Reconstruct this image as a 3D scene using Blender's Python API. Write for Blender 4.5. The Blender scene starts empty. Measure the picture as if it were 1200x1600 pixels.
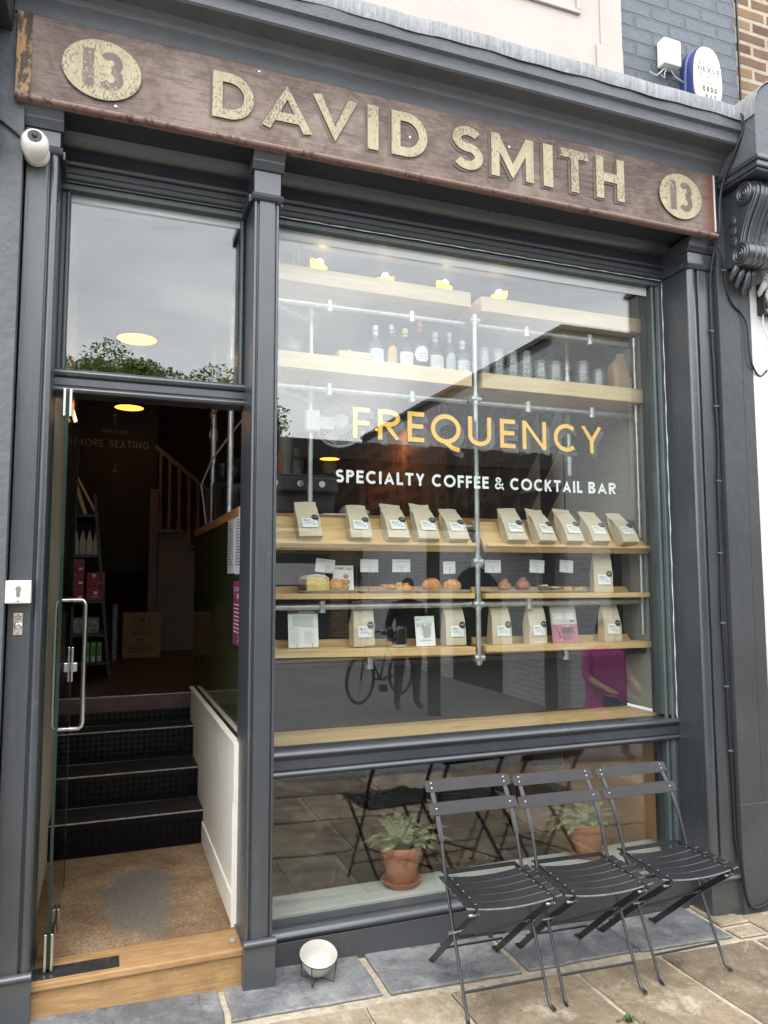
import bpy, math, random
from mathutils import Vector, Matrix
random.seed(7)
SC = bpy.context.scene
COL = SC.collection
PI = math.pi
R = math.radians

# ------------------------------------------------------------------ camera
CAM = Vector((0.0, -3.2, 1.6686))
YAW, PITCH, ROLL = R(20.51), R(5.063), R(-0.168)
FPX = 1164.1                       # focal length in pixels of a 1200x1600 frame
_f = Vector((math.sin(YAW)*math.cos(PITCH), math.cos(YAW)*math.cos(PITCH), math.sin(PITCH)))
_r0 = Vector((math.cos(YAW), -math.sin(YAW), 0))
_u0 = _r0.cross(_f)
_r = _r0*math.cos(ROLL) + _u0*math.sin(ROLL)
_u = -_r0*math.sin(ROLL) + _u0*math.cos(ROLL)
cd = bpy.data.cameras.new('camera')
cd.sensor_fit = 'VERTICAL'; cd.sensor_height = 36; cd.lens = 36*FPX/1600
cd.clip_start = 0.05; cd.clip_end = 500
cam = bpy.data.objects.new('camera', cd); COL.objects.link(cam)
mw = Matrix(((_r.x, _u.x, -_f.x, CAM.x), (_r.y, _u.y, -_f.y, CAM.y), (_r.z, _u.z, -_f.z, CAM.z), (0, 0, 0, 1)))
cam.matrix_world = mw
SC.camera = cam

# ------------------------------------------------------------------ world, sun, exposure
SUN_EL, SUN_AZ = R(58), R(205)     # overcast, light from high behind the viewer
w = bpy.data.worlds.new('World'); SC.world = w; w.use_nodes = True
nt = w.node_tree; N = nt.nodes; Lk = nt.links
for n in list(N): N.remove(n)
wo = N.new('ShaderNodeOutputWorld')
sky = N.new('ShaderNodeTexSky'); sky.sky_type = 'NISHITA'; sky.sun_disc = False
sky.sun_elevation = SUN_EL; sky.sun_rotation = SUN_AZ
bs = N.new('ShaderNodeBackground'); bs.inputs[1].default_value = 0.12
Lk.new(sky.outputs[0], bs.inputs[0])
tc = N.new('ShaderNodeTexCoord')
mp = N.new('ShaderNodeMapping'); mp.inputs['Scale'].default_value = (1.0, 1.0, 2.6)
Lk.new(tc.outputs['Generated'], mp.inputs[0])
nz = N.new('ShaderNodeTexNoise'); nz.inputs['Scale'].default_value = 2.3; nz.inputs['Detail'].default_value = 6
nz.inputs['Roughness'].default_value = 0.55; nz.inputs['Distortion'].default_value = 0.6
Lk.new(mp.outputs[0], nz.inputs['Vector'])
cr = N.new('ShaderNodeValToRGB')
e = cr.color_ramp.elements
e[0].position = 0.36; e[0].color = (0.60, 0.625, 0.66, 1)
e[1].position = 0.64; e[1].color = (1.0, 1.0, 1.0, 1)
Lk.new(nz.outputs['Fac'], cr.inputs[0])
bc = N.new('ShaderNodeBackground'); bc.inputs[1].default_value = 3.0
Lk.new(cr.outputs[0], bc.inputs[0])
ms = N.new('ShaderNodeMixShader'); ms.inputs[0].default_value = 0.88
Lk.new(bs.outputs[0], ms.inputs[1]); Lk.new(bc.outputs[0], ms.inputs[2]); Lk.new(ms.outputs[0], wo.inputs[0])

sd = bpy.data.lights.new('sun', 'SUN'); sd.energy = 0.7; sd.angle = R(25); sd.color = (1.0, 0.96, 0.90)
so = bpy.data.objects.new('sun', sd); COL.objects.link(so)
sdir = Vector((math.sin(SUN_AZ)*math.cos(SUN_EL), math.cos(SUN_AZ)*math.cos(SUN_EL), math.sin(SUN_EL)))
so.rotation_euler = sdir.to_track_quat('Z', 'Y').to_euler()

vs = SC.view_settings
vs.view_transform = 'Standard'; vs.look = 'None'; vs.gamma = 1; vs.use_curve_mapping = False
vs.exposure = 0.84
cy = SC.cycles
cy.use_denoising = True
cy.max_bounces = 8; cy.diffuse_bounces = 4; cy.glossy_bounces = 5; cy.transmission_bounces = 6
cy.transparent_max_bounces = 24
cy.caustics_reflective = False; cy.caustics_refractive = False
cy.sample_clamp_indirect = 6.0

# ------------------------------------------------------------------ measuring helpers (pixel of the 1200x1600 photograph -> point on a real plane)
def ray(x, y):
    return _r*((x-600)/FPX) - _u*((y-800)/FPX) + _f
def onY(x, y, Y):
    d = ray(x, y); return CAM + d*((Y-CAM.y)/d.y)
def onX(x, y, X):
    d = ray(x, y); return CAM + d*((X-CAM.x)/d.x)
def onZ(x, y, Z):
    d = ray(x, y); return CAM + d*((Z-CAM.z)/d.z)
def zg(X):                          # the pavement falls gently to the right
    X = max(-6, min(9, X)); return 0.018 - 0.035*X

# ------------------------------------------------------------------ materials
def lin(r, g, b):
    f = lambda c: ((c/255+0.055)/1.055)**2.4 if c > 10 else c/255/12.92
    return (f(r), f(g), f(b))
def _mat(name):
    m = bpy.data.materials.new(name); m.use_nodes = True
    return m, m.node_tree, m.node_tree.nodes['Principled BSDF']
def _coord(t, scale=(1, 1, 1), rot=(0, 0, 0), loc=(0, 0, 0)):
    c = t.nodes.new('ShaderNodeTexCoord'); p = t.nodes.new('ShaderNodeMapping')
    p.inputs['Scale'].default_value = scale; p.inputs['Rotation'].default_value = rot; p.inputs['Location'].default_value = loc
    t.links.new(c.outputs['Object'], p.inputs[0]); return p.outputs[0]
def _noise(t, vec, scale, detail=5, rough=0.6, dist=0):
    n = t.nodes.new('ShaderNodeTexNoise'); n.inputs['Scale'].default_value = scale; n.inputs['Detail'].default_value = detail
    n.inputs['Roughness'].default_value = rough; n.inputs['Distortion'].default_value = dist
    if vec is not None: t.links.new(vec, n.inputs['Vector'])
    return n.outputs['Fac']
def _ramp(t, fac, stops):
    r = t.nodes.new('ShaderNodeValToRGB'); el = r.color_ramp.elements
    while len(el) < len(stops): el.new(0.5)
    for q, (p, c) in zip(el, stops):
        q.position = p; q.color = (c[0], c[1], c[2], 1) if isinstance(c, tuple) else (c, c, c, 1)
    t.links.new(fac, r.inputs[0]); return r.outputs[0]
def _mix(t, fac, a, b, mode='MIX'):
    m = t.nodes.new('ShaderNodeMix'); m.data_type = 'RGBA'; m.blend_type = mode
    for s, v in ((m.inputs[0], fac), (m.inputs[6], a), (m.inputs[7], b)):
        if isinstance(v, (int, float)): s.default_value = v
        elif isinstance(v, tuple): s.default_value = (v[0], v[1], v[2], 1)
        else: t.links.new(v, s)
    return m.outputs[2]
def _math(t, op, a, b=None, clamp=False):
    m = t.nodes.new('ShaderNodeMath'); m.operation = op; m.use_clamp = clamp
    for s, v in zip(m.inputs, (a, b)):
        if v is None: continue
        if isinstance(v, (int, float)): s.default_value = v
        else: t.links.new(v, s)
    return m.outputs[0]
def _bump(t, b, h, strength, dist=0.01):
    n = t.nodes.new('ShaderNodeBump'); n.inputs['Strength'].default_value = strength; n.inputs['Distance'].default_value = dist
    t.links.new(h, n.inputs['Height']); t.links.new(n.outputs[0], b.inputs['Normal'])
def mul(c, k): return tuple(min(1, x*k) for x in c)

def paint(name, col, rough=0.5, var=0.12, vs_=4, bump=0.0, bs_=60, metal=0.0, spec=0.5, dirt=None, dirt_amt=0.5, coat=0.0, bdist=0.004, rv=0.08, streak=False, brush=0.0, foot=0.0):
    m, t, b = _mat(name)
    v = _coord(t)
    n1 = _noise(t, v, vs_, 6, 0.65)
    c = _ramp(t, n1, [(0.3, mul(col, 1-var)), (0.7, mul(col, 1+var))])
    if dirt:
        n2 = _noise(t, _coord(t, (1, 1, 0.15 if streak else 1), loc=(3.1, 1.7, 0.4)), 9 if not streak else 14, 8, 0.75)
        f = _ramp(t, n2, [(0.56, 0.0), (0.74, dirt_amt)])
        c = _mix(t, f, c, dirt)
    t.links.new(c, b.inputs['Base Color'])
    rr = _noise(t, _coord(t, loc=(7, 2, 5)), vs_*2.3, 4)
    mr = t.nodes.new('ShaderNodeMapRange'); mr.inputs['To Min'].default_value = max(0.02, rough-rv); mr.inputs['To Max'].default_value = min(1, rough+rv)
    t.links.new(rr, mr.inputs[0]); t.links.new(mr.outputs[0], b.inputs['Roughness'])
    b.inputs['Metallic'].default_value = metal; b.inputs['Specular IOR Level'].default_value = spec
    b.inputs['Coat Weight'].default_value = coat
    if foot:                                                           # street dust and splashes low down
        s = t.nodes.new('ShaderNodeSeparateXYZ'); t.links.new(_coord(t), s.inputs[0])
        hgt = _math(t, 'ADD', s.outputs[2], _math(t, 'MULTIPLY', _noise(t, _coord(t, (6, 6, 2)), 3, 6, .7), -.35))
        c = _mix(t, _ramp(t, hgt, [(0.0, foot), (0.22, 0.0)]), c, (.095, .095, .095))
    if brush:                                                          # chips and scuffs showing pale undercoat
        ch = _ramp(t, _noise(t, _coord(t, (1, 1, .5), loc=(9, 4, 2)), 34, 4, .8), [(.715, 0.), (.73, .55)])
        c = _mix(t, ch, c, (.17, .175, .18))
    if foot or brush: t.links.new(c, b.inputs['Base Color'])
    if brush:
        h = _math(t, 'ADD', _math(t, 'MULTIPLY', _noise(t, _coord(t, (70, 70, 2.2)), 1.6, 4, .6), brush), _math(t, 'MULTIPLY', _noise(t, v, bs_, 5, .6), max(bump, .05)))
        _bump(t, b, h, .5, 0.004)
    elif bump: _bump(t, b, _noise(t, v, bs_, 5, 0.6), bump, bdist)
    return m
def wood(name, c1, c2, axis=0, rough=0.5, scale=1.0, knots=True, bump=0.15, dark=None):
    m, t, b = _mat(name)
    sc = [11*scale]*3; sc[axis] = 0.9*scale
    v = _coord(t, tuple(sc))
    n1 = _noise(t, v, 2.2, 5, 0.62, 1.4)
    wv = t.nodes.new('ShaderNodeTexNoise'); wv.inputs['Scale'].default_value = 9; wv.inputs['Detail'].default_value = 3
    t.links.new(v, wv.inputs['Vector'])
    c = _ramp(t, n1, [(0.32, c2), (0.5, tuple((a+b_)/2 for a, b_ in zip(c1, c2))), (0.64, c1)])
    c = _mix(t, _ramp(t, wv.outputs['Fac'], [(0.4, 0.35), (0.65, 0.0)]), c, mul(c2, 0.8))
    if knots:
        vo = t.nodes.new('ShaderNodeTexVoronoi'); vo.inputs['Scale'].default_value = 2.6
        t.links.new(_coord(t, tuple(0.55 if i == axis else 2.4 for i in range(3))), vo.inputs['Vector'])
        k = _ramp(t, vo.outputs['Distance'], [(0.035, 1.0), (0.10, 0.0)])
        c = _mix(t, k, c, mul(c2, 0.35))
    if dark: c = _mix(t, _ramp(t, _noise(t, _coord(t), 5, 6, 0.7), [(0.5, 0.0), (0.75, 0.6)]), c, dark)
    t.links.new(c, b.inputs['Base Color']); b.inputs['Roughness'].default_value = rough
    _bump(t, b, n1, bump, 0.002)
    return m
def brick(name, cols, mortar, axis='Y', bw=0.225, bh=0.075, mort=0.010, rough=0.85, bump=0.6, bias=0.0, var=0.5):
    m, t, b = _mat(name)
    c = t.nodes.new('ShaderNodeTexCoord'); s = t.nodes.new('ShaderNodeSeparateXYZ'); k = t.nodes.new('ShaderNodeCombineXYZ')
    t.links.new(c.outputs['Object'], s.inputs[0])
    t.links.new(s.outputs[0 if axis == 'Y' else 1], k.inputs[0]); t.links.new(s.outputs[2], k.inputs[1])
    wob = t.nodes.new('ShaderNodeTexNoise'); wob.inputs['Scale'].default_value = 6; t.links.new(c.outputs['Object'], wob.inputs['Vector'])
    va = t.nodes.new('ShaderNodeVectorMath'); va.operation = 'SCALE'; va.inputs[3].default_value = 0.012
    t.links.new(wob.outputs['Color'], va.inputs[0])
    vb = t.nodes.new('ShaderNodeVectorMath'); vb.operation = 'ADD'; t.links.new(k.outputs[0], vb.inputs[0]); t.links.new(va.outputs[0], vb.inputs[1])
    br = t.nodes.new('ShaderNodeTexBrick'); br.inputs['Scale'].default_value = 1.0
    br.inputs['Brick Width'].default_value = bw; br.inputs['Row Height'].default_value = bh; br.inputs['Mortar Size'].default_value = mort
    br.inputs['Mortar Smooth'].default_value = 0.25; br.inputs['Bias'].default_value = bias
    br.inputs['Color1'].default_value = (*cols[0], 1); br.inputs['Color2'].default_value = (*cols[1], 1); br.inputs['Mortar'].default_value = (*mortar, 1)
    t.links.new(vb.outputs[0], br.inputs['Vector'])
    n = _noise(t, _coord(t), 7, 7, 0.7)
    cc = _mix(t, var, br.outputs['Color'], _ramp(t, n, [(0.3, 0.3), (0.7, 1.0)]), 'MULTIPLY')
    t.links.new(cc, b.inputs['Base Color']); b.inputs['Roughness'].default_value = rough
    h = _math(t, 'ADD', _math(t, 'MULTIPLY', br.outputs['Fac'], -1.0), _math(t, 'MULTIPLY', _noise(t, _coord(t), 22, 6, 0.7), 0.7))
    _bump(t, b, h, bump, 0.012)
    return m
def emit(name, col, strength):
    m, t, b = _mat(name)
    b.inputs['Base Color'].default_value = (*col, 1); b.inputs['Emission Color'].default_value = (*col, 1); b.inputs['Emission Strength'].default_value = strength
    return m
def pane_glass(name, f0=0.07, tint=(0.95, 0.97, 0.96), rough=0.0, ripple=0.0):
    m, t, b = _mat(name); t.nodes.remove(b); o = t.nodes['Material Output']
    g = t.nodes.new('ShaderNodeNewGeometry'); d = t.nodes.new('ShaderNodeVectorMath'); d.operation = 'DOT_PRODUCT'
    t.links.new(g.outputs['Incoming'], d.inputs[0]); t.links.new(g.outputs['Normal'], d.inputs[1])
    c = _math(t, 'ABSOLUTE', d.outputs['Value'])
    p = _math(t, 'POWER', _math(t, 'SUBTRACT', 1.0, c, True), 5.0)
    f = _math(t, 'ADD', _math(t, 'MULTIPLY', p, 1-f0), f0, True)
    tr = t.nodes.new('ShaderNodeBsdfTransparent'); tr.inputs[0].default_value = (*tint, 1)
    gl = t.nodes.new('ShaderNodeBsdfGlossy'); gl.inputs['Roughness'].default_value = rough
    if ripple:
        bn = t.nodes.new('ShaderNodeBump'); bn.inputs['Strength'].default_value = ripple; bn.inputs['Distance'].default_value = .01
        t.links.new(_noise(t, _coord(t), 1.6, 2, .5), bn.inputs['Height']); t.links.new(bn.outputs[0], gl.inputs['Normal'])
    mx = t.nodes.new('ShaderNodeMixShader'); t.links.new(f, mx.inputs[0]); t.links.new(tr.outputs[0], mx.inputs[1]); t.links.new(gl.outputs[0], mx.inputs[2])
    t.links.new(mx.outputs[0], o.inputs[0]); return m
def tint_glass(name, tint, f0=0.06, body=None, amt=0.0):
    """thin coloured glass: see-through tint with a little body colour and a sharp reflection"""
    m = pane_glass(name, f0, tint)
    if body:
        t = m.node_tree; o = t.nodes['Material Output']; mx = [n for n in t.nodes if n.type == 'MIX_SHADER'][0]
        df = t.nodes.new('ShaderNodeBsdfDiffuse'); df.inputs[0].default_value = (*body, 1)
        m2 = t.nodes.new('ShaderNodeMixShader'); m2.inputs[0].default_value = amt
        t.links.new(mx.outputs[0], m2.inputs[1]); t.links.new(df.outputs[0], m2.inputs[2]); t.links.new(m2.outputs[0], o.inputs[0])
    return m
_flat = {}
def flat(col, rough=0.6):
    k = (tuple(round(c, 3) for c in col), rough)
    if k not in _flat: _flat[k] = paint('plain_finish', col, rough, 0.05)
    return _flat[k]

# ------------------------------------------------------------------ geometry collector
class G:
    def __init__(s): s.v = []; s.f = []; s.m = []; s.at = []
    def add(s, vs, fs, mi=0):
        o = len(s.v); s.v += [tuple(p) for p in vs]
        for f in fs: s.f.append([i+o for i in f]); s.m.append(mi)
        return s
    def box(s, x0, x1, y0, y1, z0, z1, mi=0):
        return s.add([(x0, y0, z0), (x1, y0, z0), (x1, y1, z0), (x0, y1, z0), (x0, y0, z1), (x1, y0, z1), (x1, y1, z1), (x0, y1, z1)],
                     [(0, 3, 2, 1), (4, 5, 6, 7), (0, 1, 5, 4), (1, 2, 6, 5), (2, 3, 7, 6), (3, 0, 4, 7)], mi)
    def hexa(s, p, mi=0):
        return s.add(p, [(0, 3, 2, 1), (4, 5, 6, 7), (0, 1, 5, 4), (1, 2, 6, 5), (2, 3, 7, 6), (3, 0, 4, 7)], mi)
    def obox(s, c, size, rot=None, mi=0):
        sx, sy, sz = (q/2 for q in size); c = Vector(c); rot = rot or Matrix.Identity(3)
        P = [c + rot @ Vector(q) for q in ((-sx, -sy, -sz), (sx, -sy, -sz), (sx, sy, -sz), (-sx, sy, -sz), (-sx, -sy, sz), (sx, -sy, sz), (sx, sy, sz), (-sx, sy, sz))]
        return s.hexa(P, mi)
    def ext(s, prof, axis, a, b, mi=0):
        """closed profile extruded along an axis; profile pairs are the two other axes in xyz order"""
        n = len(prof)
        def P(p, t):
            return (t, p[0], p[1]) if axis == 0 else (p[0], t, p[1]) if axis == 1 else (p[0], p[1], t)
        vs = [P(p, a) for p in prof] + [P(p, b) for p in prof]
        fs = [(i, (i+1) % n, n+(i+1) % n, n+i) for i in range(n)] + [tuple(range(n-1, -1, -1)), tuple(range(n, 2*n))]
        return s.add(vs, fs, mi)
    def tube(s, pts, r, n=8, mi=0, caps=True, closed=False, ref=None):
        pts = [Vector(p) for p in pts]; m = len(pts); rs = r if isinstance(r, (list, tuple)) else [r]*m
        up = Vector(ref) if ref else None; vs = []; prev = None
        for i, p in enumerate(pts):
            a = pts[(i-1) % m] if (closed or i > 0) else p; b = pts[(i+1) % m] if (closed or i < m-1) else p
            t = (b-a).normalized()
            if prev is None:
                q = up or (Vector((0, 0, 1)) if abs(t.z) < 0.9 else Vector((1, 0, 0)))
                nx = t.cross(q).normalized()
            else:
                nx = (prev - t*prev.dot(t)).normalized()
            prev = nx; ny = t.cross(nx)
            for k in range(n):
                an = 2*PI*k/n; vs.append(p + (nx*math.cos(an) + ny*math.sin(an))*rs[i])
        fs = []
        for i in range(m if closed else m-1):
            j = (i+1) % m
            for k in range(n): fs.append((i*n+k, j*n+k, j*n+(k+1) % n, i*n+(k+1) % n))
        if caps and not closed: fs += [tuple(range(n)), tuple(range(m*n-1, (m-1)*n-1, -1))]
        return s.add(vs, fs, mi)
    def strip(s, pts, wdir, w, t, mi=0):
        """flat bar: width w along wdir, thickness t across, following pts"""
        pts = [Vector(p) for p in pts]; wd = Vector(wdir).normalized(); vs = []; m = len(pts)
        for i, p in enumerate(pts):
            tg = (pts[min(i+1, m-1)] - pts[max(i-1, 0)]).normalized(); nn = tg.cross(wd).normalized()
            for a, b in ((-1, -1), (1, -1), (1, 1), (-1, 1)): vs.append(p + wd*(a*w/2) + nn*(b*t/2))
        fs = []
        for i in range(m-1):
            for k in range(4): fs.append((i*4+k, i*4+(k+1) % 4, (i+1)*4+(k+1) % 4, (i+1)*4+k))
        fs += [(3, 2, 1, 0), tuple(range(4*m-4, 4*m))]
        return s.add(vs, fs, mi)
    def lathe(s, prof, c, n=20, mi=0, axis=None, sx=1, sy=1):
        c = Vector(c); rot = axis or Matrix.Identity(3); vs = []; m = len(prof)
        for r, z in prof:
            for k in range(n):
                a = 2*PI*k/n; vs.append(c + rot @ Vector((r*math.cos(a)*sx, r*math.sin(a)*sy, z)))
        fs = [(i*n+k, i*n+(k+1) % n, (i+1)*n+(k+1) % n, (i+1)*n+k) for i in range(m-1) for k in range(n)]
        if prof[0][0] > 1e-5: fs.append(tuple(range(n-1, -1, -1)))
        if prof[-1][0] > 1e-5: fs.append(tuple(range((m-1)*n, m*n)))
        return s.add(vs, fs, mi)
    def ball(s, c, r, n=12, mi=0, jit=0.0, rot=None):
        c = Vector(c); rx, ry, rz = r if isinstance(r, tuple) else (r, r, r); rot = rot or Matrix.Identity(3); vs = []; h = n//2+1
        for i in range(h):
            th = PI*i/(h-1)
            for k in range(n):
                a = 2*PI*k/n; q = 1 + (random.uniform(-jit, jit) if 0 < i < h-1 else 0)
                vs.append(c + rot @ Vector((rx*math.sin(th)*math.cos(a)*q, ry*math.sin(th)*math.sin(a)*q, rz*math.cos(th)*q)))
        return s.add(vs, [(i*n+k, (i+1)*n+k, (i+1)*n+(k+1) % n, i*n+(k+1) % n) for i in range(h-1) for k in range(n)], mi)
    def torus(s, c, R_, r, n=24, k=8, mi=0, rot=None):
        rot = rot or Matrix.Identity(3); c = Vector(c)
        return s.tube([c + rot @ Vector((R_*math.cos(2*PI*i/n), R_*math.sin(2*PI*i/n), 0)) for i in range(n)], r, k, mi, closed=True)
    def poly(s, pts, mi=0): return s.add(pts, [tuple(range(len(pts)))], mi)
    def build(s, name, mats, parent=None, smooth=None, bevel=0.0, seg=2, org=None):
        me = bpy.data.meshes.new(name)
        o0 = Vector(parent['_o']) if parent is not None and '_o' in parent else Vector(org or (0, 0, 0))
        me.from_pydata([tuple(Vector(p)-o0) for p in s.v], [], s.f)
        mats = mats if isinstance(mats, (list, tuple)) else [mats]
        for mm in mats: me.materials.append(mm)
        me.polygons.foreach_set('material_index', s.m); me.validate(); me.update()
        import bmesh
        b = bmesh.new(); b.from_mesh(me); bmesh.ops.remove_doubles(b, verts=b.verts, dist=1e-6)
        bmesh.ops.recalc_face_normals(b, faces=b.faces); b.to_mesh(me); b.free()
        if smooth:
            me.polygons.foreach_set('use_smooth', [True]*len(me.polygons)); me.set_sharp_from_angle(angle=R(smooth))
        o = bpy.data.objects.new(name, me); COL.objects.link(o)
        if parent is not None:
            o.parent = parent; o['_o'] = tuple(o0)
        else:
            o.location = o0; o['_o'] = tuple(o0)
        if bevel:
            bv = o.modifiers.new('bevel', 'BEVEL'); bv.width = bevel; bv.segments = seg; bv.limit_method = 'ANGLE'; bv.angle_limit = R(35)
        return o
def tag(o, label, cat, group=None):
    o['label'] = label; o['category'] = cat
    if group: o['group'] = group
    return o
def thing(name, label, cat, loc, group=None):
    o = bpy.data.objects.new(name, None); COL.objects.link(o); o.location = loc; o['_o'] = tuple(loc)
    o.empty_display_size = 0.1
    return tag(o, label, cat, group)
def struct(o): o['kind'] = 'structure'; return o
def stuff(o): o['kind'] = 'stuff'; return o
def dup(root, loc, rot, label, group=None):
    r = root.copy(); COL.objects.link(r); r.location = loc; r.rotation_euler = rot; r['label'] = label
    if group: r['group'] = group
    for ch in list(root.children):
        c = ch.copy(); COL.objects.link(c); c.parent = r
        for g in list(ch.children):
            d = g.copy(); COL.objects.link(d); d.parent = c
    return r
def rx(a): return Matrix.Rotation(a, 3, 'X')
def ry(a): return Matrix.Rotation(a, 3, 'Y')
def rz(a): return Matrix.Rotation(a, 3, 'Z')

# ------------------------------------------------------------------ stroke lettering
def _arc(cx, cy, rx_, ry_, a0, a1, n=14):
    return [(cx+rx_*math.cos(R(a0+(a1-a0)*i/n)), cy+ry_*math.sin(R(a0+(a1-a0)*i/n))) for i in range(n+1)]
WID = {'I': .2, 'E': .52, 'F': .5, 'L': .48, 'T': .62, 'S': .58, 'P': .56, 'R': .6, 'B': .58, 'C': .78, 'G': .82, 'D': .74, 'O': .95, 'Q': .98, 'U': .68, 'N': .74,
       'M': .86, 'A': .78, 'V': .76, 'Y': .68, 'K': .64, 'H': .7, 'X': .7, 'W': 1.1, 'Z': .6, '&': .74, '1': .3, '3': .58, '0': .6, '8': .58, '4': .62, '7': .56, ' ': .36,
       '2': .58, '5': .58, '6': .6, '9': .6, 'J': .42, '.': .16, '-': .36}
def glyph(ch, w, t, th=None):
    """centre lines of a capital in a box w x 1 for a stroke t (in cap heights); th = horizontal stroke"""
    h = t/2; E_ = [(h, 0), (h, 1)]
    if ch == 'I': return [[(w/2, 0), (w/2, 1)]]
    if ch == '1': return [[(w-h, 0), (w-h, 1)], [(0.0, .74), (w-h, .97)]] if t < .14 else [[(w/2, 0), (w/2, 1)]]
    if ch == 'E': return [E_, [(t, 1-h), (w, 1-h)], [(t, .52), (w*.94, .52)], [(t, h), (w, h)]]
    if ch == 'F': return [E_, [(t, 1-h), (w, 1-h)], [(t, .5), (w*.96, .5)]]
    if ch == 'L': return [E_, [(t, h), (w, h)]]
    if ch == 'T': return [[(0, 1-h), (w, 1-h)], [(w/2, 0), (w/2, 1-t)]]
    if ch == 'H': return [E_, [(w-h, 0), (w-h, 1)], [(t, .52), (w-t, .52)]]
    if ch == 'N': return [E_, [(w-h, 0), (w-h, 1)], [(h, 1), (w-h, 0)]]
    if ch == 'M': return [E_, [(w-h, 0), (w-h, 1)], [(h, 1-h*.4), (w/2, .12), (w-h, 1-h*.4)]]
    if ch == 'A': return [[(h*1.05, 0), (w/2, 1-h*.6), (w-h*1.05, 0)], [(w*.24, .3), (w*.76, .3)]]
    if ch == 'V': return [[(h*1.05, 1), (w/2, h*.6), (w-h*1.05, 1)]]
    if ch == 'W': return [[(h, 1), (w*.27, h*.6), (w*.5, 1-h), (w*.73, h*.6), (w-h, 1)]]
    if ch == 'Y': return [[(h, 1), (w/2, .44), (w-h, 1)], [(w/2, 0), (w/2, .5)]]
    if ch == 'X': return [[(h, 0), (w-h, 1)], [(h, 1), (w-h, 0)]]
    if ch == 'Z': return [[(0, 1-h), (w-h, 1-h), (h, h), (w, h)]]
    if ch == 'K': return [E_, [(w-h, 1), (t*.7, .46)], [(w*.34, .6), (w-h, 0)]]
    if ch in 'OQ0':
        o = [_arc(w/2, .5, w/2-h, .5-h, 90, 450, 36)]
        if ch == 'Q': o.append([(w*.46, .07), (w*.72, -.13), (w*.96, -.2)])
        return o
    if ch in 'CG':
        o = [_arc(w*.56, .5, w*.56-h, .5-h, 48, 312, 26)]
        if ch == 'G': o.append([(w-h, .1), (w-h, .46), (w*.6, .46)])
        return o
    if ch == 'D': return [E_, [(t, 1-h), (w*.4, 1-h)] + _arc(w*.4, .5, w*.6-h, .5-h, 84, -84, 18) + [(w*.4, h), (t, h)]]
    if ch in 'PR':
        o = [E_, [(t, 1-h), (w*.5, 1-h)] + _arc(w*.5, .72, w*.5-h, .28-h, 80, -80, 12) + [(w*.5, .44+h), (t, .44+h)]]
        if ch == 'R': o.append([(w*.42, .46), (w-h, 0)])
        return o
    if ch == 'B': return [E_, [(t, 1-h), (w*.5, 1-h)] + _arc(w*.5, .75, w*.44-h, .25-h*.8, 80, -80, 10) + [(t, .5+h*.2)],
                          [(w*.5, .5)] + _arc(w*.5, .27, w*.5-h, .27-h, 80, -80, 12) + [(w*.5, h), (t, h)]]
    if ch == 'U': return [[(h, 1), (h, .36)] + _arc(w/2, .36, w/2-h, .36-h, 180, 360, 18) + [(w-h, .36), (w-h, 1)]]
    if ch == 'J': return [[(w-h, 1), (w-h, .2), (0, h)]]
    if ch in 'S5':
        a = w/2; q1 = (.5-h)*.48; q2 = (.5-h)*.52
        return [_arc(a, 1-h-q1, a-h*1.1, q1, 30, 250, 18) + _arc(a, h+q2, a-h, q2, 70, -150, 18)]
    if ch == '3':
        q1 = (.5-h)*.47; q2 = (.5-h)*.53
        return [_arc(w*.46, 1-h-q1, w*.5-h, q1, 150, -84, 16), _arc(w*.46, h+q2, w*.54-h, q2, 84, -150, 18)]
    if ch == '8': return [_arc(w/2, .76, w*.44-h, .24-h, 90, 450, 22), _arc(w/2, .28, w/2-h, .28-h, 90, 450, 24)]
    if ch in '69': return [_arc(w/2, .3 if ch == '6' else .7, w/2-h, .3-h, 90, 450, 24), [(h*1.2, .34), (w*.7, 1)] if ch == '6' else [(w-h*1.2, .66), (w*.3, 0)]]
    if ch == '4': return [[(w*.74, 0), (w*.74, 1), (h, .28), (w, .28)]]
    if ch == '7': return [[(0, 1-h), (w-h, 1-h), (w*.3, 0)]]
    if ch == '2': return [_arc(w/2, .72, w/2-h, .28-h, 160, -20, 12) + [(h, h), (w, h)]]
    if ch == '&': return [[(w, .0), (w*.2, .72)] + _arc(w*.4, .8, w*.22, .2-h, 190, 0, 10) + [(w*.6, .68), (w*.16, .38)] + _arc(w*.36, .25, w*.36-h, .25-h, 160, 340, 12) + [(w*.93, .5)]]
    if ch == '.': return [[(w/2, 0), (w/2, t)]]
    if ch == '-': return [[(0, .45), (w, .45)]]
    return []
def ribbon(pts, t):
    """offset a centre line to left and right with mitred joins"""
    P = []
    for x, y in pts:
        q = Vector((x, y))
        if not P or (q-P[-1]).length > 1e-6: P.append(q)
    n = len(P); closed = (P[0]-P[-1]).length < 1e-6 and n > 3
    L_, R_ = [], []
    for i in range(n):
        a = P[i-1] if i > 0 else (P[-2] if closed else None); b = P[i+1] if i < n-1 else (P[1] if closed else None)
        d1 = (P[i]-a).normalized() if a is not None else None; d2 = (b-P[i]).normalized() if b is not None else None
        if d1 is None: d1 = d2
        if d2 is None: d2 = d1
        n1 = Vector((-d1.y, d1.x)); n2 = Vector((-d2.y, d2.x)); m = (n1+n2)
        m = m.normalized() if m.length > 1e-4 else n1
        k = 1/max(0.36, m.dot(n1)); L_.append(P[i]+m*(t/2*k)); R_.append(P[i]-m*(t/2*k))
    return L_, R_
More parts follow.
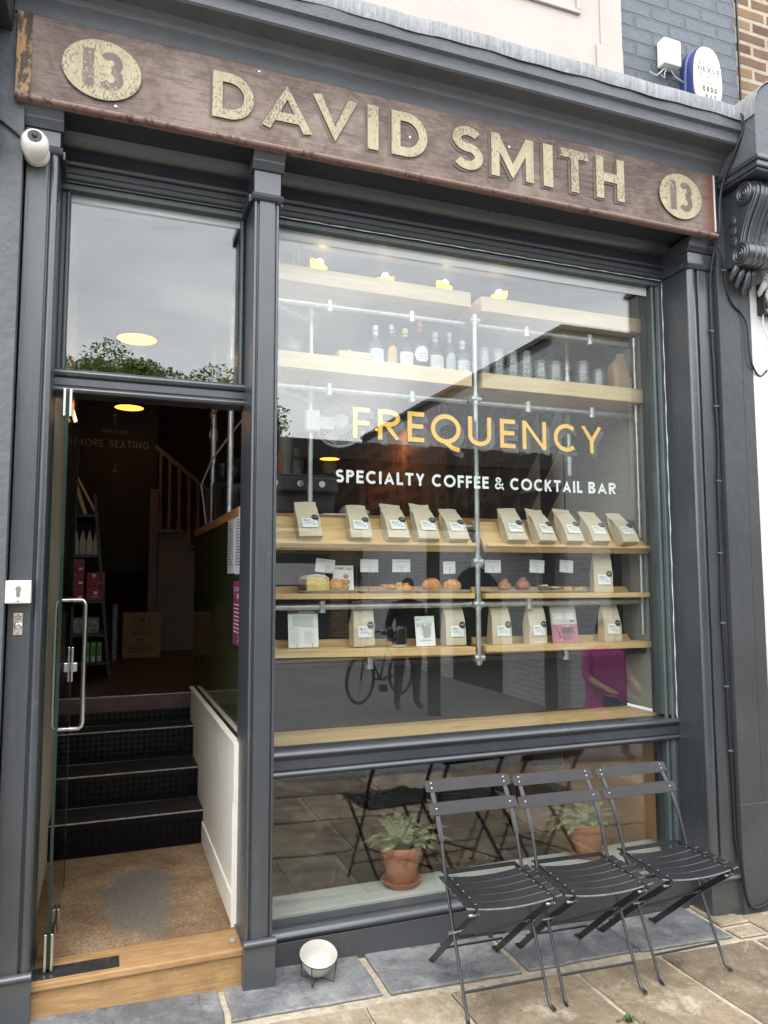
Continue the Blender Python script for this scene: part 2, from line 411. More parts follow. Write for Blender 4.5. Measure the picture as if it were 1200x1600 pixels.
class Ink:
    """painted lettering laid on a plane: org + u*x + v*y, lifted along n a hair per stroke"""
    def __init__(s, org, u, v, n): s.g = G(); s.o = Vector(org); s.u = Vector(u); s.v_ = Vector(v); s.n = Vector(n); s.k = 0
    def P(s, x, y, l): return s.o + s.u*x + s.v_*y + s.n*l
    def quadstrip(s, A, B, l, mi=0):
        vs = [s.P(p.x, p.y, l) for p in A] + [s.P(p.x, p.y, l) for p in B]; n = len(A)
        s.g.add(vs, [(i, i+1, n+i+1, n+i) for i in range(n-1)], mi)
    def stroke(s, pts, t, mi=0, lift=0.0, cl=None):
        s.k += 1; A, B = ribbon(pts, t)
        if cl: A, B = ([Vector((p.x, min(max(p.y, cl[0]), cl[1]))) for p in q] for q in (A, B))
        s.quadstrip(A, B, lift + 0.00006*s.k, mi)
    def shade(s, pts, t, dx, dy, mi=0, lift=0.0, cl=None):
        A, B = ribbon(pts, t)
        if cl: A, B = ([Vector((p.x, min(max(p.y, cl[0]), cl[1]))) for p in q] for q in (A, B))
        for i in range(len(A)-1):
            q = [A[i], A[i+1], B[i+1], B[i]]; allp = q + [p+Vector((dx, dy)) for p in q]
            allp = sorted([(p.x, p.y) for p in allp])
            def half(pp):
                h = []
                for p in pp:
                    while len(h) > 1 and (h[-1][0]-h[-2][0])*(p[1]-h[-2][1]) - (h[-1][1]-h[-2][1])*(p[0]-h[-2][0]) <= 0: h.pop()
                    h.append(p)
                return h
            hull = half(allp)[:-1] + half(allp[::-1])[:-1]
            s.k += 1; s.g.poly([s.P(x, y, lift + 0.00003*s.k) for x, y in hull], mi)
    def letter(s, ch, x, y, w, h, t, mi=0, lift=0.0, shade=None):
        """t: stroke in metres"""
        for pl in glyph(ch, w/h, t/h):
            pts = [(x+px*h, y+py*h) for px, py in pl]
            cl = (y, y+h) if ch in 'AVMNWYKRXZ' else None
            if shade: s.shade(pts, t, shade[0], shade[1], shade[2], lift, cl)
            else: s.stroke(pts, t, mi, lift, cl)
    def text(s, txt, x, y, h, t, mi=0, gap=0.22, width=None, lift=0.0):
        ws = [WID.get(c, .6)*h for c in txt]; g = gap*h
        if width:
            tot = sum(ws)+g*(len(ws)-1); k = width/tot; ws = [q*k for q in ws]; g *= k
        for c, wd in zip(txt, ws):
            if c != ' ': s.letter(c, x, y, wd, h, t*(.72 if c == '&' else 1), mi, lift)
            x += wd+g
        return x
    def disc(s, x, y, rx_, ry_, mi=0, n=32, rot=0.0):
        s.k += 1; c, q = math.cos(rot), math.sin(rot)
        s.g.poly([s.P(x+rx_*math.cos(2*PI*i/n)*c-ry_*math.sin(2*PI*i/n)*q, y+rx_*math.cos(2*PI*i/n)*q+ry_*math.sin(2*PI*i/n)*c, 0.00006*s.k) for i in range(n)], mi)
    def rect(s, x0, y0, x1, y1, mi=0):
        s.k += 1; s.g.poly([s.P(x, y, 0.00006*s.k) for x, y in ((x0, y0), (x1, y0), (x1, y1), (x0, y1))], mi)
    def shape(s, pts, mi=0):
        s.k += 1; s.g.poly([s.P(x, y, 0.00006*s.k) for x, y in pts], mi)
# ------------------------------------------------------------------ palette
DARK = (0.032, 0.038, 0.046)
M_paint = paint('dark_grey_gloss_paint', DARK, 0.36, 0.22, 2.2, 0.10, 45, dirt=(0.12, 0.13, 0.14), dirt_amt=0.30, bdist=0.003, streak=True, brush=1.0, foot=.35, spec=1.0)
M_paintb = paint('dark_grey_gloss_moulding', mul(DARK, 1.08), 0.30, 0.16, 3, 0.06, 60, dirt=(0.15, 0.16, 0.17), dirt_amt=0.32, brush=.35, foot=.3, spec=1.0)
M_pier = paint('dark_grey_painted_pier', (.042, .046, .050), 0.5, 0.2, 2.5, 0.5, 18, dirt=(.12, .125, .13), dirt_amt=.3, bdist=.006, streak=True, foot=.3)
M_render = paint('dark_grey_painted_render', (.088, .096, .106), 0.55, 0.18, 3, 0.9, 26, dirt=(0.19, 0.20, 0.21), dirt_amt=0.2, bdist=0.006)
M_gbrick = brick('dark_grey_painted_brick', (mul(DARK, 3.0), mul(DARK, 2.6)), mul(DARK, 2.1), 'Y', 0.24, 0.085, 0.012, 0.5, 1.0, var=0.25)
M_cream = paint('cream_stucco', (0.43, 0.39, 0.35), 0.75, 0.05, 2.5, 0.35, 20, dirt=(0.55, 0.48, 0.43), dirt_amt=0.35, bdist=0.006)
M_white = paint('white_stucco', (0.60, 0.59, 0.58), 0.7, 0.07, 2.5, 0.6, 22, dirt=(0.36, 0.35, 0.33), dirt_amt=0.5, streak=True, foot=.5)
M_stock = brick('yellow_stock_brick', ((0.30, 0.19, 0.095), (0.12, 0.065, 0.04)), (0.42, 0.36, 0.28), 'Y', 0.235, 0.078, 0.014, 0.9, 0.8)
def lead_mat():
    m, t, b = _mat('weathered_lead')
    n = _noise(t, _coord(t, (26, 26, 1.4)), 2.2, 8, 0.72, 0.3); n2 = _noise(t, _coord(t), 5, 6, 0.7)
    c = _ramp(t, n, [(0.30, (0.15, 0.155, 0.165)), (0.5, (0.25, 0.255, 0.265)), (0.70, (0.40, 0.405, 0.41))])
    c = _mix(t, _ramp(t, n2, [(0.5, 0), (0.75, 0.6)]), c, (0.20, 0.21, 0.23))
    t.links.new(c, b.inputs['Base Color']); b.inputs['Roughness'].default_value = 0.6; b.inputs['Metallic'].default_value = 0.15
    _bump(t, b, _noise(t, _coord(t), 8, 5), 0.7, 0.012); return m
M_lead = lead_mat()
M_bead = paint('green_grey_frame_paint', (0.060, 0.080, 0.082), 0.4, 0.14, 6, 0.15, 40, dirt=(0.25, 0.28, 0.27), dirt_amt=0.3, streak=True)
M_caulk = paint('pale_sealant', (0.62, 0.64, 0.62), 0.7, 0.2, 30)
M_pine = wood('pale_pine', (0.78, 0.57, 0.29), (0.62, 0.39, 0.16), 0, 0.5)
M_pinev = wood('pale_planed_pine', (0.74, 0.56, 0.31), (0.62, 0.42, 0.19), 0, 0.5, 0.7)
M_oak = wood('worn_oak_threshold', (0.48, 0.31, 0.145), (0.33, 0.18, 0.07), 0, 0.6, 1.3, True, 0.5, (0.14, 0.08, 0.04))
M_galv = paint('galvanised_steel', (0.52, 0.54, 0.54), 0.38, 0.22, 22, 0.1, 80, metal=0.75)
M_steel = paint('brushed_stainless_steel', (0.72, 0.71, 0.68), 0.22, 0.06, 20, metal=1.0)
M_blackm = paint('black_iron', (0.014, 0.014, 0.016), 0.45, 0.2, 14)
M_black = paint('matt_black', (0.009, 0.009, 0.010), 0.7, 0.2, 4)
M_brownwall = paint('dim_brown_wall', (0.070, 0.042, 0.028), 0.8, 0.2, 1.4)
M_tanwall = paint('warm_tan_wall', (0.50, 0.26, 0.11), 0.8, 0.2, 1.2)
M_greywall = paint('pale_grey_lining', (0.30, 0.30, 0.27), 0.7, 0.08, 3, 0.1)
M_floorb = wood('dark_floor_boards', (0.075, 0.036, 0.026), (0.028, 0.014, 0.011), 0, 0.35, 0.8, False, 0.3, (0.12, 0.08, 0.07))
M_paper = paint('white_paper', (0.82, 0.82, 0.80), 0.7, 0.02)
M_inkd = flat((0.03, 0.03, 0.03)); M_inkg = flat((0.30, 0.30, 0.31))
M_glass = pane_glass('shop_window_glass', 0.095, ripple=.05)
M_doorglass = pane_glass('toughened_door_glass', 0.05, (0.80, 0.86, 0.82))
M_whitep = paint('white_plastic', (0.78, 0.77, 0.72), 0.35, 0.03, 4, dirt=(0.5, 0.48, 0.42), dirt_amt=0.3)
M_cord = paint('black_rubber_cable', (0.010, 0.010, 0.011), 0.5, 0.1)
YG = 0.26                                           # outer face of the shop glass

# ------------------------------------------------------------------ ground
def slab_mat(name, ramp, rough, bs_):
    m, t, b = _mat(name)
    a = t.nodes.new('ShaderNodeAttribute'); a.attribute_name = 'tone'
    v = _coord(t)
    n = _noise(t, v, 3.2, 9, 0.68, 0.8); n2 = _noise(t, v, 26, 6, 0.75)
    mx = _math(t, 'ADD', _math(t, 'MULTIPLY', n, 0.75), _math(t, 'ADD', _math(t, 'MULTIPLY', n2, 0.22), _math(t, 'MULTIPLY', a.outputs['Fac'], 0.46)))
    c = _ramp(t, mx, ramp)
    sp = _ramp(t, _noise(t, _coord(t, loc=(4, 9, 1)), 60, 3, 0.8), [(0.60, 0.0), (0.68, 0.6)])
    c = _mix(t, sp, c, (0.50, 0.47, 0.42))
    c = _mix(t, _ramp(t, _noise(t, _coord(t, loc=(8, 2, 7)), 38, 5, 0.85), [(0.55, 0.0), (0.66, 0.55)]), c, mul(ramp[0][1], 0.7))
    gm = _ramp(t, _noise(t, _coord(t, loc=(6, 1, 3)), 13, 2, .5), [(.70, 0.), (.715, .55)])
    c = _mix(t, gm, c, mul(ramp[0][1], .6))
    c = _mix(t, _ramp(t, _noise(t, _coord(t, loc=(2, 8, 1)), 9, 8, .8, 1.), [(.50, 0.), (.62, .5)]), c, mul(ramp[1][1], .62))
    li = _ramp(t, _noise(t, _coord(t, loc=(3, 3, 6)), 3.6, 10, .74, .6), [(.54, 0.), (.62, .6)])
    c = _mix(t, li, c, mul(ramp[-1][1], 1.02))
    cv = t.nodes.new('ShaderNodeTexVoronoi'); cv.feature = 'DISTANCE_TO_EDGE'; cv.inputs['Scale'].default_value = 1.3
    wv = t.nodes.new('ShaderNodeMix'); wv.data_type = 'VECTOR'; wv.inputs[0].default_value = .22; t.links.new(v, wv.inputs[4]); nzc = t.nodes.new('ShaderNodeTexNoise'); nzc.inputs['Scale'].default_value = 5; t.links.new(v, nzc.inputs['Vector']); t.links.new(nzc.outputs['Color'], wv.inputs[5]); t.links.new(wv.outputs[1], cv.inputs['Vector'])
    c = _mix(t, _ramp(t, cv.outputs['Distance'], [(.0, .45), (.004, 0.)]), c, mul(ramp[0][1], .35))
    st = _ramp(t, _noise(t, _coord(t, loc=(1, 3, 8)), 1.7, 7, 0.7, 1.5), [(0.48, 0.0), (0.66, 0.62)])
    c = _mix(t, st, c, mul(ramp[0][1], 0.9))
    t.links.new(c, b.inputs['Base Color']); b.inputs['Roughness'].default_value = rough
    _bump(t, b, _math(t, 'ADD', n, _math(t, 'MULTIPLY', n2, 0.6)), 0.9, 0.012); return m
M_slate = slab_mat('blue_grey_slate', [(0.32, (0.075, 0.079, 0.086)), (0.50, (0.155, 0.160, 0.170)), (0.72, (0.32, 0.32, 0.32))], 0.62, 30)
M_york = slab_mat('buff_york_stone', [(0.26, (0.12, 0.090, 0.058)), (0.45, (0.275, 0.215, 0.140)), (0.62, (0.40, 0.325, 0.225)), (0.80, (0.54, 0.475, 0.37))], 0.8, 30)
M_mortar = paint('gritty_mortar', (0.46, 0.40, 0.31), 0.95, 0.3, 30, 0.9, 120, bdist=0.006, dirt=(0.13, 0.11, 0.08), dirt_amt=0.8)
M_asph = paint('worn_asphalt', (0.21, 0.212, 0.216), 0.8, 0.25, 2.2, 0.6, 130, dirt=(0.19, 0.185, 0.18), dirt_amt=0.6)
def sheet(x0, x1, y0, y1, dz, nx=24):
    g = G()
    for i in range(nx):
        a = x0+(x1-x0)*i/nx; b = x0+(x1-x0)*(i+1)/nx
        g.add([(a, y0, zg(a)+dz), (b, y0, zg(b)+dz), (b, y1, zg(b)+dz), (a, y1, zg(a)+dz)], [(0, 1, 2, 3)])
    return g
struct(sheet(-60, 70, -120, 60, -0.16, 130).build('ground', M_asph))
struct(sheet(-8, 14, -15.2, -2.62, -0.10, 44).build('road', M_asph))
g = G()
def slabs(g, cells, tones, rnd, th=0.03):
    for (xa, xb, ya, yb), tn in zip(cells, tones):
        n0 = len(g.f)
        j = lambda: rnd.uniform(-.012, .012)
        dz = rnd.uniform(-.003, .003); s = rnd.uniform(-.003, .003)
        P = [(xa+j(), ya+j()), (xb+j(), ya+j()), (xb+j(), yb+j()), (xa+j(), yb+j())]
        # broken outline: extra points along the edges, chamfered top
        ring = []
        for k in range(4):
            a, b = Vector(P[k]), Vector(P[(k+1) % 4]); m = max(2, int((b-a).length/0.07)); nn = Vector((-(b-a).y, (b-a).x)).normalized()
            for q in range(m):
                p = a.lerp(b, q/m) + (nn*rnd.uniform(-.003, .007) if q else nn*0.004); ring.append(p)
        c = sum(ring, Vector((0, 0)))/len(ring); m = len(ring)
        low = [(p.x, p.y, zg(p.x)-th) for p in ring]; mid = [(p.x, p.y, zg(p.x)-0.006+dz) for p in ring]
        top = [(c.x+(p.x-c.x)*(1-.008/max(.05, (p-c).length)), c.y+(p.y-c.y)*(1-.008/max(.05, (p-c).length)), zg(p.x)+dz+s*(p.x-c.x)) for p in ring]
        fs = [(k, (k+1) % m, m+(k+1) % m, m+k) for k in range(m)] + [(m+k, m+(k+1) % m, 2*m+(k+1) % m, 2*m+k) for k in range(m)] + [tuple(range(2*m, 3*m))]
        g.add(low+mid+top, fs); g.at += [tn]*(len(g.f)-n0)
        for q in range(m): g.m[n0+q] = 1
def set_tone(o, at):
    a = o.data.attributes.new('tone', 'FLOAT', 'FACE')
    # face order is kept by from_pydata; fall back silently if validation changed it
    if len(at) == len(o.data.polygons): a.data.foreach_set('value', at)
rnd = random.Random(5)
cells = []; x = -1.9; widths = [1.02, 1.38, .645, .64, .62, .56]
for wd in widths:
    cells.append((x, x+wd-.018, -0.205, 0.165)); x += wd
x_end = x
slabs(g, cells, [rnd.uniform(-.25, .25) for _ in cells], rnd)
M_joint = paint('joint_dirt', (.14, .115, .085), .95, .3, 40)
o = g.build('slate_paving', [M_slate, M_joint]); struct(o); set_tone(o, g.at)
g = G(); cells = []; tones = []
rx_ = x_end
for wd, ya_ in ((.20, -.12), (.31, -.02), (.17, -.09), (.42, -.05), (.5, -.1), (.6, -.06), (.7, -.1), (.8, -.04)):
    cells.append((rx_, rx_+wd-.02, -0.245, ya_-.015)); tones.append(rnd.uniform(-.3, .4)); cells.append((rx_+.01, rx_+wd-.012, ya_+.008, .16)); tones.append(rnd.uniform(-.3, .4)); rx_ += wd
rows = [(-0.86, -0.262, [1.2, .98, .34, .50, .36, .62, .46, .56, .7, .7, .6, .8]), (-1.50, -0.885, [.7, .8, .9, .62, .72, .55, .8, .6, .8, .7]), (-2.12, -1.525, [.9, .6, .8, .7, .9, .6, .7, .8, .9]), (-2.6, -2.145, [.8, .9, .7, .8, .7, .9, .8, .8, .8])]
for k, (ya, yb, ws) in enumerate(rows):
    x = -2.0 - .21*k
    for i, wd in enumerate(ws):
        ex = 0
        cells.append((x, x+wd-.022, ya, yb)); tones.append(rnd.uniform(-.45, .4)); x += wd
slabs(g, cells, tones, rnd)
o = g.build('paving', [M_york, M_joint]); struct(o); set_tone(o, g.at)
struct(sheet(-8, 14, -2.62, 0.17, -0.012, 44).build('pavement', M_mortar))
kb = G()
for i in range(22):
    a = -8+i; z0 = zg(a); z1 = zg(a+1)
    kb.hexa([(a, -2.76, z0-.2), (a+.985, -2.76, z1-.2), (a+.985, -2.62, z1-.2), (a, -2.62, z0-.2), (a, -2.76, z0-.004), (a+.985, -2.76, z1-.004), (a+.985, -2.62, z1-.004), (a, -2.62, z0-.004)])
struct(kb.build('kerb', M_slate, bevel=0.012))
# weeds in the paving joints
M_weed = paint('weed_green', (0.05, 0.10, 0.02), 0.7, 0.3, 40)
g = G()
for cx, cy, n in ((1.955, -0.66, 60), (2.0, -0.735, 40), (0.36, -0.235, 50), (0.40, -0.245, 30)):
    for _ in range(n):
        p = Vector((cx+random.gauss(0, .014), cy+random.gauss(0, .012), zg(cx)-.006)); a = random.uniform(0, 6.28); l = random.uniform(.008, .022)
        d = Vector((math.cos(a), math.sin(a), random.uniform(.3, 1.2)))*l; q = Vector((-math.sin(a), math.cos(a), 0))*l*.35
        g.add([p, p+d*.6+q, p+d, p+d*.6-q], [(0, 1, 2, 3)])
o = g.build('weeds', M_weed); stuff(o); tag(o, 'small green weeds growing in the joints between paving slabs', 'weeds')

# ------------------------------------------------------------------ shop building
SHOP = thing('shop_building', 'dark grey painted shopfront with raised doorway, tall display window and deep cornice', 'shop', (1.4, 0.26, 0.0))
def S(name, g, mats, parent=None, **k): return g.build(name, mats, parent or SHOP, **k)
def bead(g, x, y, z0, z1, r=.012, mi=0, n=10): g.tube([(x, y, z0), (x, y, z1)], r, n, mi)
def hbead(g, x0, x1, y, z, r, sy=1.0, mi=0):
    g.ext([(y+r*sy*math.cos(2*PI*k/12), z+r*math.sin(2*PI*k/12)) for k in range(12)], 0, x0, x1, mi)
# left pilaster
def pilaster(xa, xb, groove_lo, groove_hi, y1, zbot, ztop=3.40, cap=(3.40, 3.575), label=None, basew=.02, ret=True):
    g = G()
    g.box(xa, xb, 0.014, y1, zbot, ztop+.03)
    g.box(groove_lo, groove_hi, 0.0, 0.0135, zbot+.17, ztop)
    p = S('pilaster', g, M_paint, bevel=0.003)
    if label: p['label'] = label
    b = G()
    for lo, hi in ((xa, groove_lo-.006), (groove_hi+.006, xb)):
        if hi-lo > .008:
            r = (hi-lo)/2; b.ext([((lo+hi)/2+r*math.cos(2*PI*k/14), .014+min(r, .016)*math.sin(2*PI*k/14)) for k in range(14)], 2, zbot+.18, ztop)
    if b.v: S('bead_moulding', b, M_paintb, p, smooth=40)
    c = G(); zc0, zc1 = cap
    c.box(xa-.002, xb+.002, -.003, y1, zc0, zc1)
    hbead(c, xa-.013, xb+.013, .004, zc0+.018, .018, 1.3)
    c.ext([(-.012, zc1-.075), (-.020, zc1-.062), (-.028, zc1-.052), (-.030, zc1-.038), (-.045, zc1-.025), (-.052, zc1-.002), (.05, zc1-.002), (.05, zc1-.075)], 0, xa-.014, xb+.014)
    for xs, sg in ((xa-.004, -1), (xb+.004, 1)):                    # mouldings returning along the sides
        if ret: c.box(min(xs, xs+sg*.016), max(xs, xs+sg*.016), .03, y1, zc0+.004, zc0+.036)
    S('capital', c, M_paintb, p, smooth=35)
    q = G(); q.box(xa-basew*.4, xb+basew*.4, -.016, y1, zbot-.02, zbot+.165)
    hbead(q, xa-basew*.5, xb+basew*.5, -.012, zbot+.178, .015, 1.3)
    S('plinth_block', q, M_paintb, p, smooth=40, bevel=0.002)
    return p
pilaster(-.345, -.222, -.345, -.262, .30, .02, label='left door pilaster')
pilaster(.583, .698, .606, .676, .27, -.003, ztop=3.36, cap=(3.36, 3.575), label='slim pilaster between door and window')
pilaster(3.028, 3.195, 3.094, 3.195, .42, -.09, cap=(3.40, 3.575), label='right window pilaster', basew=.05)
# rendered piers each side
g = G(); g.box(-1.6, -.352, -.055, .5, -.12, 4.5); S('pier', g, M_render)['label'] = 'rough rendered left pier'
g = G(); g.box(3.186, 3.2085, .004, .5, -.2, 3.6); g.box(3.206, 3.36, -.034, .5, -.2, 4.0); g.box(3.366, 3.448, -.028, .5, -.2, 4.0)
g.box(3.2035, 3.4465, -.038, .4, -.22, .46)
S('pier', g, M_pier, bevel=.004)['label'] = 'smooth painted right pier with sunk panel'
# head of the shopfront: soffit, lintel, mouldings
g = G(); g.box(-.36, 3.20, .205, .50, 3.40, 3.60); g.box(-.40, 3.215, -.05, .6, 3.60, 4.30)
S('fascia_beam', g, M_paint, bevel=.003)
g = G()
for xa, xb in ((-.222, .583), (.698, 3.028)):
    hbead(g, xa, xb, .205, 3.425, .018, 1.2)
    hbead(g, xa, xb, .200, 3.485, .015, 1.2)
    g.ext([(.19, 3.54), (.165, 3.555), (.15, 3.575), (.14, 3.598), (.204, 3.598), (.204, 3.54)], 0, xa, xb)
S('head_moulding', g, M_paintb, smooth=35)
# cornice
g = G()
g.ext([(-.052, 3.935), (-.066, 3.942), (-.070, 3.965), (-.082, 3.985), (-.100, 3.998), (-.104, 4.02), (-.125, 4.040), (-.205, 4.048), (-.214, 4.056), (-.212, 4.098), (-.216, 4.108), (-.236, 4.118), (-.238, 4.178), (.0, 4.24), (-.0, 3.935)], 0, -.40, 3.218)
S('cornice', g, M_render, smooth=25)
g = G(); n = 120
for i in range(n):                                                   # dressed lead, slightly wavy lower edge, one lap joint
    pr = []
    for x in (-.40+3.62*i/n, -.40+3.62*(i+1)/n):
        wv = .004*math.sin(x*9)+.003*math.sin(x*23+1); lap = .004 if x > 1.35 else 0
        pr.append([(x, -.243-lap+wv*.4, 4.170+wv), (x, -.250-lap+wv*.3, 4.205), (x, -.246-lap, 4.243+wv*.5), (x, -.21, 4.258), (x, .02, 4.30)])
    g.add(pr[0]+pr[1], [(k, k+1, 6+k, 5+k) for k in range(4)])
S('lead_flashing', g, M_lead, smooth=40)
# console block with a rounded lead top, and its corbel
def console(xa, xb, par, mat=M_render, mb=M_paintb, lead=True):
    g = G(); pr = [(xa, 3.915)]
    n = 14; cx = xb; r = xb-xa
    top = [(cx - r*1.0*math.cos(PI*k/n), 4.20+ r*.85*math.sin(PI*k/n)) for k in range(n//2+1)]
    prof = [(xa, 3.93)] + top + [(xb+r*.0, 3.93)]
    g.ext(prof, 1, -.325, .05)
    c = g.build('console_block', mat, par, bevel=.004); 
    m = G(); m.box(xa-.012, xb+.004, -.345, .05, 3.905, 3.932); m.box(xa-.004, xb+.002, -.332, .05, 3.872, 3.905); m.box(xa+.006, xb, -.318, .05, 3.856, 3.872)
    m.build('block_moulding', mb, c, bevel=.006)
    if lead:
        l = G(); out = [(p[0]-.006*(1 if p[0] < cx-.01 else 0), p[1]+.008) for p in top]
        out = [(xa-.008, 4.165)] + out
        for a, b in zip(out[:-1], out[1:]):
            l.hexa([(a[0], -.333, a[1]-.006), (b[0]+.0005, -.333, b[1]-.006), (b[0]+.0005, .05, b[1]-.006), (a[0], .05, a[1]-.006), (a[0], -.333, a[1]), (b[0]+.0005, -.333, b[1]), (b[0]+.0005, .05, b[1]), (a[0], .05, a[1])])
        l.build('lead_cap', M_lead, c, smooth=50)
    return c
console(3.222, 3.45, SHOP)
console(-.66, -.405, SHOP)
def corbel(xa, xb, yb, zt, par, mat, k=1.0):
    """scrolled bracket: side outline (y, z) extruded, spiral ends, ribs and a leaf below"""
    g = G(); W = xb-xa
    side = [(0, 0), (-.17, -.0), (-.205, -.02), (-.222, -.055), (-.218, -.095), (-.195, -.135), (-.165, -.18), (-.14, -.23), (-.12, -.28), (-.108, -.33), (-.108, -.36), (-.12, -.38), (-.05, -.44), (0, -.44)]
    side = [(yb+y*k, zt+z*k) for y, z in side]
    g.ext(side, 0, xa, xb)
    b = g.build('corbel', mat, par, smooth=50, bevel=.004)
    r = G()
    face = side[1:12]
    for fx, rr in ((.12, .010), (.32, .014), (.5, .012), (.68, .014), (.88, .010)):
        r.tube([(xa+W*fx, y-.002, z) for y, z in face], rr*k, 8)
    r.build('rib', mat, b, smooth=60)
    for cy_, cz, r0, ex in ((yb-.155*k, zt-.062*k, .062*k, .012), (yb-.118*k, zt-.395*k, .066*k, .018)):
        s = G(); s.ext([(cy_+r0*math.cos(2*PI*i/26), cz+r0*math.sin(2*PI*i/26)) for i in range(26)], 0, xa-ex, xb+ex)
        for fx in (.25, .5, .75): s.torus((xa+W*fx, cy_, cz), r0, .007*k, 26, 6, 0, ry(PI/2))
        for sx in (xa-ex, xb+ex):
            sp = [(sx, cy_+r0*(.92-.80*i/44)*math.cos(i*.42+1), cz+r0*(.92-.80*i/44)*math.sin(i*.42+1)) for i in range(45)]
            s.tube(sp, .0075*k, 6)
            s.ball((sx, cy_, cz), (.012*k, .012*k, .012*k), 8)
        s.build('scroll', mat, b, smooth=50)
    zl = zt-.445*k
    for i, (fx, dz, ln) in enumerate(((.5, 0, .15), (.26, .005, .12), (.74, .005, .12), (.06, .015, .09), (.94, .015, .09))):
        l = G(); P = [(xa+W*fx+(fx-.5)*.05*math.sin(u*2.2), yb-.07*k+.06*u*k-.028*math.sin(u*PI)*k-(.02 if u > .9 else 0), zl+dz-ln*u*k) for u in (0, .2, .4, .6, .8, .95, 1)]
        l.tube(P, [W*.10, W*.125, W*.13, W*.115, W*.085, W*.06, W*.02], 10)
        l.tube([(x, y-W*.10, z) for x, y, z in P[:6]], [.006, .007, .007, .006, .005, .003], 6); l.build('leaf', mat, b, smooth=60)
    for zz in (.30, .24, .18):
        for sx in (xa-.004, xb+.004):
            l = G(); l.ball((sx, yb-.06*k, zt-zz*k), (.006, .028*k, .03*k), 8); l.build('leaf', mat, b, smooth=60)
    return b
corbel(3.275, 3.425, -.034, 3.853, SHOP, M_paintb)
corbel(-.64, -.46, -.055, 3.853, SHOP, M_paintb)
# upper storey: cream panel, painted brick
g = G(); g.box(-3.0, 2.60, -.03, .3, 4.30, 7.5)
p = S('upper_wall', g, M_cream)
g = G()
def moul(g, x0, x1, z0, z1, w, y0, y1):
    g.box(x0, x1, y0, y1, z0, z0+w); g.box(x0, x1, y0, y1, z1-w, z1); g.box(x0, x0+w, y0, y1, z0+w+.0005, z1-w-.0005); g.box(x1-w, x1, y0, y1, z0+w+.0005, z1-w-.0005)
moul(g, .55, 2.325, 4.70, 6.4, .022, -.046, -.031)
g.box(2.425, 2.597, -.043, -.031, 4.31, 4.56); g.box(2.455, 2.597, -.038, -.031, 4.561, 7.4)
S('panel_moulding', g, M_cream, p, bevel=.004)
g = G(); g.box(2.60, 3.46, 0.0, .3, 4.0, 7.5); S('upper_wall', g, M_gbrick)['label'] = 'dark grey painted brickwork beside the cream panel'

# window frames and glass -------------------------------------------------
ZT = 3.40
def frame_box(name, bars, mats, lab=None, parent=None):
    g = G()
    for b in bars: g.box(*b)
    o = S(name, g, mats, parent, bevel=.003); 
    if lab: o['label'] = lab
    return o
# big display window
WX0, WX1 = .70, 2.955
f = frame_box('display_window', [(WX0-.005, 3.027, .215, .31, 3.372, 3.399), (2.962, 3.026, .235, .31, .90, 3.3715), (2.985, 3.027, .218, .2345, .90, 3.3715)], M_bead, 'tall display window with gold lettering')
g = G(); g.box(WX0-.01, 2.968, YG, YG+.009, .885, 3.376); S('pane', g, M_glass, f)
g = G(); bead(g, 2.972, .236, .885, 3.37, .012); bead(g, 3.004, .222, .885, 3.37, .010); hbead(g, WX0, 2.99, .236, 3.379, .008); hbead(g, WX0, 3.0, .222, 3.392, .008)
S('glazing_bead', g, M_bead, f, smooth=40)
g = G(); g.tube([(3.0275, .214+.002*math.sin(i*1.7), .86+i*.0635) for i in range(41)], [.0025+.0012*math.sin(i*2.3) for i in range(41)], 6); g.tube([(3.026-i*.06, .2035, 3.404+.0015*math.sin(i*2)) for i in range(39)], [.0018+.0008*math.sin(i*2.9) for i in range(39)], 6)
S('sealant', g, M_caulk, f)
M_film = tint_glass('pale_frosted_film', (.8, .82, .82), 0.02, (.80, .84, .85), .55)  # pale translucent strip along the top edge of the panes
g = G(); g.box(WX0-.004, 2.953, YG-.0016, YG-.0006, 3.322, 3.372); S('pale_strip', g, M_film, f)
# transom rail of the display (sill rail)
def rail(xa, xb, z0, z1, yf, name='rail', par=None, ret=0):
    g = G(); g.box(xa, xb, yf+.012, .32, z0, z1)
    hbead(g, xa, xb+ret, yf+.012, z1-.018, .019, 1.2); hbead(g, xa, xb+ret, yf+.012, z0+.014, .015, 1.2)
    g.box(xa, xb+ret, yf+.004, yf+.0115, z0+.034, z1-.044)
    return S(name, g, M_paintb, par, smooth=35)
rail(.698, 3.029, .767, .885, .205, 'sill_rail')
g = G(); g.box(3.0275, 3.036, .19, .27, .770, .882); S('rail_end', g, M_paintb, bevel=.004)
# low window to the basement
f2 = frame_box('basement_window', [(2.962, 3.026, .235, .31, .09, .7665), (2.985, 3.027, .218, .2345, .09, .7665), (WX0-.005, 2.962, .24, .31, .757, .7665)], M_bead, 'low basement window below the sill rail')
g = G(); g.box(WX0-.01, 2.968, YG, YG+.009, .085, .764); S('pane', g, M_glass, f2)
g = G(); bead(g, 2.972, .236, .09, .766, .012); bead(g, 3.004, .222, .09, .766, .010); S('glazing_bead', g, M_bead, f2, smooth=40)
# stall riser
g = G(); g.box(.69, 3.029, .13, .30, -.20, .090)
p = S('stall_riser', g, M_paint, bevel=.003)
g = G(); hbead(g, .698, 3.029, .160, .112, .025, 1.5); g.box(.698, 3.029, .19, .2595, .09, .1355)
S('sill_moulding', g, M_paintb, p, smooth=35)
M_sillw = paint('off_white_sill', (.56, .55, .50), .5, .05, 4, dirt=(.35, .35, .30), dirt_amt=.3)
g = G(); g.box(.60, 3.03, .270, .475, .118, .148); S('inner_sill', g, M_sillw, p, bevel=.004)
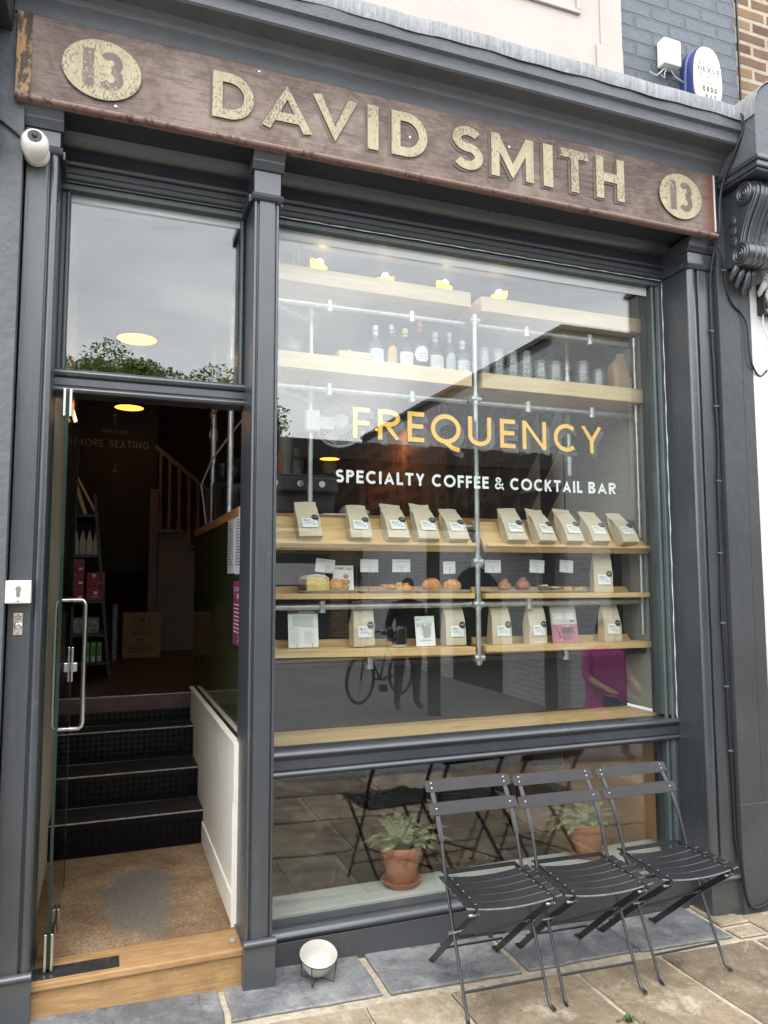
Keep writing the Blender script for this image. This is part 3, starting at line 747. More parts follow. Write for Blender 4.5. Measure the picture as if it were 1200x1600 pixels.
# transom window above the door
f3 = frame_box('transom_window', [(-.222, .584, .215, .31, 3.372, 3.399), (-.2215, -.190, .235, .31, 2.565, 3.3715), (.566, .5825, .235, .31, 2.565, 3.3715)], M_bead, 'clear fanlight window above the doorway')
g = G(); g.box(-.196, .572, YG, YG+.009, 2.555, 3.376); S('pane', g, M_glass, f3)
g = G(); hbead(g, -.222, .583, .236, 3.379, .008); hbead(g, -.222, .583, .222, 3.392, .008); bead(g, .571, .238, 2.57, 3.37, .010); bead(g, -.195, .238, 2.57, 3.37, .010)
S('glazing_bead', g, M_bead, f3, smooth=40)
g = G(); g.box(-.185, .562, YG-.0016, YG-.0006, 3.338, 3.372); S('pale_strip', g, M_film, f3)
rail(-.222, .583, 2.463, 2.568, .205, 'transom_rail')
# doorway: jambs, threshold, mat floor, stairs
g = G(); g.box(-.24, -.2225, .06, .30, .02, 2.463); S('door_jamb', g, M_steel)['label'] = 'dull metal jamb strip'
g = G(); g.box(-.222, .582, .032, .10, zg(.2)-.06, .120); g.box(-.225, .583, .018, .215, .1205, .150)
S('threshold', g, M_oak, bevel=.006)['label'] = 'worn oak threshold step'
g = G(); g.box(-.222, .098, .045, .135, .1500, .1535); S('pivot_plate', g, paint('scuffed_black_plate', (.03, .03, .032), .35, .4, 20, dirt=(.3, .3, .3), dirt_amt=.7))
g = G(); g.lathe([(.0, .151), (.016, .151), (.017, .1535), (.010, .1538), (.0, .153)], (.545, .095, 0), 16); S('floor_stop', g, M_steel)
def mat_mat():
    m, t, b = _mat('worn_coir_matting'); v = _coord(t, loc=(1.4, .26, 0))
    n = _noise(t, v, 110, 4, .85); n2 = _noise(t, v, 5, 7, .7)
    c = _ramp(t, n2, [(.34, (.21, .115, .052)), (.5, (.40, .25, .13)), (.64, (.53, .37, .215))])
    c = _mix(t, _ramp(t, n, [(.38, .75), (.60, 0.)]), c, (.10, .055, .028))
    c = _mix(t, _ramp(t, _noise(t, v, 60, 4, .8), [(.55, 0.), (.68, .6)]), c, (.52, .42, .29))
    # worn bare patch: two soft overlapping blobs
    s = t.nodes.new('ShaderNodeSeparateXYZ'); t.links.new(v, s.inputs[0])
    def blob(cx, cy, a, b_):
        dx = _math(t, 'DIVIDE', _math(t, 'SUBTRACT', s.outputs[0], cx), a); dy = _math(t, 'DIVIDE', _math(t, 'SUBTRACT', s.outputs[1], cy), b_)
        return _math(t, 'ADD', _math(t, 'POWER', dx, 2.0), _math(t, 'POWER', dy, 2.0))
    wdt = _math(t, 'ADD', .115, _math(t, 'MULTIPLY', s.outputs[1], .105))
    dx = _math(t, 'POWER', _math(t, 'ABSOLUTE', _math(t, 'DIVIDE', _math(t, 'SUBTRACT', s.outputs[0], .20), wdt)), 2.2)
    dy = _math(t, 'POWER', _math(t, 'ABSOLUTE', _math(t, 'DIVIDE', _math(t, 'SUBTRACT', s.outputs[1], .66), .46)), 3.2)
    n4 = _noise(t, v, 22, 6, .75)
    d = _math(t, 'ADD', _math(t, 'ADD', dx, dy), _math(t, 'ADD', _math(t, 'MULTIPLY', _math(t, 'SUBTRACT', n2, .5), 1.6), _math(t, 'MULTIPLY', _math(t, 'SUBTRACT', n4, .5), 1.8)))
    k = _math(t, 'MULTIPLY', _ramp(t, d, [(.35, 1.), (1.75, 0.)]), .92)
    g_ = _ramp(t, n, [(.3, (.105, .092, .075)), (.7, (.25, .22, .185))])
    c = _mix(t, k, c, g_); t.links.new(c, b.inputs['Base Color']); b.inputs['Roughness'].default_value = .95
    _bump(t, b, n, 1.0, .010); return m
g = G(); g.box(-.30, .575, .2155, 1.34, .10, .1495); S('mat_floor', g, mat_mat())['label'] = 'coir matting with a worn grey patch'
M_ridge = paint('worn_ridge_metal', (.018, .018, .020), .25, .5, 30, metal=.4)
M_tread = paint('black_rubber_tread', (.013, .012, .012), .7, .25, 9, .3, 90, dirt=(.08, .07, .06), dirt_amt=.4)
M_riser = paint('black_checker_plate', (.0035, .0035, .0045), .34, .2, 8, spec=.25)
M_nose = paint('worn_metal_nosing', (.35, .33, .30), .45, .6, 60, dirt=(.03, .03, .03), dirt_amt=.9)
yr = [1.336, 1.611, 1.909, 2.100]; zr = [.1495, .339, .519, .712, .900]
for i in range(4):
    g = G(); g.box(-.30, .573, yr[i], yr[i]+.02, zr[i]+.0003, zr[i+1]-.012)
    st = S('stair', g, M_riser)
    c = .036; nx = 24; nzz = 5
    q = G()
    for a in range(nx):
        for b in range(nzz):
            cx_ = -.29+c*(a+.5); cz = zr[i]+.018+c*.95*(b+.5)
            if cz > zr[i+1]-.02 or cx_ > .565: continue
            ang = PI/4 if (a+b) % 2 else -PI/4; d = Vector((math.cos(ang), 0, math.sin(ang))); nn = Vector((-d.z, 0, d.x))
            for s_ in (-1.5, -.5, .5, 1.5):
                p = Vector((cx_, yr[i]-.0002, cz))+nn*(s_*.0062); L2 = d*.0125; W2 = nn*.0019; o_ = Vector((0, -.0034, 0))
                q.add([p-L2-W2, p+L2-W2, p+L2+W2, p-L2+W2, p-L2*.8+o_, p+L2*.8+o_], [(0, 1, 5, 4), (2, 3, 4, 5), (0, 4, 3), (1, 2, 5)])
    S('tread_pattern', q, M_ridge, st)
    if i < 3:
        g = G(); g.box(-.30, .573, yr[i]-.006, yr[i+1]-.0003, zr[i+1]-.0115, zr[i+1]); S('tread', g, M_tread, st)
    g = G(); g.box(-.30, .573, yr[i]-.0105, yr[i]-.0065, zr[i+1]-.006, zr[i+1]+.0015); S('nosing', g, M_nose, st)
# raised floor
g = G(); g.box(-.30, .60, 2.094, 7.0, .80, .9005); g.box(.6005, 3.03, .70, 7.0, .80, .9005); S('raised_floor', g, M_floorb)
# passage walls
M_sidecream = paint('scuffed_cream_board', (.80, .77, .70), .6, .06, 4, dirt=(.33, .31, .28), dirt_amt=.5)
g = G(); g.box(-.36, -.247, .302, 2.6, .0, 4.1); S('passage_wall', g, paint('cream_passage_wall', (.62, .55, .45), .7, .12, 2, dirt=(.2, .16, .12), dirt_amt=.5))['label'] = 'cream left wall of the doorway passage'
g = G()
prof = [(.225, .1495), (2.10, .1495), (2.10, .905), (.225, .925)]
g.ext(prof, 0, .5735, .590)
sp = S('stair_panel', g, M_sidecream, bevel=.002)
g = G(); g.box(.5655, .5733, .24, 1.35, .1497, .27); g.hexa([(.560, .223, .12), (.5895, .223, .12), (.5895, .2248, .12), (.560, .2248, .12), (.560, .223, .68), (.5895, .223, .68), (.5895, .2248, .68), (.560, .2248, .68)])
g.box(.564, .598, .2205, .2228, .68, .93); g.box(.562, .590, .23, 2.10, .9255, .938)
S('panel_trim', g, M_sidecream, sp, bevel=.002)
# interior shell
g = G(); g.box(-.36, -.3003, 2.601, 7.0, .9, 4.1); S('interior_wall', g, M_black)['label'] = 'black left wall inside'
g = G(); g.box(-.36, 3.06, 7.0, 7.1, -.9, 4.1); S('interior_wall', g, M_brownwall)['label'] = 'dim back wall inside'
g = G(); g.box(-.36, 3.06, .502, 7.0, 4.05, 4.12); S('ceiling', g, paint('dark_ceiling', (.05, .05, .05), .9))
g = G(); g.box(3.032, 3.10, .312, 1.25, .9, 4.05); S('interior_wall', g, M_greywall)['label'] = 'pale grey window lining'
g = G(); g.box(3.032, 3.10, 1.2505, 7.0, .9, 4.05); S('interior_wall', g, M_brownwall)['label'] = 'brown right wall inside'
# triangle mural and menu board on the right wall
g = G(); M_tri = [flat((.14, .11, .095)), flat((.62, .58, .52)), flat((.030, .024, .022))]
c = .30
for i in range(6):
    for j in range(5):
        y0, z0 = 1.27+i*c, 1.72+j*c; xx = 3.0305
        if i < 3:
            g.add([(xx, y0, z0), (xx, y0+c, z0), (xx, y0, z0+c)], [(0, 1, 2)], 1 if i < 2 else 0); g.add([(xx, y0+c, z0), (xx, y0+c, z0+c), (xx, y0, z0+c)], [(0, 1, 2)], 2)
        else:
            g.add([(xx, y0, z0), (xx, y0+c, z0), (xx, y0, z0+c)], [(0, 1, 2)], 0); g.add([(xx, y0+c, z0), (xx, y0+c, z0+c), (xx, y0, z0+c)], [(0, 1, 2)], 2)
S('triangle_mural', g, M_tri)
M_board = wood('brown_menu_board', (.50, .25, .11), (.34, .155, .07), 1, .55, .6)
g = G(); g.box(3.0, 3.031, 3.15, 6.6, 1.95, 3.35)
mb = S('menu_board', g, M_board)
ink = Ink((2.998, 6.45, 2.0), (0, -1, 0), (0, 0, 1), (-1, 0, 0)); rr = random.Random(3)
WORDS = ['ESPRESSO', 'MACCHIATO', 'CORTADO', 'FLAT WHITE', 'LATTE', 'CAPPUCCINO', 'MOCHA', 'FILTER', 'COLD BREW', 'CHAI', 'TEA', 'TONIC']
for row in range(8):
    for cc_ in range(3):
        ink.text(WORDS[(row*3+cc_*5) % 12], .15+cc_*1.1, .08+row*.165, .085, .017, 0); ink.text('%d.%d' % (rr.randint(2, 4), rr.choice((2, 5, 8))), .95+cc_*1.1, .08+row*.165, .085, .017, 0)
S('menu_lettering', ink.g, M_inkd, mb)
# basement shell
g = G(); g.box(.605, .64, .45, 5.0, -.85, .80); S('basement_wall', g, paint('dark_basement_wall', (.045, .038, .034), .8, .2, 2))['label'] = 'dark left basement wall'
g = G(); g.box(3.032, 3.10, .312, 5.0, -.85, .80); S('basement_wall', g, M_tanwall)['label'] = 'tan right basement wall'
g = G(); g.box(.60, 3.032, 5.0, 5.06, -.85, .80); S('basement_wall', g, M_tanwall)['label'] = 'tan back basement wall'
g = G(); g.box(.60, 3.032, .30, .36, -.85, .1045); S('basement_wall', g, M_tanwall)['label'] = 'basement wall under the sill'
g = G(); g.box(.55, 3.10, .30, 5.06, -.90, -.8505); S('basement_floor', g, paint('dark_basement_floor', (.055, .045, .038), .35, .3, 3))
g = G()
for k in range(7): g.box(2.55, 3.0, 2.2+k*.02, 4.9, .30-.0*k, .31) if k == 0 else None
g.box(.60, 3.03, .645, .70, .80, .9)
S('floor_edge', g, M_brownwall)
# bar behind the window
M_bar = paint('charcoal_bar_panel', (.014, .015, .018), .5, .15, 5)
M_green = paint('glossy_olive_panel', (.042, .048, .020), .06, .12, 2, spec=.8)
g = G(); g.box(.625, 3.03, .66, .698, .905, 1.965)
bar = S('bar_counter', g, M_bar)
g = G(); g.box(.60, .6245, .36, 2.26, .905, 1.965); S('end_panel', g, M_green, bar)['label'] = 'glossy olive green end panel'
g = G(); g.box(.592, 1.30, .655, 2.27, 1.966, 2.012); g.box(1.3005, 3.03, .655, 1.10, 1.966, 2.012); g.box(.592, .70, .36, .6545, 1.966, 2.012)
S('bar_top', g, wood('oiled_bar_top', (.42, .22, .08), (.28, .13, .05), 1, .4), bar, bevel=.003)
g = G(); g.box(.585, 3.032, .27, .645, .851, .884); S('window_ledge', g, M_pine, bevel=.003)
g = G(); g.box(.70, 3.031, .646, .656, .8845, 1.225); S('ledge_back', g, paint('slate_grey_board', (.028, .035, .040), .5, .08, 3), bar)
g = G(); g.box(.70, 3.031, .632, .6555, 1.2255, 1.246); S('ledge_trim', g, M_pinev, bar)

# gold and white lettering on the glass
a = onY(553, 683.5, YG); b_ = onY(942, 708, YG); h0 = onY(553, 634.5, YG).z-a.z
ux = 1.0
M_gold = paint('gold_leaf', (.92, .54, .09), .42, .08, 6, metal=.15)
M_shade = flat((.068, .070, .080), .45); M_outl = flat((.018, .018, .022))
ink = Ink((0, YG+.026, 0), (1, 0, 0), (0, 0, 1), (0, -1, 0))
px = [('F', 553, 580), ('R', 592.5, 627), ('E', 639, 665), ('Q', 675.5, 722), ('U', 734, 770), ('E', 784, 807.5), ('N', 819, 856), ('C', 868, 903), ('Y', 911, 943)]
zb = onY(553, 683, YG).z; hh = onY(553, 634.5, YG).z - zb; th = hh*.15
for pas in range(3):
    for ch, xa, xb in px:
        X0 = onY(xa, 690, YG).x; X1 = onY(xb, 690, YG).x
        if pas == 0: ink.letter(ch, X0, zb, X1-X0, hh, th*1.1, 0, 0, (hh*.165, -hh*.165, 0))
        if pas == 1: ink.letter(ch, X0-.0035, zb-.0035, X1-X0+.007, hh+.007, th+.007, 1, .0008)
        if pas == 2: ink.letter(ch, X0, zb, X1-X0, hh, th, 2, .0014)
S('gold_lettering', ink.g, [M_shade, M_outl, M_gold], f)
ink = Ink((0, YG+.026, 0), (1, 0, 0), (0, 0, 1), (0, -1, 0))
z1 = onY(527, 752.5, YG).z; h1 = onY(527, 732, YG).z - z1
for wd, xa, xb in (('SPECIALTY', 527, 666.5), ('COFFEE', 678, 767), ('&', 776.5, 790.5), ('COCKTAIL', 800.5, 913.5), ('BAR', 923, 966)):
    X0 = onY(xa, 745, YG).x; X1 = onY(xb, 755, YG).x
    ink.text(wd, X0, z1, h1, h1*.205, 0, .17, X1-X0)
S('white_lettering', ink.g, paint('white_vinyl', (.86, .88, .87), .5, .02), f)

# glass door, standing open ------------------------------------------------
H0 = Vector((-.163, .085, .168)); Hd = Vector((.019, 1, 0)).normalized(); Hn = Vector((1, -.019, 0)).normalized()
DL, DH = .80, 2.272
g = G(); c0 = H0-Hn*.005
P = [c0, c0+Hn*.010, c0+Hn*.010+Hd*DL, c0+Hd*DL]
g.hexa([tuple(p) for p in P]+[tuple(p+Vector((0, 0, DH))) for p in P])
dr = S('glass_door', g, M_doorglass); dr['label'] = 'frameless glass door standing open'
M_edge = paint('green_glass_edge', (.006, .022, .016), .15, .2, 8)
g = G(); e0 = H0-Hd*.0015-Hn*.006
for hd0 in (e0, H0+Hd*(DL+.0002)-Hn*.0055):
    q = [hd0, hd0+Hn*.012, hd0+Hn*.012+Hd*.0014, hd0+Hd*.0014]
    g.hexa([tuple(p) for p in q]+[tuple(p+Vector((0, 0, DH))) for p in q])
S('door_edge', g, M_edge, dr)
for zz, hgt in ((.158, .14), (2.335, .115)):
    g = G()
    for s_ in (-1, 1):
        q0 = H0+Hn*(s_*.012-.006)-Hd*.004; q0.z = zz; q = [q0, q0+Hn*.012, q0+Hn*.012+Hd*.17, q0+Hd*.17]
        g.hexa([tuple(p) for p in q]+[tuple(p+Vector((0, 0, hgt))-(Hd*.05 if i in (2, 3) else Vector((0, 0, 0)))) for i, p in enumerate(q)])
    S('pivot_clamp', g, M_steel, dr, bevel=.003)
g = G(); hb = H0+Hd*(DL-.10)
for s_ in (-1, 1):
    a0 = hb+Hn*(s_*.006); z_lo, z_hi = .945, 1.565
    off = Hn*(s_*.062)
    pts = [a0+Vector((0, 0, z_lo)), a0+off*.75+Vector((0, 0, z_lo)), a0+off*.93+Vector((0, 0, z_lo+.012)), a0+off+Vector((0, 0, z_lo+.03)), a0+off+Vector((0, 0, z_hi-.03)), a0+off*.93+Vector((0, 0, z_hi-.012)), a0+off*.75+Vector((0, 0, z_hi)), a0+Vector((0, 0, z_hi))]
    pts = [Vector((p.x, p.y, p.z-H0.z)) for p in pts]
    g.tube(pts, .0115, 12)
S('pull_handle', g, M_steel, dr, smooth=50)
g = G(); lk = H0+Hd*(DL-.05); lk.z = 1.25
for s_ in (-1, 1): g.obox(lk+Hn*(s_*.012), (.012, .05, .17), rz(-.019))
g.obox(lk+Vector((0, 0, -.015)), (.075, .03, .045), rz(-.019))
lk2 = H0+Hd*(DL*.42); lk2.z = .215
for s_ in (-1, 1): g.obox(lk2+Hn*(s_*.012), (.012, .045, .10), rz(-.019))
S('door_lock', g, M_steel, dr, bevel=.004)
# ------------------------------------------------------------------ painted name board
YS = -0.078
def sign_mat():
    m, t, b = _mat('faded_brown_signboard'); v = _coord(t)
    n = _noise(t, v, 2.4, 9, .68, .6); n2 = _noise(t, _coord(t, (3, 30, 30)), 3, 6, .7); n3 = _noise(t, v, 34, 6, .75)
    c = _ramp(t, n, [(.41, (.060, .036, .028)), (.48, (.115, .078, .060)), (.54, (.165, .118, .093)), (.62, (.22, .168, .136))])
    c = _mix(t, _ramp(t, n2, [(.44, 0.), (.60, .55)]), c, (.20, .150, .118))
    c = _mix(t, _ramp(t, _noise(t, _coord(t, (1.2, 14, 14), rot=(0, -.12, 0)), 4, 7, .8), [(.52, 0.), (.58, .6)]), c, (.075, .046, .038))
    c = _mix(t, _ramp(t, n3, [(.56, 0.), (.70, .7)]), c, (.060, .034, .028))
    c = _mix(t, _ramp(t, _noise(t, _coord(t, (1, 1, 1.6), loc=(5, 1, 2)), 5.5, 8, .75, .8), [(.51, 0.), (.60, .6)]), c, (.085, .050, .040))
    c = _mix(t, _ramp(t, _noise(t, _coord(t, (2.2, 9, 9), rot=(0, .5, 0)), 7, 5, .8), [(.60, 0.), (.68, .5)]), c, (.29, .23, .19))
    c = _mix(t, _ramp(t, _noise(t, _coord(t, loc=(2, 2, 2)), 16, 5, .8), [(.68, 0.), (.75, .8)]), c, (.42, .25, .13))
    s = t.nodes.new('ShaderNodeSeparateXYZ'); t.links.new(v, s.inputs[0])
    # worn bands: chipped top edge, bare timber strip at the left end, rusty right end
    ed = _math(t, 'ADD', s.outputs[2], _math(t, 'MULTIPLY', _math(t, 'SUBTRACT', n3, .5), .05))
    c = _mix(t, _ramp(t, _math(t, 'ADD', ed, .5), [(.855, 0.), (.875, .85)]), c, (.085, .045, .035))
    lf = _math(t, 'ADD', s.outputs[0], _math(t, 'MULTIPLY', _math(t, 'SUBTRACT', n3, .5), .03))
    rgt = _ramp(t, _math(t, 'MULTIPLY', _math(t, 'ADD', lf, .0), .28), [(.965, 0.), (.985, .85)])
    c = _mix(t, rgt, c, (.14, .045, .028))
    t.links.new(c, b.inputs['Base Color']); b.inputs['Roughness'].default_value = .6
    _bump(t, b, _math(t, 'ADD', n3, n), .35, .004); return m
M_sign = sign_mat()
def worn(name, col, under, amt=.5, k=55, bias=0.0):
    m, t, b = _mat(name); v = _coord(t)
    n = _noise(t, _coord(t, (1, 1, .45)), k, 5, .75); n2 = _noise(t, v, 3.2, 4, .6)
    c = _ramp(t, _noise(t, _coord(t, (1, 1, .2)), 24, 4, .7), [(.3, mul(col, .82)), (.7, mul(col, 1.1))])
    f = _ramp(t, _math(t, 'ADD', n, _math(t, 'MULTIPLY', n2, amt)), [(.56+amt*.5+bias, 0.), (.61+amt*.5+bias, .9)])
    t.links.new(_mix(t, f, c, under), b.inputs['Base Color']); b.inputs['Roughness'].default_value = .6; return m
M_cream_l = worn('chipped_cream_lettering', (.39, .345, .22), (.13, .088, .068), .42, 130, -.03)
M_shadow_l = worn('faded_green_letter_shade', (.125, .098, .074), (.15, .11, .088), .48, 40)
M_num = worn('faded_brown_numerals', (.14, .100, .085), (.42, .34, .19), .5, 150)
SIGN = thing('name_sign', 'weathered brown name board with cream letters between two number ovals under the cornice', 'sign', (-.385, YS, 3.57))
g = G(); g.box(-.385, 3.165, YS, -.056, 3.588, 3.934)
g.build('board', M_sign, SIGN, bevel=.003)
M_trim = worn('chipped_brown_trim', (.22, .145, .12), (.06, .03, .022), .6, 26)
g = G(); g.ext([(YS-.004+.016*math.cos(2*PI*k/12), 3.574+.0125*math.sin(2*PI*k/12)) for k in range(12)], 0, -.387, 3.167); g.box(-.385, 3.165, YS+.002, -.056, 3.563, 3.5875)
g.build('lower_moulding', M_trim, SIGN, smooth=50)
M_raw = worn('bare_weathered_timber', (.34, .20, .095), (.022, .016, .013), -.22, 16, -.075)
g = G(); g.box(-.386, -.335, YS-.0022, YS-.0004, 3.589, 3.933); g.box(-.3345, -.331, YS-.006, YS-.0004, 3.60, 3.933)
o = g.build('bare_strip', M_raw, SIGN); o['label'] = 'bare timber strip where paint has gone'
g = G(); g.box(3.158, 3.1665, YS-.003, -.05, 3.60, 3.93); g.build('end_cap', M_caulk, SIGN)
ink = Ink((0, YS-.0012, 0), (1, 0, 0), (0, 0, 1), (0, -1, 0))
LT = [('D', 331, 396), ('A', 407, 488), ('V', 487, 558), ('I', 573, 591), ('D', 611, 667), ('S', 706, 754), ('M', 767, 833), ('I', 848, 864), ('T', 876, 919), ('H', 931, 975)]
zb = onY(331, 182, YS).z; ht = onY(331, 110, YS).z-zb; zb2 = onY(975, 318, YS).z; ht2 = onY(975, 254, YS).z-zb2
for pas in range(2):
    for i, (ch, xa, xb) in enumerate(LT):
        u = i/9; y0 = zb*(1-u)+zb2*u; h = ht*(1-u)+ht2*u; yc = 190+(xa-331)*.21
        X0 = onY(xa, yc, YS).x; X1 = onY(xb, yc+12, YS).x; t_ = h*.205
        if ch == 'I': X0 += .0; t_ = (X1-X0)*.95
        if pas == 0: ink.letter(ch, X0, y0, X1-X0, h, t_, 0, 0, (-h*.06, -h*.045, 1))
        else: ink.letter(ch, X0, y0, X1-X0, h, t_, 0, .0012)
for cx_, cy_, w_, hh_ in ((160, 111, 124, 70), (1062, 308, 66, 58)):
    c = onY(cx_, cy_, YS); rxx = (onY(cx_+w_/2, cy_+10, YS).x-onY(cx_-w_/2, cy_-10, YS).x)/2; rzz = .128
    ink.disc(c.x, c.z, rxx*1.015, rzz*1.02, 1); ink.k += 4; ink.disc(c.x, c.z, rxx, rzz, 0); ink.k += 4
    h = rzz*1.30
    ink.letter('1', c.x-rxx*.50, c.z-h/2, rxx*.30, h, rxx*.28, 2, .0004); ink.letter('3', c.x-rxx*.06, c.z-h/2, rxx*.60, h, h*.20, 2, .0004)
ink.g.build('lettering', [M_cream_l, M_shadow_l, M_num], SIGN)
g = G()
for px_, py_ in ((181, 76), (181, 167), (405, 112), (640, 300-85), (795, 230)):
    p = onY(px_, py_, YS); g.lathe([(0, 0), (.006, .001), (.005, .004), (0, .005)], (p.x, YS-.0005, p.z), 10, 0, rx(PI/2))
g.build('screw', M_steel, SIGN)

# ------------------------------------------------------------------ small fixtures
p = onY(58, 233, -.03)
T = thing('security_camera', 'white dome security camera on the left pilaster below the name board', 'security camera', (p.x, -.0, p.z))
g = G(); rot = rx(R(62)) @ rz(0)
g.lathe([(.0, 0), (.050, 0), (.052, .010), (.050, .042), (.044, .060)], (p.x-.004, -.004, p.z-.012), 26, 0, rx(R(90)) )
g.build('base', M_whitep, T, smooth=40)
g = G(); ax = ry(R(10)) @ rx(R(80)); c = Vector((p.x-.004, -.066, p.z-.012))
g.lathe([(.045, -.030), (.050, -.01), (.0515, .012), (.050, .034), (.042, .052), (.032, .059), (.027, .058), (.0, .050)], c, 26, 0, ax)
g.build('head', M_whitep, T, smooth=40)
g = G(); g.lathe([(.0, .0605), (.018, .0600), (.0265, .0602), (.0265, .0590)], c+ax@Vector((0, .004, 0)), 24, 0, ax); g.ball(c+ax@Vector((0, .004, .056)), .013, 10)
g.build('lens', paint('black_lens', (.006, .006, .008), .08, .0), T, smooth=40)
a = onY(12, 912, 0); b_ = onY(49, 942, 0)
T = thing('key_switch_box', 'square white key switch box beside the doorway', 'switch box', (a.x, 0, b_.z))
g = G(); g.box(a.x-.004, b_.x, -.050, -.0005, b_.z, a.z+.012); g.build('casing', M_whitep, T, bevel=.003)
g = G(); g.box(a.x+.004, b_.x-.008, -.0525, -.0503, b_.z+.006, a.z+.006); g.build('cover_plate', M_whitep, T, bevel=.001)
g = G(); cx_ = (a.x+b_.x)/2; cz = (a.z+b_.z)/2+.008
g.lathe([(.0, .004), (.010, .004), (.012, .0)], (cx_, -.0526, cz+.010), 18, 0, rx(PI/2)); g.box(cx_-.006, cx_+.006, -.0565, -.0527, cz-.02, cz+.008); g.lathe([(.0, .002), (.004, .0015), (.004, 0)], (cx_, -.0526, cz-.036), 10, 0, rx(PI/2))
g.build('key_cylinder', M_steel, T, smooth=40)
a = onY(21.5, 958, 0); b_ = onY(35, 992, 0)
T = thing('bell_push', 'narrow metal bell push plate under the white switch box', 'doorbell', (a.x, 0, b_.z))
g = G(); g.box(a.x, b_.x, -.007, -.0005, b_.z, a.z); g.build('plate', paint('worn_nickel_plate', (.55, .49, .40), .35, .2, 30, metal=.7), T, bevel=.0015)
ink = Ink((a.x, -.0073, b_.z), (1, 0, 0), (0, 0, 1), (0, -1, 0)); W_ = b_.x-a.x
ink.text('PLEASE', .004, (a.z-b_.z)*.80, .0055, .0012, 0, .2, W_-.008); ink.text('RING', .007, (a.z-b_.z)*.69, .0055, .0012, 0, .2, W_-.014)
ink.disc(W_/2, (a.z-b_.z)*.92, .0028, .0028, 0, 10); ink.disc(W_/2, (a.z-b_.z)*.08, .0028, .0028, 0, 10)
ink.g.build('lettering', M_inkd, T)
g = G(); g.lathe([(.013, 0), (.014, .003), (.011, .006), (.008, .0055), (.008, .009), (.0, .0105)], ((a.x+b_.x)/2, -.0072, b_.z+(a.z-b_.z)*.44), 20, 0, rx(PI/2)); g.build('button', M_steel, T, smooth=40)
# alarm box and bell box on the upper brickwork
a = onY(1025, 68, 0); b_ = onY(1053, 120, 0)
T = thing('junction_box', 'small cream plastic box on the painted brick wall', 'junction box', (a.x, 0, b_.z))
g = G(); g.box(a.x, b_.x, -.065, -.001, b_.z+.015, a.z); g.build('casing', M_whitep, T, bevel=.008, seg=3)
ink = Ink((a.x, -.0655, b_.z), (1, 0, 0), (0, 0, 1), (0, -1, 0))
for k in range(3): ink.rect(.025, .05-k*.012, .075-.012*k, .054-k*.012, 0)
ink.shape([(.085, .065), (.101, .065), (.093, .08)], 1); ink.g.build('marking', [flat((.25, .25, .24)), flat((.42, .30, .12))], T)
g = G()
for dx in (-.05, -.02, .055): g.tube([((a.x+b_.x)/2-.01+dx*.3, -.03, b_.z+.016), ((a.x+b_.x)/2-.02+dx, -.035, b_.z-.03), ((a.x+b_.x)/2+dx*2.0, -.04, b_.z-.06), ((a.x+b_.x)/2+dx*2.6, -.02, b_.z-.03)], .004, 6)
g.build('wire', flat((.45, .46, .44)), T, smooth=60)
c = onY(1096, 118, -.06); zt = onY(1096, 80, -.06).z; zb_ = onY(1096, 175, -.06).z
T = thing('alarm_bell_box', 'oval cream alarm box with dark blue sides behind the lead flashing', 'alarm', (c.x, 0, zb_))
hw = .105; prof = []
for i in range(40):
    u = 2*PI*i/40; ex = .72; cxx = math.copysign(abs(math.cos(u))**ex, math.cos(u)); szz = math.copysign(abs(math.sin(u))**ex, math.sin(u))
    prof.append((c.x+hw*cxx*(1-.10*szz), (zt+zb_)/2+(zt-zb_)/2*szz))
M_blue = paint('dark_blue_plastic', (.035, .050, .17), .3, .06, 6)
g = G()
def ring(k, y): return [((p[0]-c.x)*k+c.x-.0, y, (p[1]-(zt+zb_)/2)*k+(zt+zb_)/2) for p in prof]
rs = [ring(1.0, -.001), ring(1.05, -.02), ring(1.05, -.045), ring(.97, -.05), ring(.99, -.075), ring(.94, -.098)]
n = len(prof)
g.add(sum(rs, []), [(r*n+k, r*n+(k+1) % n, (r+1)*n+(k+1) % n, (r+1)*n+k) for r in range(5) for k in range(n)])
g.build('side_shell', M_blue, T, smooth=40)
g = G(); rs = [ring(.93, -.0985), ring(.93, -.108), ring(.88, -.114)]
g.add(sum(rs, []), [(r*n+k, r*n+(k+1) % n, (r+1)*n+(k+1) % n, (r+1)*n+k) for r in range(2) for k in range(n)]+[tuple(range(2*n, 3*n))])
g.build('front_cover', paint('cream_plastic', (.74, .70, .52), .35, .03), T, smooth=30)
ink = Ink((c.x, -.1145, (zt+zb_)/2), (1, 0, 0), (0, 0, 1), (0, -1, 0)); s = (zt-zb_)
def shield(k): return [(-.062*k, .20*s*1), (.062*k, .20*s), (.062*k, .02*s), (.045*k, -.07*s), (.0, -.14*s*k), (-.045*k, -.07*s), (-.062*k, .02*s)]
ink.shape(shield(1.08), 1); ink.k += 6; ink.shape(shield(.98), 2); ink.k += 6
ink.rect(-.078, .035*s, .082, .135*s, 3); ink.k += 6
ink.text('NE', -.076, .045*s, .075*s, .0052, 0, .3, .052); ink.letter('X', -.019, .022*s, .040, .12*s, .0062, 0); ink.text('US', .026, .045*s, .075*s, .0052, 0, .3, .05)
ink.rect(-.028, -.02*s, .03, -.012*s, 4)
ink.text('0800', -.048, -.27*s, .088*s, .0052, 0, .35, .100); ink.text('047', -.032, -.40*s, .088*s, .0052, 0, .35, .075)
ink.g.build('lettering', [flat((.02, .02, .04)), flat((.10, .12, .25)), flat((.62, .68, .72)), paint('cream_plastic_band', (.74, .71, .56), .35, .03), flat((.2, .22, .3))], T)
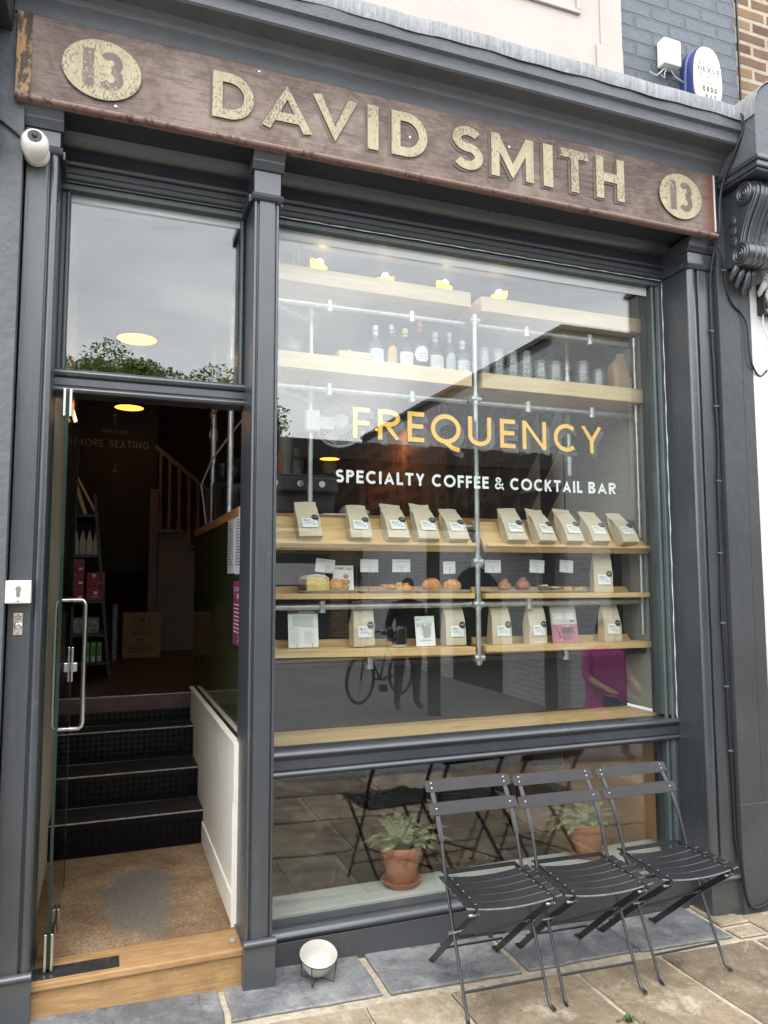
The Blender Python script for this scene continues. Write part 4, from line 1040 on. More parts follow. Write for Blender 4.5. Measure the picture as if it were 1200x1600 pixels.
# cables
def cable(name, label, pts, r, clips=(), mat=None, axis=None):
    g = G(); P = [Vector(p) for p in pts]; sm = []
    for i in range(len(P)-1):
        p0 = P[max(0, i-1)]; p1 = P[i]; p2 = P[i+1]; p3 = P[min(len(P)-1, i+2)]
        for k in range(5):
            t = k/5; sm.append(.5*((2*p1)+(p2-p0)*t+(2*p0-5*p1+4*p2-p3)*t*t+(-p0+3*p1-3*p2+p3)*t**3))
    sm.append(P[-1]); g.tube(sm, r, 7)
    T = thing(name, label, 'cable', P[0])
    g.build('sheath', mat or M_cord, T, smooth=60)
    if clips:
        for c in clips: q = G(); q.ball(Vector(c)+Vector((-.014, -.003, 0)), (.006, .005, .006), 8); q.box(c[0]-.014, c[0]+.010, c[1]-.009, c[1]-.003, c[2]-.004, c[2]+.004); q.build('clip', flat((.10, .11, .12)), T)
    return T
rw = random.Random(9)
xs = lambda z: 3.172+.010*math.sin(z*3.1)
pts = [(3.19, -.245, 4.215), (3.222, -.255, 4.15), (3.205, -.20, 4.02), (3.19, -.12, 3.88), (3.18, -.098, 3.75), (3.178, -.092, 3.62), (3.176, -.055, 3.52), (3.172, -.028, 3.42), (3.172, -.012, 3.30)]
zz = 3.05
while zz > .35: pts.append((xs(zz)+rw.uniform(-.004, .004), -.010, zz)); zz -= .22
pts += [(3.185, -.012, .26), (3.20, -.03, .16), (3.203, -.044, .02), (3.23, -.05, -.055), (3.30, -.05, -.07), (3.40, -.045, -.04)]
cable('power_cable', 'black cable clipped down the right pilaster to the pavement', pts, .0075, [(xs(z), -.010, z) for z in (3.05, 2.62, 2.2, 1.8, 1.42, 1.08, .74)])
cable('drop_cable', 'thin black cable looping from the name board past the corbel to the white wall', [(3.178, -.06, 3.53), (3.21, -.058, 3.49), (3.245, -.045, 3.40), (3.262, -.041, 3.30), (3.30, -.041, 3.215), (3.36, -.041, 3.17), (3.40, -.041, 3.10), (3.408, -.041, 2.98), (3.425, -.04, 2.88), (3.50, -.02, 2.82), (3.56, -.02, 2.86)], .0055, [(3.245, -.045, 3.40)])
cable('camera_cable', 'thin black cable draped across the left pier to the security camera', [(-.52, -.06, 3.62), (-.47, -.062, 3.50), (-.42, -.062, 3.46), (-.372, -.062, 3.425), (-.352, -.045, 3.41), (-.335, -.02, 3.40)], .0045)
# neighbour on the right
NB = thing('neighbour_building', 'white rendered shopfront pier with yellow brick above at the right edge', 'building', (3.6, 0, -.1))
g = G(); g.box(3.4485, 8.5, .002, .5, -.35, 4.4); g.box(3.452, 3.75, -.02, .0015, -.3, 4.1); NB_w = g.build('wall', M_white, NB)
g = G(); g.box(3.4605, 9, .004, .4, 4.4005, 8.0); g.build('brick_wall', M_stock, NB)
g = G(); g.box(3.475, 3.484, -.006, .0035, 4.3, 7.5); g.build('corner_pipe', M_cord, NB)
corbel(3.50, 3.66, -.02, 3.80, NB, M_white, 1.0)
g = G(); g.box(3.4485, 3.80, -.30, .0, 3.85, 4.1); g.build('cornice', M_white, NB, bevel=.01)
a = onY(1180, 435, -.02)
T = thing('wire_box', 'open black junction box full of coloured wires on the white wall', 'junction box', (a.x, -.02, a.z-.2))
g = G(); x0, z0 = 3.505, onY(1185, 490, -.05).z; z1 = onY(1185, 437, -.05).z
g.box(x0, x0+.20, -.035, -.0202, z0, z1); g.box(x0, x0+.01, -.075, -.0352, z0, z1); g.box(x0+.01, x0+.2, -.075, -.0352, z1-.01, z1); g.box(x0+.01, x0+.2, -.075, -.0352, z0, z0+.01); g.build('casing', M_blackm, T, bevel=.002)
cols = [(.35, .08, .05), (.08, .20, .07), (.45, .42, .36), (.04, .04, .04), (.30, .22, .10), (.15, .22, .22)]
q = G()
for k in range(46):
    P = [Vector((x0+.012+rw.uniform(0, .18), -.045-rw.uniform(0, .04), z0+.015+rw.uniform(0, z1-z0-.03)))]
    for _ in range(4): P.append(P[-1]+Vector((rw.uniform(-.035, .035), rw.uniform(-.012, .012), rw.uniform(-.035, .035))))
    q.tube([(min(max(p.x, x0+.01), x0+.19), p.y, min(max(p.z, z0), z1)) for p in P], .0025, 5, k % 6)
q.build('wires', [flat(c) for c in cols], T)
cable('loose_wire', 'thin white wire looping below the open wire box', [(3.52, -.05, z0), (3.515, -.05, z0-.06), (3.55, -.045, z0-.14), (3.60, -.04, z0-.17), (3.62, -.04, z0-.08)], .004, mat=flat((.6, .6, .58)))

# ------------------------------------------------------------------ folding chairs
M_chair = paint('charcoal_powder_coat', (.020, .020, .022), .30, .12, 10, .05, 200, dirt=(.12, .115, .11), dirt_amt=.16, spec=.6)
M_edge_glint = paint('slat_edge_highlight', (.20, .20, .205), .35, .35, 30)  # sky highlight on the slats' front edges, put into the colour
M_riv = paint('dull_rivet', (.16, .16, .165), .35, .1, 20, metal=.6)
M_chairb = paint('faded_charcoal_back_slat', (.026, .024, .026), .45, .2, 8, dirt=(.10, .095, .095), dirt_amt=.3, spec=.35)
CH = thing('folding_chair', 'black slatted folding chair nearest the doorway, leftmost of three', 'chair', (0, 0, 0), 'folding bistro chairs outside the window')
g = G()
def stile(x):
    P = [(x+.006*(1 if x > 0 else -1), -.030, .004), (x, -.008, .012), (x, .020, .06), (x, .058, .13), (x, .135, .27), (x, .200, .40), (x, .226, .455), (x, .244, .51), (x, .272, .585), (x, .318, .665), (x, .372, .735), (x, .424, .795)]
    return P
for sx in (-1, 1):
    g = G(); P = stile(.178*sx)
    g.tube(P[:7], [.0085, .0075, .007, .007, .007, .007, .007], 10); g.strip(P[6:], (1, 0, 0) if False else (0, 1, 0), .010, .012)
    g.strip([P[6], P[7], P[8]], (.45, .9, 0), .018, .007); g.strip(P[8:], (1, 0, 0), .020, .006)
    g.ball(P[0], (.011, .013, .006), 10)
    o = g.build('front_leg', M_chair, CH, smooth=40)
    g = G(); x = .160*sx
    g.strip([(x, .468, .006), (x, .30, .142), (x, .13, .280), (x, -.085, .440)], (1, 0, 0), .008, .026)
    g.strip([(x, .455, .010), (x, .49, .004), (x, .505, .003)], (1, 0, 0), .022, .005)
    g.build('rear_leg', M_chair, CH, bevel=.001)
    g = G(); g.strip([(x+.008*sx, .268, .452), (x+.008*sx, .15, .449), (x+.008*sx, -.10, .446)], (0, 0, 1), .020, .006); g.build('seat_rail', M_chair, CH)
    g = G()
    for yy, zz in ((.134, .274), (-.072, .426)): g.lathe([(.0, -.03), (.006, -.03), (.006, .012), (.0, .013)], ((.175 if yy > 0 else .166)*sx, yy, zz), 10, 0, ry(PI/2))
    g.build('pivot_bolt', M_steel, CH, smooth=40)
for k in range(5):
    y0 = .202-k*.0635; g = G(); nn = 16; P = []
    for i in range(nn+1):
        u = -1+2*i/nn; P.append((u*.207, y0-.026, .462-.020*(1-u*u)+.0*k))
    vs = []
    for (x, yy, z) in P: vs += [(x, y0-.0285, z-.003), (x, y0+.0285, z+.0), (x, y0+.0285, z-.007), (x, y0-.0285, z-.010)]
    g.add(vs, [(4*i+a, 4*i+(a+1) % 4, 4*i+4+(a+1) % 4, 4*i+4+a) for i in range(nn) for a in range(4)]+[(0, 1, 2, 3), (4*nn+3, 4*nn+2, 4*nn+1, 4*nn)])
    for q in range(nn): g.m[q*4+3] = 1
    o = g.build('seat_slat', [M_chair, M_edge_glint], CH, smooth=30, bevel=.0012)
    r = G()
    for sx in (-1, 1):
        for dx in ((.158,) if k % 2 else (.158,)): r.ball((dx*sx, y0, .456), (.005, .005, .0025), 8)
    r.build('rivet', M_riv, o)
g = G()
for yy in (.262, .285): g.strip([(-.175, yy, .455), (.175, yy, .455)], (0, 1, 0), .012, .005)
g.build('rear_cross_strip', M_chair, CH)
for zc, hl in ((.780, .208), (.700, .212)):
    g = G(); n2 = 10; vs = []
    yb0 = .409 if zc > .75 else .342
    for i in range(n2+1):
        u = -1+2*i/n2; x = u*hl; yy = yb0+.010*(1-u*u)*0+.004*u*u*-1; hh2 = .0235; cr_ = .004*(abs(u) > .95)
        vs += [(x, yy-.021, zc-hh2+cr_), (x, yy-.017, zc-hh2+cr_), (x, yy+.013, zc+hh2-cr_), (x, yy+.009, zc+hh2-cr_)]
    g.add(vs, [(4*i+a, 4*i+(a+1) % 4, 4*i+4+(a+1) % 4, 4*i+4+a) for i in range(n2) for a in range(4)]+[(0, 1, 2, 3), (4*n2+3, 4*n2+2, 4*n2+1, 4*n2)])
    o = g.build('back_slat', M_chairb, CH, bevel=.002)
    r = G()
    for sx in (-1, 1):
        for dz in ((.010, -.008) if zc > .75 else (0,)): r.ball((.178*sx, yb0-.0068+dz*.64, zc+dz), (.0048, .003, .0048), 10)
    r.build('rivet', M_steel, o)
g = G(); g.tube([(-.178, .035, .092), (.178, .035, .092)], .0052, 8); g.build('front_stretcher', M_chair, CH, smooth=60)
g = G(); g.tube([(-.158, .395, .088), (.158, .395, .088)], .0052, 8); g.tube([(-.157, .36, .125), (.157, .10, .295)], .0048, 8); g.tube([(.157, .36, .130), (-.157, .20, .225)], .0048, 8); g.build('brace', M_chair, CH, smooth=60)
for ch_ in list(CH.children)+[q for c_ in CH.children for q in c_.children]:   # a little racked to the right with age
    for v_ in ch_.data.vertices: v_.co.x += .045*v_.co.y
def seat_chair(o, X, Y, a):
    o.location = (X, Y, zg(X)); o.rotation_euler = (0, 0, a)
seat_chair(CH, 1.532, -.484, R(-2.5))
c2 = dup(CH, (0, 0, 0), (0, 0, 0), 'black slatted folding chair in the middle of the row of three'); seat_chair(c2, 1.972, -.485, R(-3.5))
c3 = dup(CH, (0, 0, 0), (0, 0, 0), 'black slatted folding chair closest to the right pilaster'); seat_chair(c3, 2.468, -.452, R(-1.0))

# ------------------------------------------------------------------ white bowl on its wire stand
X, Y = .888, -.015; z0 = zg(X)
T = thing('pet_bowl', 'white enamel bowl tilted in a black wire stand on the paving', 'bowl', (X, Y, z0))
ax = rx(R(18)) ; c = Vector((X, Y, z0+.088))
g = G(); g.lathe([(.0, -.058), (.035, -.057), (.062, -.038), (.080, .0), (.092, .040), (.0945, .044), (.092, .046), (.089, .042), (.076, .002), (.058, -.032), (.0, -.048)], c, 40, 0, ax)
g.build('bowl', paint('white_enamel', (.50, .48, .44), .22, .02, 5, dirt=(.5, .47, .42), dirt_amt=.25), T, smooth=50)
g = G(); g.torus(c+ax@Vector((0, 0, .043)), .0955, .0022, 40, 6, 0, ax)
for a in (45, 135, 225, 315):
    a = R(a+10); top = c+ax@Vector((.0955*math.cos(a), .0955*math.sin(a), .040)); ft = Vector((X+.085*math.cos(a), Y+.085*math.sin(a), zg(X+.085*math.cos(a))+.003))
    g.tube([top, ft+Vector((0, 0, .004)), ft, Vector((X, Y, z0+.018))], .0022, 6)
g.build('wire_stand', M_blackm, T, smooth=60)
T.scale = (.84, .84, .84)

# ------------------------------------------------------------------ ferns in terracotta pots on the inner sill
M_terra = paint('terracotta', (.40, .155, .075), .8, .14, 5, .25, 60, dirt=(.50, .30, .20), dirt_amt=.4)
M_soil = paint('dark_potting_soil', (.03, .02, .012), .95, .3, 40, .8, 60)
M_fern = paint('grey_green_fern', (.20, .25, .12), .6, .3, 9, dirt=(.36, .38, .24), dirt_amt=.6)
M_stem = paint('pale_fern_stem', (.20, .19, .08), .6, .1)
def fern_pot(name, label, X, Y, z, k, seed, lean, nf):
    rn = random.Random(seed)
    T = thing(name, label, 'potted plant', (X, Y, z), 'fern pots on the inner sill')
    g = G(); g.lathe([(.0, .016), (.052, .016), (.055, .020), (.073, .118), (.079, .120), (.082, .126), (.084, .152), (.081, .157), (.074, .155), (.072, .135), (.0, .135)], (X, Y, z), 34)
    g.v = [(X+(v[0]-X)*k, Y+(v[1]-Y)*k, z+(v[2]-z)*k) for v in g.v]; g.build('pot', M_terra, T, smooth=40)
    g = G(); g.lathe([(.0, .0), (.058, .0), (.078, .020), (.080, .026), (.076, .027), (.060, .012), (.0, .012)], (X, Y, z), 34)
    g.v = [(X+(v[0]-X)*k, Y+(v[1]-Y)*k, z+(v[2]-z)*k) for v in g.v]; g.build('saucer', M_terra, T, smooth=40)
    g = G(); g.lathe([(.0, .139), (.071, .136)], (X, Y, z), 20); g.v = [(X+(v[0]-X)*k, Y+(v[1]-Y)*k, z+(v[2]-z)*k) for v in g.v]; g.build('soil', M_soil, T)
    fr = G(); st = G()
    for i in range(nf):
        a = 2*PI*i/nf+rn.uniform(-.25, .25); el = rn.uniform(.5, 1.25); L = rn.uniform(.12, .20)*k*(1.15 if math.cos(a-lean) > .3 else .9)
        d = Vector((math.cos(a), math.sin(a)*.62, 0)); p = Vector((X, Y, z+.14*k))+d*rn.uniform(.005, .035)*k; v = (d*math.cos(el)+Vector((0, 0, math.sin(el))))
        P = [p]; n = 20
        for s_ in range(n):
            v = (v+Vector((0, 0, -.055-.035*(s_/n)))+d*.02).normalized(); p = p+v*(L/n)
            if p.y < YG+.022: p.y = YG+.022+rn.uniform(0, .004)
            P.append(p)
        st.tube(P, [.0014*(1-.7*j/n) for j in range(n+1)], 4)
        sd_ = Vector((-math.sin(a), math.cos(a), 0))
        for j in range(2, n):
            u = j/n; ln = (.030*math.sin(PI*min(1, u*.9+.12)))*k*(.9+rn.uniform(-.1, .2)); tg = (P[j+1]-P[j]).normalized()
            for s_ in (-1, 1):
                dd = (sd_*s_+tg*.35+Vector((0, 0, rn.uniform(-.2, .25)))).normalized(); q = P[j]; wv = tg*.0042*k
                tip = q+dd*ln+Vector((0, 0, -.15*ln))
                vs = [q-wv*.5, q+dd*ln*.45-wv, tip, q+dd*ln*.45+wv, q+wv*.5]
                vs = [Vector((p_.x, max(p_.y, YG+.0125), p_.z)) for p_ in vs]
                fr.add(vs, [(0, 1, 2, 3, 4)])
    fr.build('fronds', M_fern, T); st.build('stalk', M_stem, T)
    return T
fern_pot('fern_pot', 'terracotta fern pot left of the chairs on the inner sill', onY(627, 1390, .388).x, .388, .1485, 1.27, 11, 0, 26)
fern_pot('fern_pot', 'terracotta fern pot seen behind the middle and right chairs', onY(917, 1330, .385).x, .385, .1485, 1.18, 23, 2.5, 24)
# ------------------------------------------------------------------ window shelving of scaffold tube and pine
YF = 0.40
SH = thing('window_shelving', 'pine shelves on galvanised scaffold tube filling the display window', 'shelving', (1.9, YF, .9))
bays = ((.715, 1.868), (1.932, 3.026))
def tubeset(name, segs, r, fit=(), mat=M_galv, lab=None):
    g = G()
    for a, b in segs: g.tube([a, b], r, 12)
    o = g.build(name, mat, SH, smooth=50)
    if lab: o['label'] = lab
    if fit:
        q = G()
        for c, ax in fit:
            dv = Vector({'x': (1, 0, 0), 'y': (0, 1, 0), 'z': (0, 0, 1)}[ax])*.030
            q.tube([Vector(c)-dv, Vector(c)+dv], r*1.32, 12); q.ball(c, r*1.36, 10)
            q.lathe([(.0, r*1.55), (.005, r*1.55), (.006, r*1.2)], c, 8, 0, rx(PI/2))
        q.build('pipe_fitting', M_galv, o, smooth=45)
    return o
xm = 1.902; rp = .0142
zs_rail = (3.105, 2.655, 1.735, 1.525, 1.232)
tubeset('upright_pole', [((xm, .432, 1.20), (xm, .432, 3.13))], rp, [((xm, .432, z), a) for z in (2.655, 3.105, 1.755, 1.525, 1.238) for a in ('x', 'z')])
xl = onY(485, 700, .62).x
tubeset('upright_pole', [((xl, .62, 2.013), (xl, .62, 3.4))], rp, [((xl, .62, z), 'z') for z in (2.655, 3.105)])
tubeset('upright_pole', [((3.008, .45, 2.66), (3.008, .45, 3.12)), ((3.008, .45, 1.90), (3.008, .45, 2.63)), ((3.008, .45, 1.33), (3.008, .45, 1.86))], .0115, [((3.008, .45, z), 'z') for z in (3.10, 2.64, 2.1)])
xr = onY(890, 640, .70).x
tubeset('upright_pole', [((xr, .72, 2.30), (xr, .72, 3.3))], .019, [((xr, .72, z), 'z') for z in (3.0, 2.9, 2.42)])
for xa, xb in ((.70, 1.88), (1.925, 3.03)):
    tubeset('cross_rail', [((xa, .455, 1.525), (xb, .455, 1.525))], .0155, [(((xa*.72+xb*.28), .455, 1.525), 'z')])
    tubeset('cross_rail', [((xa, .47, 1.236), (xb, .47, 1.232))], .0165, [(((xa*.5+xb*.5), .47, 1.234), 'z')], paint('black_scaffold_tube', (.045, .045, .045), .4, .2, 20, metal=.4), 'blackened lower tube')
    for z in (2.655, 3.105):
        tubeset('cross_rail', [((xa, .50, z), (xb, .50, z))], .0155, [((xa*.68+xb*.32, .50, z), 'z'), ((xa*.28+xb*.72, .50, z), 'z')])
        tubeset('cross_rail', [((xa, .50, z+.01), (xa+.35, .72, z-.02))] if xa < 1 else [((xb-.02, .5, z), (xb-.02, .80, z))], .0135)
tubeset('cross_rail', [((.80, .60, 1.955), (3.03, .60, 1.955))], .019, [((3.015, .60, 1.955), 'x')] + [((x, .60, 1.955), 'x') for x in (1.02, 1.86, 2.74)])
M_plank = wood('thick_pale_plank', (.80, .64, .40), (.70, .51, .27), 0, .5, .55, False, .1)
for (xa, xb), zt in ((bays[0], 2.812), (bays[1], 2.803), (bays[0], 3.262), (bays[1], 3.240)):
    g = G(); sag = -.010 if xa < 1 else 0
    g.hexa([(xa, YF, zt-.085), (xb, YF, zt-.085+sag), (xb, YF+.31, zt-.085+sag), (xa, YF+.31, zt-.085), (xa, YF, zt), (xb, YF, zt+sag), (xb, YF+.31, zt+sag), (xa, YF+.31, zt)])
    g.hexa([(xa, YF+.0005, zt-.110), (xb, YF+.0005, zt-.110+sag), (xb, YF+.29, zt-.110+sag), (xa, YF+.29, zt-.110), (xa, YF+.0005, zt-.0855), (xb, YF+.0005, zt-.0855+sag), (xb, YF+.29, zt-.0855+sag), (xa, YF+.29, zt-.0855)]) if False else None
    g.build('shelf', M_plank, SH, bevel=.003)['label'] = 'thick high pine shelf'
for xa, xb in bays:
    for zt, zt2, th in ((1.594 if xa < 1 else 1.583, 1.585 if xa < 1 else 1.578, .027), (1.325 if xa < 1 else 1.303, 1.300 if xa < 1 else 1.290, .040 if xa < 1 else .033)):
        g = G(); g.hexa([(xa, YF, zt-th), (xb, YF, zt2-th), (xb, YF+.165, zt2-th), (xa, YF+.165, zt-th), (xa, YF, zt), (xb, YF, zt2), (xb, YF+.165, zt2), (xa, YF+.165, zt)])
        g.hexa([(xa, YF+.166, zt-th), (xb, YF+.166, zt2-th), (xb, YF+.184, zt2-th), (xa, YF+.184, zt-th), (xa, YF+.166, zt+.035), (xb-.04, YF+.166, zt2+.035), (xb-.04, YF+.184, zt2+.035), (xa, YF+.184, zt+.035)])
        g.build('shelf', M_pine, SH, bevel=.002)
    # sloping rack: V of two boards
    A = R(47); y0, z0 = YF+.005, 1.806; u = Vector((0, math.cos(A), math.sin(A))); nn = Vector((0, -math.sin(A), math.cos(A)))
    g = G(); o_ = Vector((0, y0, z0))
    def bd(a, b, n0, n1, xa_=xa, xb_=xb):
        P = [(x, *(o_+u*s+nn*q).yz) for s, q, x in ((a, n0, xa_), (a, n0, xb_), (b, n0, xb_), (b, n0, xa_), (a, n1, xa_), (a, n1, xb_), (b, n1, xb_), (b, n1, xa_))]
        g.hexa(P)
    bd(.0, .225, .0, .022); bd(.0, .022, .0222, .050)
    g.build('sloping_rack', M_pine, SH, bevel=.002)
RK = (Vector((0, YF+.005, 1.806)), Vector((0, math.cos(R(47)), math.sin(R(47)))), Vector((0, -math.sin(R(47)), math.cos(R(47)))))

# ------------------------------------------------------------------ coffee bags
M_kraft = paint('pale_kraft_bag', (.60, .52, .38), .62, .06, 6, .25, 22, bdist=.004)
M_seal = flat((.018, .017, .019), .4)
BAGS = []
def make_bag(seed=0):
    rj = random.Random(seed); ja = lambda a: rj.uniform(-a, a)
    T = thing('coffee_bag', 'kraft coffee bag', 'coffee bag', (0, 0, 0), 'kraft coffee bags in the window')
    W, D, H = .058, .034, .232
    lev = [(0, 1, 1), (.012, 1.02, 1.02), (.055, 1.0, 1.06), (.105, .985, .96), (.150, .965, .66), (.185, .95, .32), (.205, .945, .10), (H, .945, .05)]
    vs = []; bend = ja(.010); sk_ = ja(.008)
    for z, a, b in lev:
        w_, d_ = W*a*(1+ja(.02)), D*b*(1+ja(.07)); gs = .30*(1-b)+.03+ja(.04)*(z > .02)
        lean = (.010+bend)*(z/H)**2
        vs += [(-w_, -d_+lean, z), (-w_*.35, -d_*1.04+lean, z), (w_*.35, -d_*1.04+lean, z), (w_, -d_+lean, z), (w_*(1-gs*.8), 0+lean, z), (w_, d_+lean, z), (0, d_*1.03+lean, z), (-w_, d_+lean, z), (-w_*(1-gs*.8), 0+lean, z)]
    vs = [(x+ja(.0022)*(z > .01)+sk_*(z/H)**2, y+ja(.0024)*(z > .01), z+ja(.0015)*(z > .01)+.004*(z > .2)*math.sin(x*40+seed)) for x, y, z in vs]
    n = 9; m = len(lev)
    fs = [(i*n+k, i*n+(k+1) % n, (i+1)*n+(k+1) % n, (i+1)*n+k) for i in range(m-1) for k in range(n)]+[tuple(range(n-1, -1, -1)), tuple(range((m-1)*n, m*n))]
    g = G().add(vs, fs); b = g.build('pouch', M_kraft, T, smooth=28, bevel=.0018)
    f = G(); f.box(-.0545, .0545, -.0035+.004, .0, .208, .2085); f.build('fold_line', flat((.36, .30, .20)), b)
    def fy(z):
        for (z0, a0, b0), (z1, a1, b1) in zip(lev[:-1], lev[1:]):
            if z0 <= z <= z1:
                q = (z-z0)/(z1-z0); return -D*(b0+(b1-b0)*q)*1.07-.0022+(.010+bend)*(z/H)**2
    g = G(); ys = [(z, fy(z)-.0016) for z in (.046, .055, .08, .104)]
    for i in range(3):
        (za, ya), (zb_, yb_) = ys[i], ys[i+1]; g.add([(-.036, ya, za), (.040, ya, za), (.040, yb_, zb_), (-.036, yb_, zb_)], [(0, 1, 2, 3)])
    lb = g.build('label', M_paper, T)
    def ink_on(z0): 
        ya, yb_ = fy(z0), fy(z0+.05); v = Vector((0, yb_-ya, .05)).normalized()
        return Ink((-.036, fy(z0)-.0030, z0), (1, 0, 0), v, (0, -1, 0))
    k = ink_on(.056); k.text('DECAF', .010, .030, .0075, .0018, 0, .25); k.rect(.010, .0235, .062, .0247, 1); k.rect(.012, .0165, .058, .0178, 1); k.rect(.012, .011, .064, .0122, 1)
    k.text('250', .054, .0035, .005, .0012, 0); k.g.build('small_print', [M_inkd, M_inkg], lb)
    zc = .108; v = Vector((0, fy(.135)-fy(.085), .05)).normalized()
    k = Ink((.033, fy(zc)-.0042, zc), (1, 0, 0), v, (0, -1, 0)); k.disc(0, 0, .0185, .0185, 0, 28); sl = k.g.build('seal', M_seal, T)
    k = Ink((.033, fy(zc)-.0048, zc), (1, 0, 0), v, (0, -1, 0)); k.k = 3
    xx = -.013
    for i in range(7): k.stroke([(xx+i*.0036, .001), (xx+i*.0036+.0026, .005 if i % 2 else .0035), (xx+i*.0036+.0034, .0005)], .0011)
    k.rect(-.008, -.0065, .009, -.0055); k.g.build('seal_script', flat((.62, .60, .56)), sl)
    return T
PROTO = [make_bag(s_) for s_ in (1, 2, 3, 4)]; NB_ = [0]
def place_bag(px, py, Y, z, lab, rot=(0, 0, 0), Xo=None, first=[True], s=1.0):
    p = onY(px, py, Y); loc = Vector((p.x, Y, z))
    k_ = NB_[0]; NB_[0] += 1
    if k_ < 4: o = PROTO[k_]; o['label'] = lab; o.location = loc; o.rotation_euler = rot
    else: o = dup(PROTO[(k_*7+k_//4) % 4], loc, rot, lab)
    o.scale = (s, s, s); BAGS.append(o); return o
o_, u_, n_ = RK
names = ['first', 'second', 'third', 'fourth', 'fifth']
base = o_+u_*.0235+n_*.0245
tilt = -R(29)
for i, cx_ in enumerate((484, 563, 621, 668, 715)):
    q = base+n_*.026
    place_bag(cx_, 846, q.y, q.z-.0, 'kraft coffee bag %s from the left on the left sloping rack' % names[i], (tilt+R(random.uniform(-3, 2)), R(random.uniform(-1.2, 1.2)), R(random.uniform(-4, 4))), s=random.uniform(.97, 1.03))
for i, cx_ in enumerate((806, 853, 896, 937, 982)):
    q = base+n_*.026
    place_bag(cx_, 849, q.y, q.z, 'kraft coffee bag %s from the left on the right sloping rack' % names[i], (tilt+R(random.uniform(-3, 2)), R(random.uniform(-1.2, 1.2)), R(random.uniform(-4, 4))), s=random.uniform(.97, 1.03))
for px_, z, rzz, lab in ((565, 1.320, 4, 'kraft coffee bag standing on the low shelf left of the dark mug'), (709, 1.308, 0, 'kraft coffee bag standing by the pole between mug card and upright'),
                         (781, 1.303, -3, 'kraft coffee bag first right of the pole on the low shelf'), (836, 1.300, 2, 'kraft coffee bag left of the pink card on the low shelf'),
                         (953, 1.294, -4, 'kraft coffee bag right of the pink card on the low shelf'), (942, 1.581, -14, 'kraft coffee bag standing beside the trays on the pastry shelf')):
    place_bag(px_, 1000, .482, z, lab, (0, 0, R(rzz)), s=1.0)

# ------------------------------------------------------------------ pastry trays, pastries, price cards
M_tray = paint('dull_pewter_tray', (.58, .58, .55), .35, .1, 12, metal=.35)
M_parch = paint('baking_paper', (.62, .62, .60), .7, .05)
def sh_z(X): return 1.594-.008*(X-.715)/1.15 if X < 1.9 else 1.583-.005*(X-1.93)/1.1
def tray(pxa, pxb, lab):
    A = onY(pxa, 930, .465).x; B = onY(pxb, 930, .465).x; z = sh_z((A+B)/2)+.001; xc = (A+B)/2; hw = (B-A)/2; hd = .058; yc = .468
    T = thing('pastry_tray', lab, 'tray', (xc, yc, z), 'pastry trays on the middle shelf')
    def rr_(a, b, zz, r=.02):
        P = []
        for sx, sy, a0 in ((1, -1, -90), (1, 1, 0), (-1, 1, 90), (-1, -1, 180)):
            for k in range(5):
                an = R(a0+k*22.5); P.append((xc+sx*(a-r)+r*math.cos(an), yc+sy*(b-r)+r*math.sin(an), zz))
        return P
    L_ = [rr_(hw-.010, hd-.010, z), rr_(hw, hd, z+.012), rr_(hw+.003, hd+.003, z+.0125), rr_(hw-.002, hd-.002, z+.014), rr_(hw-.012, hd-.012, z+.003)]
    n = 20; g = G().add(sum(L_, []), [(i*n+k, i*n+(k+1) % n, (i+1)*n+(k+1) % n, (i+1)*n+k) for i in range(4) for k in range(n)]+[tuple(range(n-1, -1, -1)), tuple(range(4*n, 5*n))])
    g.build('pan', M_tray, T, smooth=40)
    g = G(); g.box(xc-hw+.02, xc+hw-.02, yc-hd+.008, yc+hd-.014, z+.0035, z+.0045); g.hexa([(xc-hw+.03, yc-hd-.0035, z+.0155), (xc+hw-.02, yc-hd-.0035, z+.0155), (xc+hw-.02, yc-hd+.012, z+.005), (xc-hw+.03, yc-hd+.012, z+.005), (xc-hw+.03, yc-hd-.0035, z+.0165), (xc+hw-.02, yc-hd-.0035, z+.0165), (xc+hw-.02, yc-hd+.012, z+.006), (xc-hw+.03, yc-hd+.012, z+.006)])
    g.build('lining_paper', M_parch, T)
    return z+.0048
zt1 = tray(468, 556, 'metal tray under the cake slice and round bun')
zt2 = tray(562, 646, 'metal tray under the flat cookies')
zt3 = tray(650, 733, 'metal tray under the two croissants')
zt4 = tray(755, 838, 'metal tray under the two dark buns')
zt5 = tray(842, 912, 'metal tray under the brownies and blondies')
def bx(px_, Y=.462): return onY(px_, 915, Y).x
def crumb(name, c1, c2, k=30, bump=.8, rough=.7):
    m, t, b = _mat(name); v = _coord(t); n = _noise(t, v, k, 6, .7)
    t.links.new(_ramp(t, n, [(.35, c2), (.62, c1)]), b.inputs['Base Color']); b.inputs['Roughness'].default_value = rough; _bump(t, b, n, bump, .004); return m
M_sponge = crumb('yellow_sponge', (.82, .62, .20), (.52, .33, .08), 130); M_crust = crumb('baked_brown_crust', (.28, .12, .04), (.12, .045, .018), 26, .5); M_icing = crumb('white_icing', (.76, .72, .62), (.58, .50, .38), 18, .5, .4)
M_bun = crumb('golden_bun_crust', (.72, .40, .12), (.42, .18, .05), 16, .5, .4); M_crois = crumb('flaky_croissant_crust', (.74, .36, .10), (.38, .13, .035), 22, .5, .35)
M_dark = crumb('dark_glazed_bun', (.38, .13, .055), (.16, .045, .025), 24, .6, .3); M_choc = crumb('chocolate_brownie', (.24, .10, .055), (.10, .04, .025), 60, .9)
M_cook = crumb('oat_cookie', (.58, .30, .11), (.26, .10, .035), 42, 1.); M_blond = crumb('golden_blondie', (.72, .42, .13), (.36, .15, .04), 40, .9)
